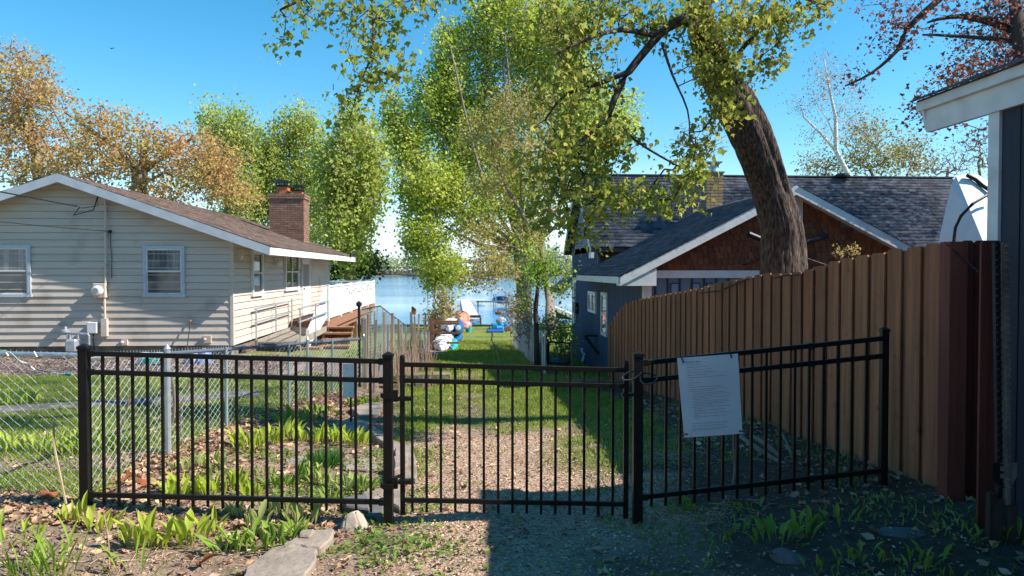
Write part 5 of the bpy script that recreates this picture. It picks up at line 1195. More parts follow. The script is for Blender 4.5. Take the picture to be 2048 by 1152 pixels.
# blue mats and bundles on the lawn
matb = M('blue_mat', (.02, .26, .62), .45, (.03, .34, .70), 4, bump=.3, bs=6)
matd = M('navy_mat', (.02, .08, .36), .5)
for i, (x0, x1, y, d_, th, m_, lb) in enumerate(((974, 1008, 663, 37.5, .10, matd, 'dark blue flat mat on the lawn, nearest of the blue ones'), (993, 1008, 657, 38.5, .22, matb, 'blue folded mat lying behind the dark one'), (984, 997, 651, 41.5, .30, matb, 'blue roll farthest left on the lawn by the lake'))):
    a = P(x0, y, d_); b_ = P(x1, y, d_); zz = gf(a.x, a.y); tag(MB().box(a.x, b_.x, a.y, a.y + 1.1, zz, zz + th).build('float_mat', m_, bevel=.04), lb, 'mat')
for i, (x, y, d_, r_) in enumerate(((1003, 650, 41, .24), (1011, 651, 41, .22))):
    q = P(x, y, d_); lump('float_bag', (q.x, q.y, gf(q.x, q.y) + .22), (r_, r_, r_), matb, ('left' if i == 0 else 'right') + ' round blue bundle of the pair behind the mats', 'bundle', 40 + i)
q = P(1013, 655, 39); tag(MB().box(q.x - .25, q.x + .2, q.y, q.y + .5, gf(q.x, q.y), gf(q.x, q.y) + .2).build('crate', rackw), 'small brown crate right of the blue mats', 'crate')
q = P(1001, 637, 50); lump('beach_chair', (q.x, q.y, gf(q.x, q.y) + .2), (.35, .25, .25), M('lilac_fabric', (.45, .48, .62), .7), 'pale lilac folded cover at the shore right of the path', 'cover', 44)
q = P(1003, 628, 50); lump('sitting_cushion', (q.x - .1, q.y, gf(q.x, q.y) + .75), (.3, .2, .16), M('brown_cover', (.22, .10, .08), .7), 'brown cushion heaped above the lilac cover by the shore', 'cushion', 45)
# hose along the path
hp = [(978, 652), (985, 668), (984, 680), (990, 695), (996, 712), (999, 735), (1004, 757)]
hv_ = [G(x, y) for x, y in hp]; hv_ = arc(hv_, 6)
tag(MB().tube([(v.x, v.y, gf(v.x, v.y) + .025) for v in hv_], .022, 5).build('irrigation_hose', darkmetal), 'black hose snaking along the middle of the grass path', 'hose')
# sandy kerb timber, brown bench-like rail at the dock
br = thing('shore_rail', 'brown wooden rail standing across the shore end of the path', 'rail', P(945, 645, 49))
a = P(925, 633, 49.5); b_ = P(961, 633, 49.5); MB().beam(a, b_, .10, .18).build('top_board', rackw, br)
MB().beam(a - Vector((0, 0, .35)), b_ - Vector((0, 0, .35)), .05, .07).build('lower_board', brightwhite, br)
for q in (a, b_): MB().box(q.x - .06, q.x + .06, q.y - .05, q.y + .05, gf(q.x, q.y) - .2, q.z - .09).build('leg', rackw, br)
# dock
dk_ = thing('lake_dock', 'long white boat dock reaching out from the end of the path', 'dock', (.5, 52, WZ))
n_ = 36; d0_ = P(945, 641, 51.5); d1_ = P(931, 603, 84)
for i in range(n_):
    a = d0_.lerp(d1_, i / n_); b_ = d0_.lerp(d1_, (i + .96) / n_); z_ = -1.36
    MB().box(min(a.x, b_.x) - .52, max(a.x, b_.x) + .52, a.y, b_.y, z_ - .04, z_).build('dock_plank', brightwhite, dk_)
for i in range(0, n_, 5):
    a = d0_.lerp(d1_, i / n_)
    for s_ in (-.58, .58): MB().tube([(a.x + s_, a.y, -2.8), (a.x + s_, a.y, -1.15)], .035, 6).build('dock_leg', galv, dk_)
MB().box(d1_.x - 1.0, d1_.x + 2.2, d1_.y, d1_.y + 3.0, -1.40, -1.36).build('dock_head', brightwhite, dk_)
MB().box(d1_.x - 2.6, d1_.x - 1.1, d1_.y - 4, d1_.y - 3, -1.0, -.9).box(d1_.x - 2.5, d1_.x - 2.4, d1_.y - 3.8, d1_.y - 3.5, -2, -1.0).build('dock_bench', rackw, dk_)
tag(MB().box(1.1, 4.2, 74, 74.2, -1.2, -1.05).box(4.0, 4.15, 74, 74.2, -2.2, -1.05).box(1.2, 1.35, 74, 74.2, -2.2, -1.05).build('swim_rail', greywood), 'low dark rail standing in the water right of the dock', 'rail')
# boat lift with white canopy, boat on shore, buoy
bl = thing('boat_lift', 'boat lift with white canopy beyond the dock', 'boat lift', P(1005, 600, 75))
a = P(988, 590, 75); b_ = P(1022, 590, 75); zt_ = P(1005, 577, 75).z; ze_ = P(1005, 587, 75).z
MB().prism([(a.x, 75, ze_), ((a.x + b_.x) / 2, 75, zt_), (b_.x, 75, ze_), (b_.x, 75, ze_ - .1), ((a.x + b_.x) / 2, 75, zt_ - .1), (a.x, 75, ze_ - .1)], (0, 6, 0)).build('canopy', brightwhite, bl)
for x in (a.x + .2, b_.x - .2):
    for y in (75.2, 80.8): MB().tube([(x, y, -3), (x, y, ze_)], .05, 6).build('lift_post', galv, bl)
hull('motorboat', ((a.x + b_.x) / 2, 78, -1.1), 5, 1.9, .8, dblue, 'dark blue boat hanging in the canopied lift', 'boat')
q = P(1131, 632, 50); t = thing('beached_boat', 'white sloping boat hull ashore between trees and blue house', 'boat', (q.x, q.y, -1.6))
MB().prism([P(1108, 622, 50), P(1150, 640, 50), P(1150, 629, 50), P(1122, 617, 50), P(1108, 612, 50)], (0, 3, 0)).build('hull', brightwhite, t, bevel=.05)
MB().prism([P(1112, 636, 50.1), P(1150, 641, 50.1), P(1150, 636, 50.1), P(1112, 625, 50.1)], (0, 2.6, 0)).build('trailer', darkmetal, t)
q = P(868, 594, 130); lump('mooring_buoy', (q.x, q.y, WZ + .25), (.55, .55, .4), brightwhite, 'small white buoy on the lake left of the dock', 'buoy', 2, rough=.02)
q = P(856, 600, 100); tag(MB().tube([(q.x, q.y, -2.5), (q.x, q.y, -.0)], .05, 5).tube([(q.x + .9, q.y, -2.5), (q.x + .9, q.y, -.3)], .05, 5).build('mooring_poles', darkmetal), 'two thin mooring poles in the water left of the dock', 'pole')
q = P(824, 622, 44); t = thing('orange_flag', 'orange pennant on a thin pole at the lakeside lawn', 'flag', (q.x, q.y, gf(q.x, q.y)))
MB().tube([(q.x, q.y, gf(q.x, q.y)), (q.x, q.y, q.z + .25)], .03, 5).build('pole', darkmetal, t); MB().prism([(q.x + .02, q.y, q.z + .3), (q.x + .25, q.y, q.z + .1), (q.x + .2, q.y, q.z - .25), (q.x + .02, q.y, q.z - .2)], (0, .01, 0)).build('pennant', M('orange_cloth', (.8, .18, .06), .7), t)
pt_ = thing('picnic_table', 'brown picnic table on the lakeside lawn left of the bushes', 'picnic table', P(860, 640, 43))
a = P(845, 627, 42); b_ = P(880, 627, 42); z_ = P(860, 628, 42).z
for i in range(5): MB().box(a.x, b_.x, 42 + i * .16, 42.14 + i * .16, z_ - .04, z_).build('plank', rackw, pt_)
for s_ in (-.4, 1.05): MB().box(a.x, b_.x, 42 + s_, 42.25 + s_, z_ - .36, z_ - .32).build('seat', rackw, pt_)
for x in (a.x + .15, b_.x - .15): MB().beam((x, 41.6, gf(x, 41.6)), (x, 42.3, z_ - .04), .05, .1).beam((x, 43.2, gf(x, 43)), (x, 42.5, z_ - .04), .05, .1).build('leg', rackw, pt_)
# weathered picket fence right of the path
pf = thing('picket_fence', 'weathered white picket fence along the right of the lawn path', 'fence', (1.75, 20, -.6))
wpm = M('peeling_white', (.62, .64, .66), .8, (.34, .34, .33), 5, (3, 3, .8), var=.2, lo=.42, hi=.6)
y = 16.6
while y < 27.2:
    h_ = .88 + random.uniform(-.05, .05); x = 1.76 + .02 * math.sin(y * 2); z0 = gf(x, y); w_ = .085; l_ = random.uniform(-.02, .02)
    MB().prism([(x, y, z0 - .05), (x, y + w_, z0 - .05), (x + l_, y + w_ + l_, z0 + h_), (x + l_, y + w_ / 2 + l_, z0 + h_ + .07), (x + l_, y + l_, z0 + h_)], (.018, 0, 0)).build('picket', wpm, pf); y += .13
for hz in (.25, .72):
    MB().beam((1.80, 16.5, gf(1.8, 16.5) + hz), (1.80, 27.2, gf(1.8, 27.2) + hz), .035, .07).build('rail', greywood, pf)
gb = thing('old_board_fence', 'grey weathered boards leaning right of the young tree', 'fence', P(1085, 730, 17.6))
for i in range(6):
    q = P(1078 + i * 3.6, 690 + random.uniform(-6, 6), 17.4 + i * .05); MB().box(q.x - .022, q.x + .02, q.y, q.y + .018, gf(q.x, q.y) - .05, q.z).build('board', greywood, gb)
yg = thing('yard_gate', 'small black tube-frame wire gate beside the blue house', 'gate', P(1118, 735, 17.6))
d_ = 17.6; cr = [P(1097, 684, d_), P(1139, 686, d_), P(1139, 728, d_), P(1097, 726, d_)]
MB().tube(cr + [cr[0]], .024, 6).build('frame', blackmetal, yg)
A = []; B = []
for k in range(1, 14): t = k / 14; A.append(tuple(cr[0].lerp(cr[1], t))); B.append(tuple(cr[3].lerp(cr[2], t))); 
for k in range(1, 12): t = k / 12; A.append(tuple(cr[0].lerp(cr[3], t))); B.append(tuple(cr[1].lerp(cr[2], t)))
r = np.full(len(A), .0018); V, Fc = edges_mesh(np.array(A), np.array(B), r, r, 3); o = link('wire_mesh', fast('wire_mesh', V, Fc, oldwire), yg); o['kind'] = 'stuff'
for x in (1095, 1143): q = P(x, 680, d_ + .05); MB().tube([(q.x, q.y, gf(q.x, q.y) - .1), tuple(q)], .03, 6).build('post', darkmetal if x < 1100 else greywood, yg)
q = P(1117, 722, 19); lump('blue_sack', (q.x, q.y, q.z - .05), (.17, .15, .16), M('denim_blue', (.10, .20, .48), .7, (.18, .30, .58), 5, bump=.5), 'crumpled blue sack behind the small yard gate', 'sack', 51)
q = P(1110, 724, 19.1); lump('pale_sack', (q.x, q.y, q.z - .05), (.09, .12, .09), M('pale_lilac', (.42, .46, .60), .7), 'pale crumpled sack left of the blue one', 'sack', 52)
q = P(1133, 716, 19); tag(MB().lathe((q.x, q.y, q.z - .16), [(.06, 0), (.085, .22), (.095, .22), (.095, .26), (.08, .26)], 12).build('flower_pot', clay), 'terracotta pot beside the blue sack behind the yard gate', 'pot')
# bird
q = P(222, 97, 60); t = MB().add([q + Vector(v) for v in ((0, -.12, 0), (0, .18, .02), (-.30, .02, .13), (.34, .0, .08), (.05, .05, .04), (-.05, .05, .04), (0, .02, -.05))], [(0, 5, 2), (5, 1, 2), (0, 3, 4), (4, 3, 1), (0, 4, 5), (4, 1, 5), (0, 6, 4), (0, 5, 6), (6, 1, 4), (6, 5, 1)]).build('bird', darkmetal); tag(t, 'tiny dark bird flying in the open blue sky', 'bird')
# ------------------------------------------------------------------ trees
def tp3(px, py, d): return tuple(P(px, py, d))
def gbase(px, d, dx=0):
    p = P(px, 600, d); return (p.x + dx, p.y, gf(p.x, p.y) - .1)
def B(px, py, d, rx, ry, rd, n): return blob(px, py, d, rx, ry, rd, n)
# --- the leaning maple behind the cedar fence : furrowed trunk built ring by ring
cl_ = [(1572, 700, 10.0, 96), (1566, 620, 10.0, 92), (1565, 550, 10.0, 87), (1563, 496, 10.0, 83), (1559, 451, 9.95, 78), (1540, 383, 9.9, 72), (1521, 325, 9.8, 76), (1500, 270, 9.7, 81), (1467, 205, 9.6, 82), (1438, 158, 9.5, 68), (1412, 90, 9.4, 58), (1396, 0, 9.3, 50), (1388, -120, 9.2, 42), (1400, -300, 9.2, 30)]
cpts = arc([P(a, b_, c) for a, b_, c, d in cl_], 9); wds = [c / F * d / 2 for a, b_, c, d in cl_]
def wint(t):
    i = min(int(t), len(wds) - 2); return wds[i] + (wds[i + 1] - wds[i]) * (t - i)
g0 = cpts[0]; cpts = [Vector((g0.x + .03, g0.y, gf(g0.x, g0.y) - .2))] + cpts
n2 = 60; vs = []; nr = len(cpts)
rs = np.random.default_rng(5)
fz = rs.uniform(0, 6.28, 40)
ringpts = []
for i in range(nr - 1):
    for k in range(2): ringpts.append((cpts[i].lerp(cpts[i + 1], k / 2), (i + k / 2)))
ref = Vector((1, 0, 0))
for ii, (c, ti) in enumerate(ringpts):
    nx2 = ringpts[min(ii + 1, len(ringpts) - 1)][0]; pv = ringpts[max(ii - 1, 0)][0]; d = (nx2 - pv).normalized()
    x = (ref - d * ref.dot(d)).normalized(); y = d.cross(x); r0 = wint(max(ti - 1, 0) / 9); hgt = c.z
    for j in range(n2):
        a = 2 * math.pi * j / n2
        fur = abs(math.sin(a * 11 + 1.2 * math.sin(hgt * 2.1 + fz[0]) + .8 * math.sin(hgt * 5.3 + a * 2))) ** .6
        fur2 = abs(math.sin(a * 17 + 1.5 * math.sin(hgt * 3.7 + 1) + a * 2))
        lob = .06 * math.sin(a * 2 + hgt * .8) + .045 * math.sin(a * 3 - hgt * 1.3)
        scar = -.14 * math.exp(-((a - 5.35 + .10 * math.sin(hgt * 2)) / .13) ** 2) + .12 * math.exp(-((a - 5.75 + .1 * math.sin(hgt * 2.4)) / .2) ** 2)
        k = r0 * (1 + lob + scar + .085 * fur + .05 * fur2 + .03 * math.sin(a * 29 + hgt * 9) * math.sin(hgt * 13 + a * 5)) * .855
        vs.append(c + (x * math.cos(a) + y * math.sin(a)) * k)
m_ = len(ringpts); tmb = MB().add(vs, [(i * n2 + j, i * n2 + (j + 1) % n2, (i + 1) * n2 + (j + 1) % n2, (i + 1) * n2 + j) for i in range(m_ - 1) for j in range(n2)])
PX3 = lambda L_: [P(*q) for q in L_]
limbs = [(arc(PX3([(1405, 60, 9.35), (1372, 40, 9.1), (1343, 50, 9.0), (1316, 72, 8.95), (1257, 144, 8.9), (1230, 194, 8.8), (1217, 230, 8.8), (1185, 262, 8.7), (1140, 300, 8.6)]), 3), .075, .018),
         (arc(PX3([(1217, 228, 8.8), (1270, 280, 8.7), (1343, 325, 8.5), (1395, 350, 8.4)]), 3), .022, .007),
         (arc(PX3([(1388, -110, 9.2), (1290, -150, 9.0), (1150, -120, 8.8), (980, -70, 8.6), (850, -40, 8.5), (740, -25, 8.4), (640, -15, 8.3), (560, 20, 8.2)]), 3), .09, .012),
         (arc(PX3([(740, -25, 8.4), (745, 40, 8.3), (745, 100, 8.2), (720, 170, 8.1), (700, 235, 8.1)]), 3), .015, .005),
         (arc(PX3([(1396, -20, 9.3), (1470, -60, 9.0), (1560, -20, 8.8), (1650, 10, 8.7)]), 3), .05, .01),
         (arc(PX3([(1440, 165, 9.45), (1475, 110, 9.2), (1520, 60, 9.0), (1560, 40, 8.9)]), 3), .04, .01),
         (arc(PX3([(1316, 72, 8.95), (1240, 60, 8.7), (1170, 80, 8.5), (1110, 110, 8.4)]), 3), .04, .01),
         (arc(PX3([(1257, 144, 8.9), (1190, 170, 9.0), (1130, 190, 9.2), (1090, 240, 9.3)]), 3), .035, .01),
         (arc(PX3([(1325, 90, 8.9), (1345, 150, 8.8), (1375, 220, 8.7), (1380, 280, 8.7)]), 3), .02, .006)]
bl_ = [B(1450, 50, 9.0, 105, 65, .8, 124), B(1440, 150, 8.85, 75, 60, .5, 68), B(1450, 225, 8.8, 40, 30, .3, 24), B(1560, 45, 9.0, 60, 50, .5, 44), B(1340, 40, 9, 90, 60, .6, 52), B(1540, 130, 8.9, 40, 25, .3, 14),
       B(1630, 12, 8.8, 45, 22, .4, 16), B(1150, 150, 9.1, 100, 110, .9, 124), B(1130, 310, 9.1, 105, 85, .9, 156), B(1230, 290, 8.8, 70, 50, .5, 52), B(1310, 395, 8.7, 100, 30, .5, 40), B(1375, 345, 8.5, 50, 28, .3, 24),
       B(1200, 400, 8.9, 95, 45, .6, 60), B(1100, 420, 9.1, 60, 50, .6, 32), B(1130, 50, 9, 100, 60, .7, 76), B(1230, 20, 9, 100, 40, .6, 48), B(1180, 470, 9.0, 50, 30, .3, 16), B(1400, 290, 8.8, 45, 35, .4, 20),
       B(740, 45, 8.4, 100, 60, .6, 48), B(720, 130, 8.2, 60, 60, .4, 31), B(600, 20, 8.3, 65, 30, .4, 15), B(558, 80, 8.2, 22, 24, .2, 5), B(850, 5, 8.5, 80, 22, .4, 14), B(690, 215, 8.1, 40, 35, .3, 14), B(800, 120, 8.3, 35, 50, .3, 11), B(960, -30, 8.5, 90, 30, .5, 14)]
# the crown that goes on above the picture
up_ = [((2.2, 9.5, 9.0), 3.2, 2.6, 2.0, 260), ((-1.5, 9.0, 8.2), 2.4, 2.4, 1.2, 120), ((5.5, 10.5, 10.0), 3.0, 2.6, 2.0, 110), ((8.6, 9.8, 9.0), 2.2, 2.6, 1.6, 90), ((2.0, 13.5, 9.5), 2.6, 2.0, 1.5, 110)]
limbs.append((arc([Vector(cpts[-1]), Vector((2.3, 9.4, 7.4)), Vector((2.4, 9.6, 9.0))], 3), .11, .04))
limbs.append((arc([Vector(cpts[-1]), Vector((3.6, 9.6, 7.9)), Vector((5.5, 10.4, 9.6))], 3), .11, .04))
limbs.append((arc([Vector((5.5, 10.4, 9.6)), Vector((7, 10.2, 9.4)), Vector((8.6, 9.8, 9.0))], 3), .06, .02))
limbs.append((arc([Vector((2.3, 9.4, 7.4)), Vector((.8, 9.2, 7.7)), Vector((-1.5, 9.0, 8.2))], 3), .08, .02))
make_tree('maple_tree', 'big maple with thick furrowed trunk leaning over the cedar fence', 'tree', [tuple(p) for p in cpts], [wint(max(i - 1, 0) / 9) * .9 for i in range(len(cpts))],
          bl_ + up_, bark, lf_maple, 9, .070, spread=.155, droop=1.3, shape='maple', alpha=.25, tip=.0035, rise=.02, limbs=limbs, free=.6, trunkmb=tmb, wig=.2)
# --- tall silver maple in the centre, ochre maple before it, young tree, shrubs
sl_ = []
def fan(tips, fork, d, r0): return [(arc(PX3([(fork[0], fork[1], d), (fork[0] * .62 + x * .38 + bx, fork[1] * .62 + y * .38 + 14, d + dd * .4), (x, y, d + dd)]), 4), r0, .035) for x, y, dd, bx in tips]
sl_ = fan([(965, 40, 1, -12), (1010, 70, -1, 5), (1060, 30, 2, 14), (1120, 60, -1, 18), (900, 90, -2, -22), (855, 180, 1, -30), (800, 250, -1, -30), (820, 340, 2, -20), (850, 430, -2, -10), (860, 520, -3, -10), (1150, 150, 1, 20), (1185, 250, -2, 20), (1200, 330, 1, 14)], (1040, 500), 46, .17)
make_tree('silver_maple', 'tallest bright green tree at the centre by the lake', 'tree', [gbase(1048, 46), tp3(1048, 580, 46), tp3(1040, 500, 46), tp3(1030, 400, 46), tp3(1020, 250, 46), tp3(1005, 120, 46)], [.55, .48, .42, .28, .16, .06],
          [B(915, 300, 47, 50, 60, 2, 170), B(905, 180, 47, 45, 60, 2, 120), B(840, 400, 45, 45, 50, 2, 110), B(975, 330, 47, 60, 60, 2, 130), B(975, 70, 47, 45, 85, 2, 290), B(1000, 10, 47, 30, 40, 1.5, 87), B(905, 110, 47, 42, 75, 2, 246), B(1050, 60, 47, 55, 85, 2.2, 319), B(1120, 60, 48, 60, 90, 2.5, 319), B(870, 210, 47, 60, 70, 2.5, 319), B(960, 240, 48, 90, 90, 2.5, 377), B(815, 290, 46, 50, 70, 2, 275),
           B(865, 380, 45, 80, 60, 2.5, 333), B(1130, 200, 48, 75, 100, 2.5, 377), B(845, 480, 44, 55, 45, 2, 188), B(885, 545, 43, 55, 35, 2, 174), B(1180, 270, 47, 60, 90, 2.5, 246), B(785, 240, 46, 25, 55, 1.2, 101), B(1240, 240, 48, 45, 60, 2, 116), B(1190, 420, 46, 50, 70, 2, 159), B(1030, 380, 46, 80, 80, 2.5, 232), B(950, 420, 45, 70, 60, 2, 174), B(1050, 180, 49, 90, 90, 2, 246)],
          bark2, lf_silver, 15, .185, spread=.56, up=.4, alpha=.16, tip=.02, rise=.10, vs=1.35, wig=.1, limbs=sl_)
make_tree('ochre_maple', 'ochre budding maple before the tall green tree', 'tree', [gbase(1102, 39.4), tp3(1100, 600, 50.0), tp3(1088, 540, 50.0), tp3(1080, 485, 50.0)], [.36, .30, .26, .24],
          [B(1050, 215, 39, 75, 50, 2.5, 93), B(960, 270, 39, 50, 50, 2.5, 56), B(1040, 300, 39, 70, 50, 3.2, 103), B(1000, 370, 39, 80, 45, 2.5, 61), B(960, 470, 38, 55, 45, 1.9, 61), B(990, 530, 37, 70, 45, 1.9, 72), B(1060, 480, 38, 60, 45, 1.9, 40), B(950, 560, 37, 40, 28, 1.3, 30), B(1110, 360, 39, 60, 80, 2.5, 51)],
          bark2, lf_ochre, 16, .125, spread=.48, alpha=.2, tip=.012, rise=.1, limbs=[(PX3([(1080, 488, 39.4), (1045, 430, 39.4), (1010, 370, 39.4), (980, 300, 39.4)]), .17, .05), (PX3([(1080, 488, 39.4), (1100, 420, 39.4), (1090, 330, 39.4), (1070, 240, 39.4)]), .17, .05), (PX3([(1045, 430, 39.4), (1040, 330, 39.8), (1045, 230, 39.4)]), .09, .03)])
make_tree('young_tree', 'young lime-green tree with slim dark trunk right of the path', 'tree', [gbase(1074, 17.4), tp3(1073, 680, 17.4), tp3(1071, 620, 17.4), tp3(1076, 570, 17.4), tp3(1078, 520, 17.4)], [.075, .062, .055, .042, .02],
          [B(1075, 550, 17.4, 52, 38, .5, 60), B(1062, 505, 17.4, 38, 28, .4, 22), B(1125, 590, 17.4, 28, 22, .3, 12), B(1045, 600, 17.4, 32, 24, .3, 12), B(1098, 540, 17.4, 38, 36, .4, 24), B(1140, 545, 17.4, 18, 10, .2, 5)],
          barkd, lf_lime, 10, .072, spread=.24, alpha=.25, tip=.005, free=.4)
def bush(name, label, px, d, blobs, leafm, barkm, nper, ls, spread=.3, up=.4, tip=.006):
    b0 = gbase(px, d); return make_tree(name, label, 'shrub', [b0, (b0[0], b0[1], b0[2] + .25)], [.04, .03], blobs, barkm, leafm, nper, ls, spread=spread, up=up, alpha=.15, tip=tip, free=0, rise=.05)
bush('forsythia_bush', 'upright yellow-green bush above the wrapped canoes', 884, 29, [B(884, 600, 29, 18, 30, .5, 60), B(872, 628, 29, 22, 18, .5, 40), B(892, 640, 29, 18, 15, .4, 20)], lf_yellow, stakewood, 9, .10, .25, .8)
bush('reed_clump', 'tan dry reeds standing right of the yellow-green bush', 900, 30, [B(902, 630, 30, 14, 22, .4, 50)], stakewood, stakewood, 4, .14, .2, 2)
for i, (px_, d_, lb, lm) in enumerate(((1022, 33, 'bare brushy shrub at the lake end of the picket fence', lf_bare), (1034, 28, 'brown brush between path and big trunk', lf_bare), (1046, 24, 'twiggy shrub growing over the picket fence', lf_ochre), (1062, 20.5, 'brown twiggy brush at the foot of the picket fence', lf_bare))):
    bush('brush_shrub', lb, px_, d_, [B(px_, 640 + i * 12 - 15, d_, 18 + i * 2, 38, .5, 90), B(px_ - 2, 610, d_, 14, 28, .4, 40 if i < 3 else 0)], lm, bark2, 5, .07, .3)
for i, (px_, py_, d_, lb) in enumerate(((1120, 655, 20.5, 'leafy green shrub behind the small yard gate'), (1100, 660, 19.5, 'yellow-green shrub left of the small yard gate'), (1128, 690, 18.6, 'low green shrub right behind the gate wires'))):
    bush('garden_shrub', lb, px_, d_, [B(px_, py_, d_, 24, 32, .5, 80)], lf_lime if i != 1 else lf_ochre, bark2, 6, .07, .3)
bush('green_sprig', 'fresh budding sapling tips above the cedar fence right of the trunk', 1690, 9.2, [B(1680, 510, 9.2, 16, 14, .1, 12), B(1702, 505, 9.2, 16, 14, .1, 14)], lf_ochre, barkd, 7, .03, .06, 1.5, .003)
# --- left: tan maples, poplars, pine
make_tree('tan_maple', 'tan budding maple at the far left behind the cream house', 'tree', [gbase(90, 38), tp3(85, 420, 38), tp3(70, 300, 38), tp3(55, 200, 38)], [.4, .35, .22, .08],
          [B(30, 150, 38, 70, 65, 2.5, 144), B(95, 200, 38, 55, 55, 2, 72), B(20, 250, 38, 70, 60, 2.5, 96), B(100, 290, 38, 90, 50, 2.5, 96), B(60, 350, 38, 110, 40, 2.5, 72), B(-60, 250, 38, 70, 120, 3, 72)], bark2, lf_tan, 15, .15, spread=.5, alpha=.22, tip=.014,
          limbs=[(PX3([(75, 330, 38), (45, 250, 38), (20, 180, 38)]), .16, .06), (PX3([(150, 300, 37.5), (115, 235, 37.5), (85, 180, 37.5)]), .07, .03)])
make_tree('tan_maple', 'wide tan and rust maple right of centre behind the cream roof', 'tree', [gbase(275, 36), tp3(276, 400, 36), tp3(278, 365, 36), tp3(290, 320, 36)], [.42, .36, .34, .2],
          [B(205, 250, 36, 60, 45, 2, 72), B(230, 320, 36, 100, 50, 2.5, 120), B(320, 300, 36, 70, 45, 2, 84), B(380, 310, 36, 70, 55, 2.5, 96), B(440, 340, 36, 70, 55, 2.5, 96), B(350, 380, 36, 120, 35, 2.5, 96), B(150, 350, 36, 60, 40, 2, 48), B(480, 390, 36, 40, 30, 2, 30), B(270, 260, 36, 40, 30, 1, 16)], bark2, lf_tan, 15, .145, spread=.48, alpha=.22, tip=.013,
          limbs=[(PX3([(280, 350, 36), (320, 318, 36), (370, 285, 36), (400, 268, 36)]), .15, .04), (PX3([(278, 355, 36), (240, 300, 36), (175, 255, 36), (130, 225, 36)]), .14, .04), (PX3([(282, 345, 36), (295, 290, 36), (305, 250, 36)]), .12, .03), (PX3([(285, 368, 35.8), (330, 345, 35.5), (390, 330, 35.5)]), .08, .03)])
def poplar(label, px, d, bl, lm=lf_poplar):
    return make_tree('poplar_tree', label, 'tree', [gbase(px, d), tp3(px, 450, d), tp3(px, 380, d), tp3(px, 300, d)], [.3, .26, .2, .08], bl, bark2, lm, 20, .19, spread=.62, up=1.2, alpha=.12, tip=.024, rise=.25, vs=2.0)
poplar('bright poplar between the tan maple and the chimney', 455, 52, [B(430, 265, 52, 30, 45, 2, 82), B(475, 275, 52, 28, 50, 2, 76), B(505, 290, 52, 22, 50, 2, 52), B(450, 350, 52, 55, 60, 2.5, 106), B(505, 390, 52, 35, 70, 2.5, 91), B(470, 440, 52, 50, 30, 2, 45)])
poplar('bright poplar rising directly behind the brick chimney', 590, 54, [B(535, 330, 54, 30, 60, 2, 70), B(540, 420, 54, 40, 50, 2, 60), B(595, 250, 54, 28, 35, 2, 60), B(560, 285, 54, 28, 50, 2, 67), B(625, 280, 54, 26, 55, 2, 67), B(580, 360, 54, 55, 70, 2.5, 136), B(640, 380, 54, 40, 80, 2.5, 121), B(640, 470, 54, 40, 40, 2, 76)])
poplar('bright poplar right of the chimney beside the open water', 700, 41, [B(660, 330, 41, 30, 55, 2, 60), B(760, 350, 41, 22, 60, 1.5, 30), B(670, 430, 41, 40, 60, 2, 70), B(700, 265, 41, 26, 40, 2, 60), B(740, 290, 41, 22, 45, 2, 52), B(690, 350, 41, 50, 70, 2.5, 136), B(735, 390, 41, 30, 65, 2, 91), B(700, 450, 41, 55, 41, 2.5, 121), B(700, 500, 40, 45, 30, 2, 67)])
make_tree('pine_tree', 'dark green pine between the cream roof and the lake', 'tree', [gbase(700, 44), tp3(700, 560, 44), tp3(700, 500, 44)], [.2, .16, .04], [B(700, 520, 44, 34, 22, 1.5, 50), B(680, 545, 44, 32, 14, 1.2, 35), B(725, 540, 44, 34, 12, 1.2, 35), B(740, 520, 43, 22, 8, 1, 12)], barkd, lf_pine, 14, .22, spread=.6, alpha=.15, tip=.012)
# --- right: birch, yellow trees, bare trees, purple plum
make_tree('birch_tree', 'slender white birch with bare twigs above the dark roof', 'tree', [gbase(1716, 45), tp3(1712, 400, 45), tp3(1694, 345, 45), tp3(1672, 302, 45), tp3(1671, 235, 45), tp3(1656, 165, 45), tp3(1648, 115, 45)], [.22, .20, .17, .13, .10, .06, .02],
          [B(1650, 150, 45, 32, 50, 1.5, 90), B(1615, 200, 45, 45, 28, 1.5, 60), B(1690, 200, 45, 45, 60, 1.5, 70), B(1640, 265, 45, 45, 40, 1.5, 50), B(1630, 320, 45, 40, 20, 1, 20), B(1720, 260, 45, 40, 50, 1.5, 40)], barkw, lf_bare, 7, .09, spread=.7, alpha=.2, tip=.010,
          limbs=[(PX3([(1672, 302, 45), (1640, 265, 45), (1608, 235, 45), (1600, 208, 45)]), .09, .03), (PX3([(1672, 280, 45), (1655, 240, 45), (1630, 200, 45)]), .05, .02)])
for i, (px_, lb, bb, lm) in enumerate(((1745, 'yellow-olive budding tree beside the birch', [B(1735, 270, 50, 45, 45, 2, 60), B(1720, 320, 50, 60, 28, 2, 60), B(1775, 315, 50, 40, 30, 2, 40)], lf_yellow), (1815, 'tan budding tree between the birch and the bare trees', [B(1815, 300, 52, 42, 30, 2, 55), B(1835, 330, 52, 40, 20, 2, 40)], lf_yellow), (1650, 'low pale yellow treetop under the birch', [B(1640, 335, 52, 36, 18, 2, 50)], lf_yellow), (1895, 'bare twiggy tree left of the shed corner', [B(1895, 325, 48, 40, 35, 2, 70)], lf_bare), (1960, 'bare purple-grey tree right beside the shed corner', [B(1960, 300, 46, 40, 60, 2, 110)], lf_bare))):
    d_ = 50; make_tree('budding_tree', lb, 'tree', [gbase(px_, d_), tp3(px_, 420, d_), tp3(px_, 350, d_)], [.2, .16, .1], bb, bark2, lm, 11 if i < 3 else 6, .17 if i < 3 else .09, spread=.9, alpha=.2, tip=.016)
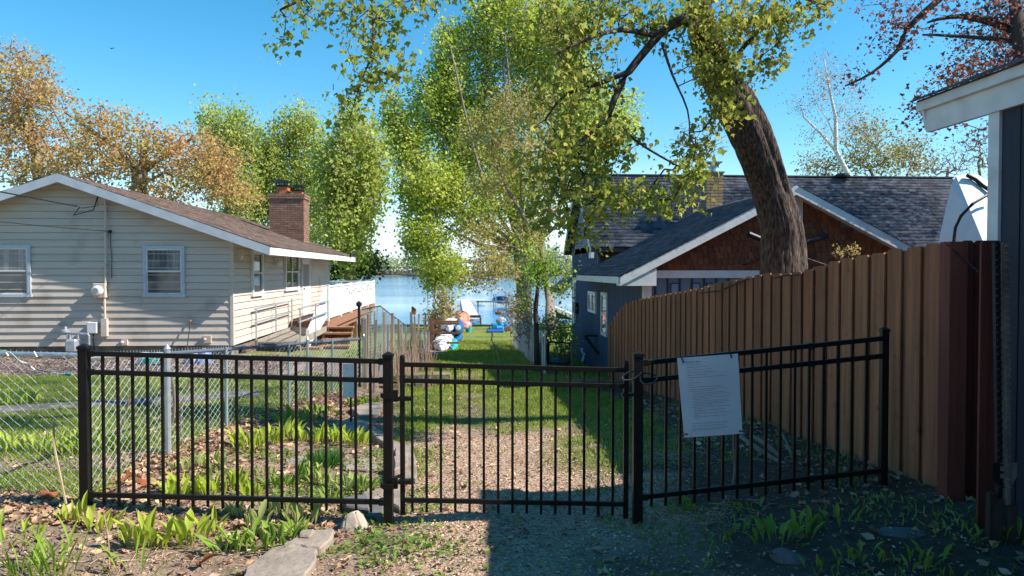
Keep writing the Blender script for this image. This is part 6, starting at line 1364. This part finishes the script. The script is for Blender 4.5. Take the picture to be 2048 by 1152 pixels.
make_tree('bare_tree', 'bare grey tree showing behind the maple leaves above the dark roof', 'tree', [gbase(1410, 40), tp3(1408, 400, 40), tp3(1400, 330, 40)], [.22, .18, .12], [B(1385, 290, 40, 60, 50, 2, 110), B(1430, 270, 40, 40, 40, 2, 50)], bark2, lf_bare, 2, .09, spread=.5, alpha=.2, tip=.014)
make_tree('plum_tree', 'purple-leaved tree reaching in over the shed at the top right', 'tree', [(11.5, 13, 0), (11.0, 13.4, 3.0), (10.6, 13.6, 5.2), (10.4, 13.8, 7.5)], [.3, .24, .18, .08],
          [B(1845, 25, 14.5, 90, 30, 1.0, 45), B(1790, 80, 14.5, 55, 45, .8, 26), B(1930, 160, 14.3, 80, 55, 1, 75), B(1840, 215, 14, 28, 35, .6, 22), B(1990, 40, 14.5, 70, 50, 1, 60), B(1720, 150, 14.5, 38, 24, .4, 9), B(1900, 235, 14, 45, 18, .5, 14), B(1960, 265, 14, 30, 20, .4, 8), B(2010, 140, 14.3, 50, 45, .8, 34), B(2150, 20, 14.3, 100, 90, 1.5, 90), B(1760, 5, 14.5, 60, 18, .5, 9), ((16.8, 18.2, 10.2), 3.4, 1.7, 2.2, 1150), ((13.9, 18.6, 7.8), 1.1, 1.5, 1.3, 260), ((14.0, 18.0, 12.4), 2.6, 1.6, 1.4, 420)],
          barkd, lf_purple, 9, .075, spread=.30, shape='maple', alpha=.25, tip=.005, rise=.03, wig=.2,
          limbs=[(arc(PX3([(2120, -30, 14.3), (1960, -60, 14.5), (1877, 0, 14.5), (1814, 59, 14.5), (1795, 100, 14.5), (1743, 146, 14.5), (1690, 172, 14.5)]), 3), .09, .015), (arc(PX3([(2180, 140, 14.2), (2048, 69, 14.4), (1941, 35, 14.5), (1889, 36, 14.5), (1855, 45, 14.5)]), 3), .09, .02), (arc(PX3([(2180, 140, 14.2), (2048, 87, 14.3), (1892, 71, 14.4), (1845, 70, 14.4)]), 3), .06, .015), (arc([Vector((10.4, 13.8, 7.5)), Vector((13, 16.5, 9.0)), Vector((16.5, 18.0, 10.0))], 3), .14, .04), (arc(PX3([(2160, 230, 14), (2048, 190, 14), (1960, 160, 14.1), (1900, 190, 14.1)]), 3), .05, .012)])
# plum's far lobes lie outside the frame, added to dapple the dark roof
# ------------------------------------------------------------------ garden plants
def hleaf(name, L_, W_, curl, roll, m, bend=.0):
    W_ *= .72
    n_ = 7; vs = []; fs = []
    for i in range(n_):
        t = i / (n_ - 1); w_ = (.10 if t < .28 else max(.0, math.sin(math.pi * min(1, (t - .22) / .80)) ** .8)) * W_ / 2
        if i == n_ - 1: w_ = .001
        z = L_ * t * (1 - .15 * curl * t); x = curl * L_ * t * t * .55
        f = roll * w_
        vs += [(x - f * .9, -w_, z), (x, 0, z), (x - f * .9, w_, z)]
    for i in range(n_ - 1):
        a = i * 3; fs += [(a, a + 1, a + 4, a + 3), (a + 1, a + 2, a + 5, a + 4)]
    return MB().add(vs, fs).mesh(name, m, smooth=True)
lf_hostaw = LF('leaf_hosta_edge', (.42, .52, .14), (.60, .62, .30), v=.2, t=.5)
lf_hostad = LF('leaf_hosta_deep', (.20, .34, .05), (.26, .40, .06), v=.25, t=.4)
hv3 = {k: [hleaf('leaf', .20, .065, .35, 1.1, m), hleaf('leaf', .17, .055, .12, 1.6, m), hleaf('leaf', .19, .085, .75, .5, m), hleaf('leaf', .12, .03, .05, 1.8, m)] for k, m in (('y', lf_hosta), ('w', lf_hostaw), ('d', lf_hostad))}
lv3 = [hleaf('leaf', .30, .028, .6, .7, lf_lily), hleaf('leaf', .26, .024, .3, .9, lf_lily), hleaf('leaf', .36, .026, 1.0, .5, lf_lily)]
def plant(name, label, cat, px, py, n_, rad, meshes, s, tilt=.35, group=None):
    g_ = G(px, py); T = thing(name, label, cat, g_, group)
    for i in range(n_):
        a = random.uniform(0, 6.28); r_ = rad * math.sqrt(random.random()); x, y = g_.x + r_ * math.cos(a), g_.y + r_ * math.sin(a) * .8
        o = link('leaf', random.choice(meshes), T, (x, y, gf(x, y) - .008)); k = s * random.uniform(.7, 1.15)
        o.scale = (k, k, k * random.uniform(1.05, 1.35)); aa = a + random.uniform(-1.2, 1.2)
        o.rotation_euler = (random.uniform(-.15, .15), tilt * (r_ / rad) * random.uniform(.3, 1.1), aa)
    return T
H = [  # px, py, leaves, radius, scale, kind, label
 (292, 1098, 20, .13, 1.05, 'y', 'large hosta clump in bare soil nearest the left foreground'), (375, 1090, 20, .14, 1.0, 'y', 'large hosta clump right of the nearest foreground one'), (425, 1072, 9, .07, .85, 'y', 'small hosta shoot cluster at the right end of the foreground row'),
 (160, 1045, 8, .08, .9, 'y', 'hosta shoots in dead leaves left of the fence corner post'), (205, 1068, 9, .08, .95, 'y', 'upright hosta shoots before the first fence pickets'), (125, 1042, 8, .07, .5, 'y', 'tiny pale hosta spears at the chain-link foot'), (45, 1075, 8, .12, .5, 'y', 'scattered tiny spears at the far left edge'), (240, 1082, 3, .03, .7, 'y', 'single slim hosta shoot left of the largest clump'),
 (480, 1035, 9, .08, .75, 'w', 'pale-edged hosta under the bottom rail'), (560, 1030, 10, .08, .85, 'w', 'pale-edged hosta pair right behind the broad green clump'), (605, 1050, 14, .10, .85, 'w', 'cream-edged hosta left of the pale boulder'), (518, 1060, 8, .08, .8, 'w', 'cream-edged hosta standing above the broad leafy clump'),
 (470, 1105, 16, .13, .8, 'd', 'broad leafy hosta left of the flagstones'), (540, 1095, 22, .16, .85, 'd', 'bushy leafy hosta just above the flagstones'), (600, 1075, 12, .10, .7, 'd', 'low leafy hosta behind the thin stone chip'),
 (345, 1000, 10, .10, .85, 'y', 'hosta behind the fence in the gap left of the middle'), (385, 990, 14, .12, .85, 'y', 'hosta clump behind the fence near the dead maple leaves'), (430, 1000, 12, .10, .9, 'y', 'tall hosta clump touching the bottom rail from behind'), (475, 985, 12, .10, .85, 'y', 'hosta clump in the middle of the bed behind the rail'), (505, 1000, 8, .07, .8, 'y', 'thin hosta shoots at the bottom rail centre'),
 (395, 935, 12, .13, .75, 'w', 'pale hosta cluster behind the galvanised post'), (440, 938, 12, .12, .75, 'w', 'pale hosta right of the cluster by the galvanised post'), (360, 945, 7, .09, .7, 'w', 'small pale hosta at the foot of the galvanised post'),
 (500, 900, 20, .17, 1.0, 'y', 'tall hosta group at the far left back of the bed'), (540, 888, 18, .14, 1.0, 'y', 'dense hosta group left of the big back row'), (575, 880, 12, .11, 1.1, 'y', 'tall hosta with nodding leaves in the back of the bed'),
 (620, 888, 16, .14, .95, 'y', 'left end of the dense back hosta row'), (652, 882, 18, .14, .95, 'y', 'dense back-row hosta above the grass tuft'), (688, 886, 20, .15, .95, 'y', 'dense back-row hosta right of the grass tuft'), (716, 892, 16, .12, .95, 'y', 'right end of the dense back hosta row'),
 (600, 965, 14, .14, .8, 'd', 'open leafy hosta below the grass tuft'), (635, 968, 12, .11, .8, 'w', 'cream-edged hosta under the grass tuft'), (665, 972, 9, .09, .7, 'w', 'small cream hosta behind the lower pickets'), (700, 985, 14, .12, .8, 'w', 'yellow-edged hosta left of the left gate post'), (730, 985, 9, .08, .75, 'd', 'green hosta close to the left gate post'), (560, 975, 14, .14, .7, 'd', 'leafy hosta in the centre of the bed'),
 (530, 955, 9, .11, .65, 'w', 'loose pale hosta above the bottom rail'), (668, 1005, 16, .13, .6, 'd', 'dark leafy patch behind the slate stones'),
 (28, 905, 12, .13, .95, 'y', 'hosta row end at the left edge beyond the chain-link'), (75, 905, 14, .14, .95, 'y', 'second hosta from the left edge beyond the chain-link'), (160, 908, 18, .16, 1.0, 'y', 'hosta beyond the chain-link against the black post'), (120, 905, 12, .13, .9, 'y', 'hosta beyond the chain-link, third from the left edge'), (215, 905, 14, .14, .9, 'y', 'hosta seen through both fences right of the post'), (262, 900, 10, .11, .9, 'y', 'hosta seen through both fences by the dry stems'),
 (15, 815, 14, .2, 1.2, 'y', 'leafy clump by the walk at the left edge'), (55, 810, 12, .18, 1.1, 'y', 'leafy clump beside the walk right of the edge one'),
 (600, 845, 20, .22, 1.0, 'd', 'shaded hosta bank at the chain-link back corner'), (640, 832, 20, .2, 1.0, 'd', 'shaded hosta bank before the stake sign'), (565, 852, 16, .2, .9, 'd', 'shaded hostas at the left of the shaded bank'), (715, 812, 16, .15, 1.0, 'd', 'shaded hosta right of the stake sign'), (745, 815, 12, .13, 1.0, 'd', 'shaded hosta behind the left gate post'),
 (1370, 1022, 18, .13, .7, 'd', 'shaded clump under the right panel bottom rail'), (1500, 1025, 10, .09, .6, 'd', 'small shaded shoots left of the dead branches'), (1560, 1085, 20, .2, .9, 'd', 'bright fern-like clump in the right shade'), (1590, 1075, 14, .13, 1.0, 'd', 'taller fern-like clump beside the bright one in the shade'), (1680, 1050, 12, .13, .8, 'd', 'shaded plant below the right panel end'), (1720, 1120, 14, .13, .7, 'd', 'shaded plant right of the dark square rock'), (1830, 1130, 16, .16, .8, 'd', 'shaded plant at the lower right by the cedar fence'), (1990, 1085, 16, .16, .8, 'd', 'shaded plant at the foot of the shed'), (1920, 1075, 12, .13, .6, 'd', 'small shaded plant under the corner post'), (1480, 1065, 14, .14, .5, 'd', 'low dark leafy patch in the shaded soil'), (1640, 1140, 10, .1, .6, 'd', 'little plant at the bottom edge in the shade')]
for i, (px_, py_, n_, r_, s_, k_, lb) in enumerate(H): plant('hosta_plant', lb, 'hosta', px_, py_, int(n_ * (1.6 if px_ < 800 and py_ < 1010 else 1.25 if px_ < 800 else .95)), r_ * 1.12, hv3[k_], s_ * (1.0 if px_ < 800 else .8), .34 if k_ != 'd' else .85)
for px_, py_, n_, lb in ((40, 1165, 22, 'strap-leaved lily clump in the bottom left corner'), (105, 1175, 24, 'larger strap-leaved lily clump near the bottom left'), (-10, 1120, 14, 'strap-leaved lily clump cut by the left edge'), (140, 1128, 12, 'small strap-leaved lily behind the corner clumps'), (268, 1160, 9, 'small lily shoot at the bottom under the hostas')):
    plant('daylily_plant', lb, 'daylily', px_, py_, n_, .12, lv3, .85, .8)
# dark grass tuft
gt_ = G(650, 932); n = 420; a = RNG.uniform(0, 6.28, n); r = .14 * np.sqrt(RNG.random(n)); pos = np.stack([gt_.x + r * np.cos(a), gt_.y + r * np.sin(a) * .8, np.full(n, gt_.z - .01)], 1)
d = np.stack([np.cos(a) * r * 4.5, np.sin(a) * r * 4.5, np.ones(n)], 1) + RNG.normal(size=(n, 3)) * .16
V, Fc = inst(np.array(BL_V) * [1, .05, 1], BL_F, pos, frames(d), .20 * RNG.uniform(.6, 1.15, n)); tag(link('ornamental_grass', fast('ornamental_grass', V, Fc, lf_tuft)), 'dense dark green grass tuft in the middle of the bed', 'grass tuft')
# ------------------------------------------------------------------ scattered ground layers
def scatter(xr, yr, n, dens):
    x = RNG.uniform(*xr, n); y = yr[0] + (yr[1] - yr[0]) * RNG.random(n) ** 1.25; k = RNG.random(n) < dens(x, y); return x[k], y[k]
def layer(name, label, cat, xy, TV, TF, m, s, dvec, smin=.6, lift=0, up=False):
    x, y = xy; n = len(x); pos = np.stack([x, y, gz(x, y) + lift], 1); d = dvec(n)
    V, Fc = inst(TV, TF, pos, frames_up(d, .5) if up else frames(d), s * RNG.uniform(smin, 1.3, n)); return tag(link(name, fast(name, V, Fc, m)), label, cat, kind='stuff')
upv = lambda n: np.stack([RNG.normal(size=n) * .55, RNG.normal(size=n) * .55, np.ones(n)], 1)
flat = lambda n: np.stack([RNG.normal(size=n), RNG.normal(size=n), RNG.normal(size=n) * .22], 1)
def gd(x, y): return zones(x, y)[0]
GB = np.array(BL_V) * [1, .11, 1]
layer('lawn_grass', 'short mown grass of the path and side yard', 'grass', scatter((-10.5, 3.2), (5.9, 14.6), 360000, lambda x, y: gd(x, y) ** 1.2 * .9), GB, BL_F, lf_grass, .055, upv, lift=-.006)
layer('far_lawn_grass', 'mown grass of the path further on toward the lake', 'grass', scatter((-3.0, 4.5), (13.5, 30), 120000, lambda x, y: gd(x, y)), np.array(BL_V) * [1, .2, 1], BL_F, lf_grass, .065, upv, lift=-.006)
def chipd(x, y):
    g_, c_, v_ = zones(x, y); return np.clip(c_ * 1.0 + .10 * (1 - g_) + .18 * c_ * (g_ > .1), 0, 1)
layer('wood_chips', 'weathered wood chips covering the path before and behind the gate', 'wood chips', scatter((-3.6, 4.2), (2.8, 10.5), 90000, chipd), np.array(QUAD_V) * [1, .45, 1], QUAD_F, chipm, .028, flat, lift=.006, up=True)
def leafd(x, y):
    g_, c_, v_ = zones(x, y); cf = np.exp(-(np.abs(x - cfx(np.clip(y, 5.75, 14.3)) - .25) / .45) ** 2) * (y > 5.4)
    fr = np.exp(-((y - 5.75) / .35) ** 2) * (x < -1.0); rt = np.exp(-((x - 3.0) / .7) ** 2) * .10
    return np.clip((cf + fr * .9 + rt + .10 * (x < -.6)) * (1 - g_ * .8) + .03 * (x < 1.2) + .008, 0, 1)
layer('dead_leaves', 'curled tan dead leaves littering the bed and fence foot', 'dead leaves', scatter((-4.8, 4.3), (3.0, 13), 38000, leafd), CURL_V, CURL_F, deadleaf, .062, flat, lift=.012, up=True)
layer('leaf_crumbs', 'small crumbs of dry leaf on the garden soil', 'leaf litter', scatter((-4.8, 4.3), (2.8, 12), 60000, lambda x, y: (1 - gd(x, y)) * (.25 + .6 * vn(x, y, .5, 8)) * (x < -.3) + .12 * (x > 1)), np.array(QUAD_V) * [1, .6, 1], QUAD_F, deadleaf, .026, flat, lift=.006, up=True)
def weedd(x, y):
    p = G(720, 1100); q = G(560, 985); q2 = G(640, 1010)
    a_ = np.exp(-(((x - p.x) / .45) ** 2 + ((y - p.y) / .42) ** 2)) + .8 * np.exp(-(((x - q.x) / .55) ** 2 + ((y - q.y) / .5) ** 2)) + .9 * np.exp(-(((x - q2.x) / .4) ** 2 + ((y - q2.y) / .3) ** 2))
    e = np.exp(-((x - elx(y) - .12) / .2) ** 2) * .55 * (y < 8.5) * sm(.35, .6, vn(x, y, .3, 9))
    bed = .55 * (x < -.75) * (x > cfx(np.clip(y, 5.75, 14.3)) + .5) * sm(5.7, 6.0, y) * sm(8.8, 8.0, y) * sm(.42, .62, vn(x, y, .28, 41))
    return np.clip(a_ * sm(.25, .6, vn(x, y, .16, 12)) + e + bed + .05 * sm(.5, .8, vn(x, y, .4, 13)), 0, 1)
layer('ground_cover', 'low bright green weeds spreading over chips and soil', 'weeds', scatter((-3.6, 3.6), (3.4, 9), 70000, lambda x, y: weedd(x, y) * (x < 2.2)), QUAD_V, QUAD_F, lf_weed, .034, lambda n: np.stack([RNG.normal(size=n), RNG.normal(size=n), np.full(n, .45)], 1), lift=.018, up=True)
layer('shade_weeds', 'sparse low weeds in the shade before the cedar fence', 'weeds', scatter((.9, 4.3), (3.2, 12), 16000, lambda x, y: .5 * sm(.45, .75, vn(x, y, .35, 15)) * (x > 1.0)), GB * [1, 1.6, 1], BL_F, lf_weed, .06, upv)
# mulch by the cream house
layer('mulch', 'reddish mulch strip along the foundation of the cream house', 'mulch', scatter((-13, -3.5), (14.0, 18.2), 24000, lambda x, y: zones(x, y)[2]), np.array(QUAD_V) * [1, .5, 1], QUAD_F, M('mulch_chip', (.30, .23, .20), .9, (.18, .13, .11), 2, var=.5, vmode='island'), .055, flat, lift=.008, up=True)
# dry stems, vines, branches
def stem(px, label, r=.006, m=stakewood, cat='dry stem', name='dry_stem', d=None):
    pts = []
    for q in px:
        if len(q) == 3: pts.append(P(*q))
        else:
            g_ = G(*q); pts.append(Vector((g_.x, g_.y, g_.z + r * 1.5)))
    return tag(MB().tube(arc(pts, 5), r, 5).build(name, m), label, cat)
pale = M('dry_straw', (.50, .38, .26), .8, (.38, .28, .19), 5)
stem([(195, 1158), (225, 1128), (290, 1122), (360, 1122), (420, 1130)], 'long pale dry stalk arching over the foreground soil', .005, pale)
stem([(-10, 1035), (30, 1042), (80, 1048), (140, 1050)], 'thin dry vine lying at the left chain-link foot', .004, pale)
stem([(95, 1130), (160, 1125), (210, 1125)], 'short dry stalk lying near the lily clump', .004, pale)
stem([(350, 1025), (410, 1022), (450, 1015), (505, 1003)], 'dry stalk leaning below the bottom rail', .0045, pale)
stem([(219, 1150, 4.6), (217, 1080, 4.62), (208, 1030, 4.65)], 'thin upright dead flower stalk before the fence', .003, stakewood)
stem([(132, 1008, 5.6), (122, 960, 5.62), (110, 900, 5.64), (106, 845, 5.66)], 'forked pale stick leaning on the near chain-link', .009, pale, 'stick', 'stick')
stem([(335, 900, 7.5), (325, 880, 7.5), (345, 840, 7.5), (348, 790, 7.5), (340, 740, 7.5)], 'pale woody vine climbing the galvanised post', .016, bark2, 'vine', 'vine_stem')
stem([(366, 905, 7.9), (362, 850, 7.9), (366, 800, 7.9), (380, 760, 7.9)], 'dry twig tangle right of the galvanised post', .010, bark2, 'vine', 'vine_stem')
stem([(240, 960, 6.6), (236, 890, 6.6), (250, 830, 6.6), (262, 790, 6.6)], 'brown dry stems woven into the receding chain-link', .010, bark2, 'vine', 'vine_stem')
stem([(1462, 985, 6.2), (1470, 940, 6.25), (1468, 880, 6.3), (1474, 800, 6.3)], 'pale bent sapling stem behind the notice', .012, bark2, 'sapling', 'sapling_stem')
for i, (q, lb) in enumerate((([(1480, 872, 7.0), (1520, 900, 6.9), (1556, 922, 6.8), (1615, 950, 6.6)], 'longest pale branch of the pile by the cedar fence'), ([(1500, 870, 7.3), (1535, 890, 7.2), (1560, 915, 7.1)], 'thick broken branch on top of the pile'), ([(1507, 918, 6.8), (1540, 925, 6.8), (1580, 930, 6.9)], 'short pale branch at the left of the pile'), ([(1570, 890, 7.4), (1600, 920, 7.2), (1650, 935, 7.2)], 'thin dark branch at the back of the pile'), ([(1560, 860, 7.2), (1580, 900, 7.1), (1590, 950, 7.0)], 'upright twig leaning across the pile'))):
    stem(q, lb, .02 if i < 2 else .012, greywood, 'branch', 'fallen_branch')
for i, (x, y, lb) in enumerate(((255, 968, 'rust-red dead maple leaf behind the first pickets'), (283, 972, 'dark pink dead leaf right of the rust-red one'), (410, 1138, 'broad brown leaf lying at the bottom under the dry stalk'), (95, 1000, 'orange-brown leaf at the chain-link foot'))):
    g_ = G(x, y); V, Fc = inst(CURL_V, CURL_F, np.array([[g_.x, g_.y, g_.z + .05]]), frames(np.array([[1., .3, .3]])), [.13]); tag(link('fallen_leaf', fast('fallen_leaf', V, Fc, M('rust_leaf', (.42, .13, .06), .8, (.30, .12, .05), 9, trans=.2))), lb, 'leaf')
def tangle(cx, cy, n_, lb, rr=.35, m=pale):
    c = G(cx, cy); mb = MB()
    for i in range(n_):
        a = random.uniform(0, 6.28); x = c.x + random.gauss(0, rr * .5); y = c.y + random.gauss(0, rr * .4); l = random.uniform(.05, .16); z = gf(x, y) + random.uniform(.005, .03)
        mb.tube([(x, y, z), (x + l * math.cos(a) * .5, y + l * math.sin(a) * .5, z + .012), (x + l * math.cos(a), y + l * math.sin(a), z)], .0018, 3)
    tag(mb.build('dry_straw', m), lb, 'straw', kind='stuff')
tangle(1440, 1035, 130, 'pale dry straw heap under the right panel'); tangle(1330, 920, 120, 'pale straw patch behind the right gate post'); tangle(1380, 880, 90, 'dry grass scraps behind the right panel'); tangle(650, 850, 90, 'dry stalks at the shaded back of the bed', .5); tangle(500, 930, 90, 'dry stalks among the middle hostas', .6); tangle(300, 1000, 90, 'dry stalks at the foot of the left panel', .6); tangle(300, 1120, 90, 'dry stalks on the foreground soil', .6)
# brushy dry stems of the stake bed
mb = MB()
for i in range(150):
    px_ = random.uniform(735, 868); d_ = random.uniform(13.5, 20); q = P(px_, 700, d_); z0 = gf(q.x, q.y); h_ = random.uniform(.25, .95)
    mb.tube([(q.x, q.y, z0), (q.x + random.gauss(0, .03), q.y, z0 + h_ * .5), (q.x + random.gauss(0, .08), q.y, z0 + h_)], .006, 3)
tag(mb.build('dry_canes', M('cane', (.30, .17, .12), .85, (.42, .28, .20), 6, var=.3, vmode='island')), 'mass of thin dry canes among the garden stakes', 'canes', kind='stuff')
# chip-size grit of garden soil in the leaning trunk shade is part of the layers above
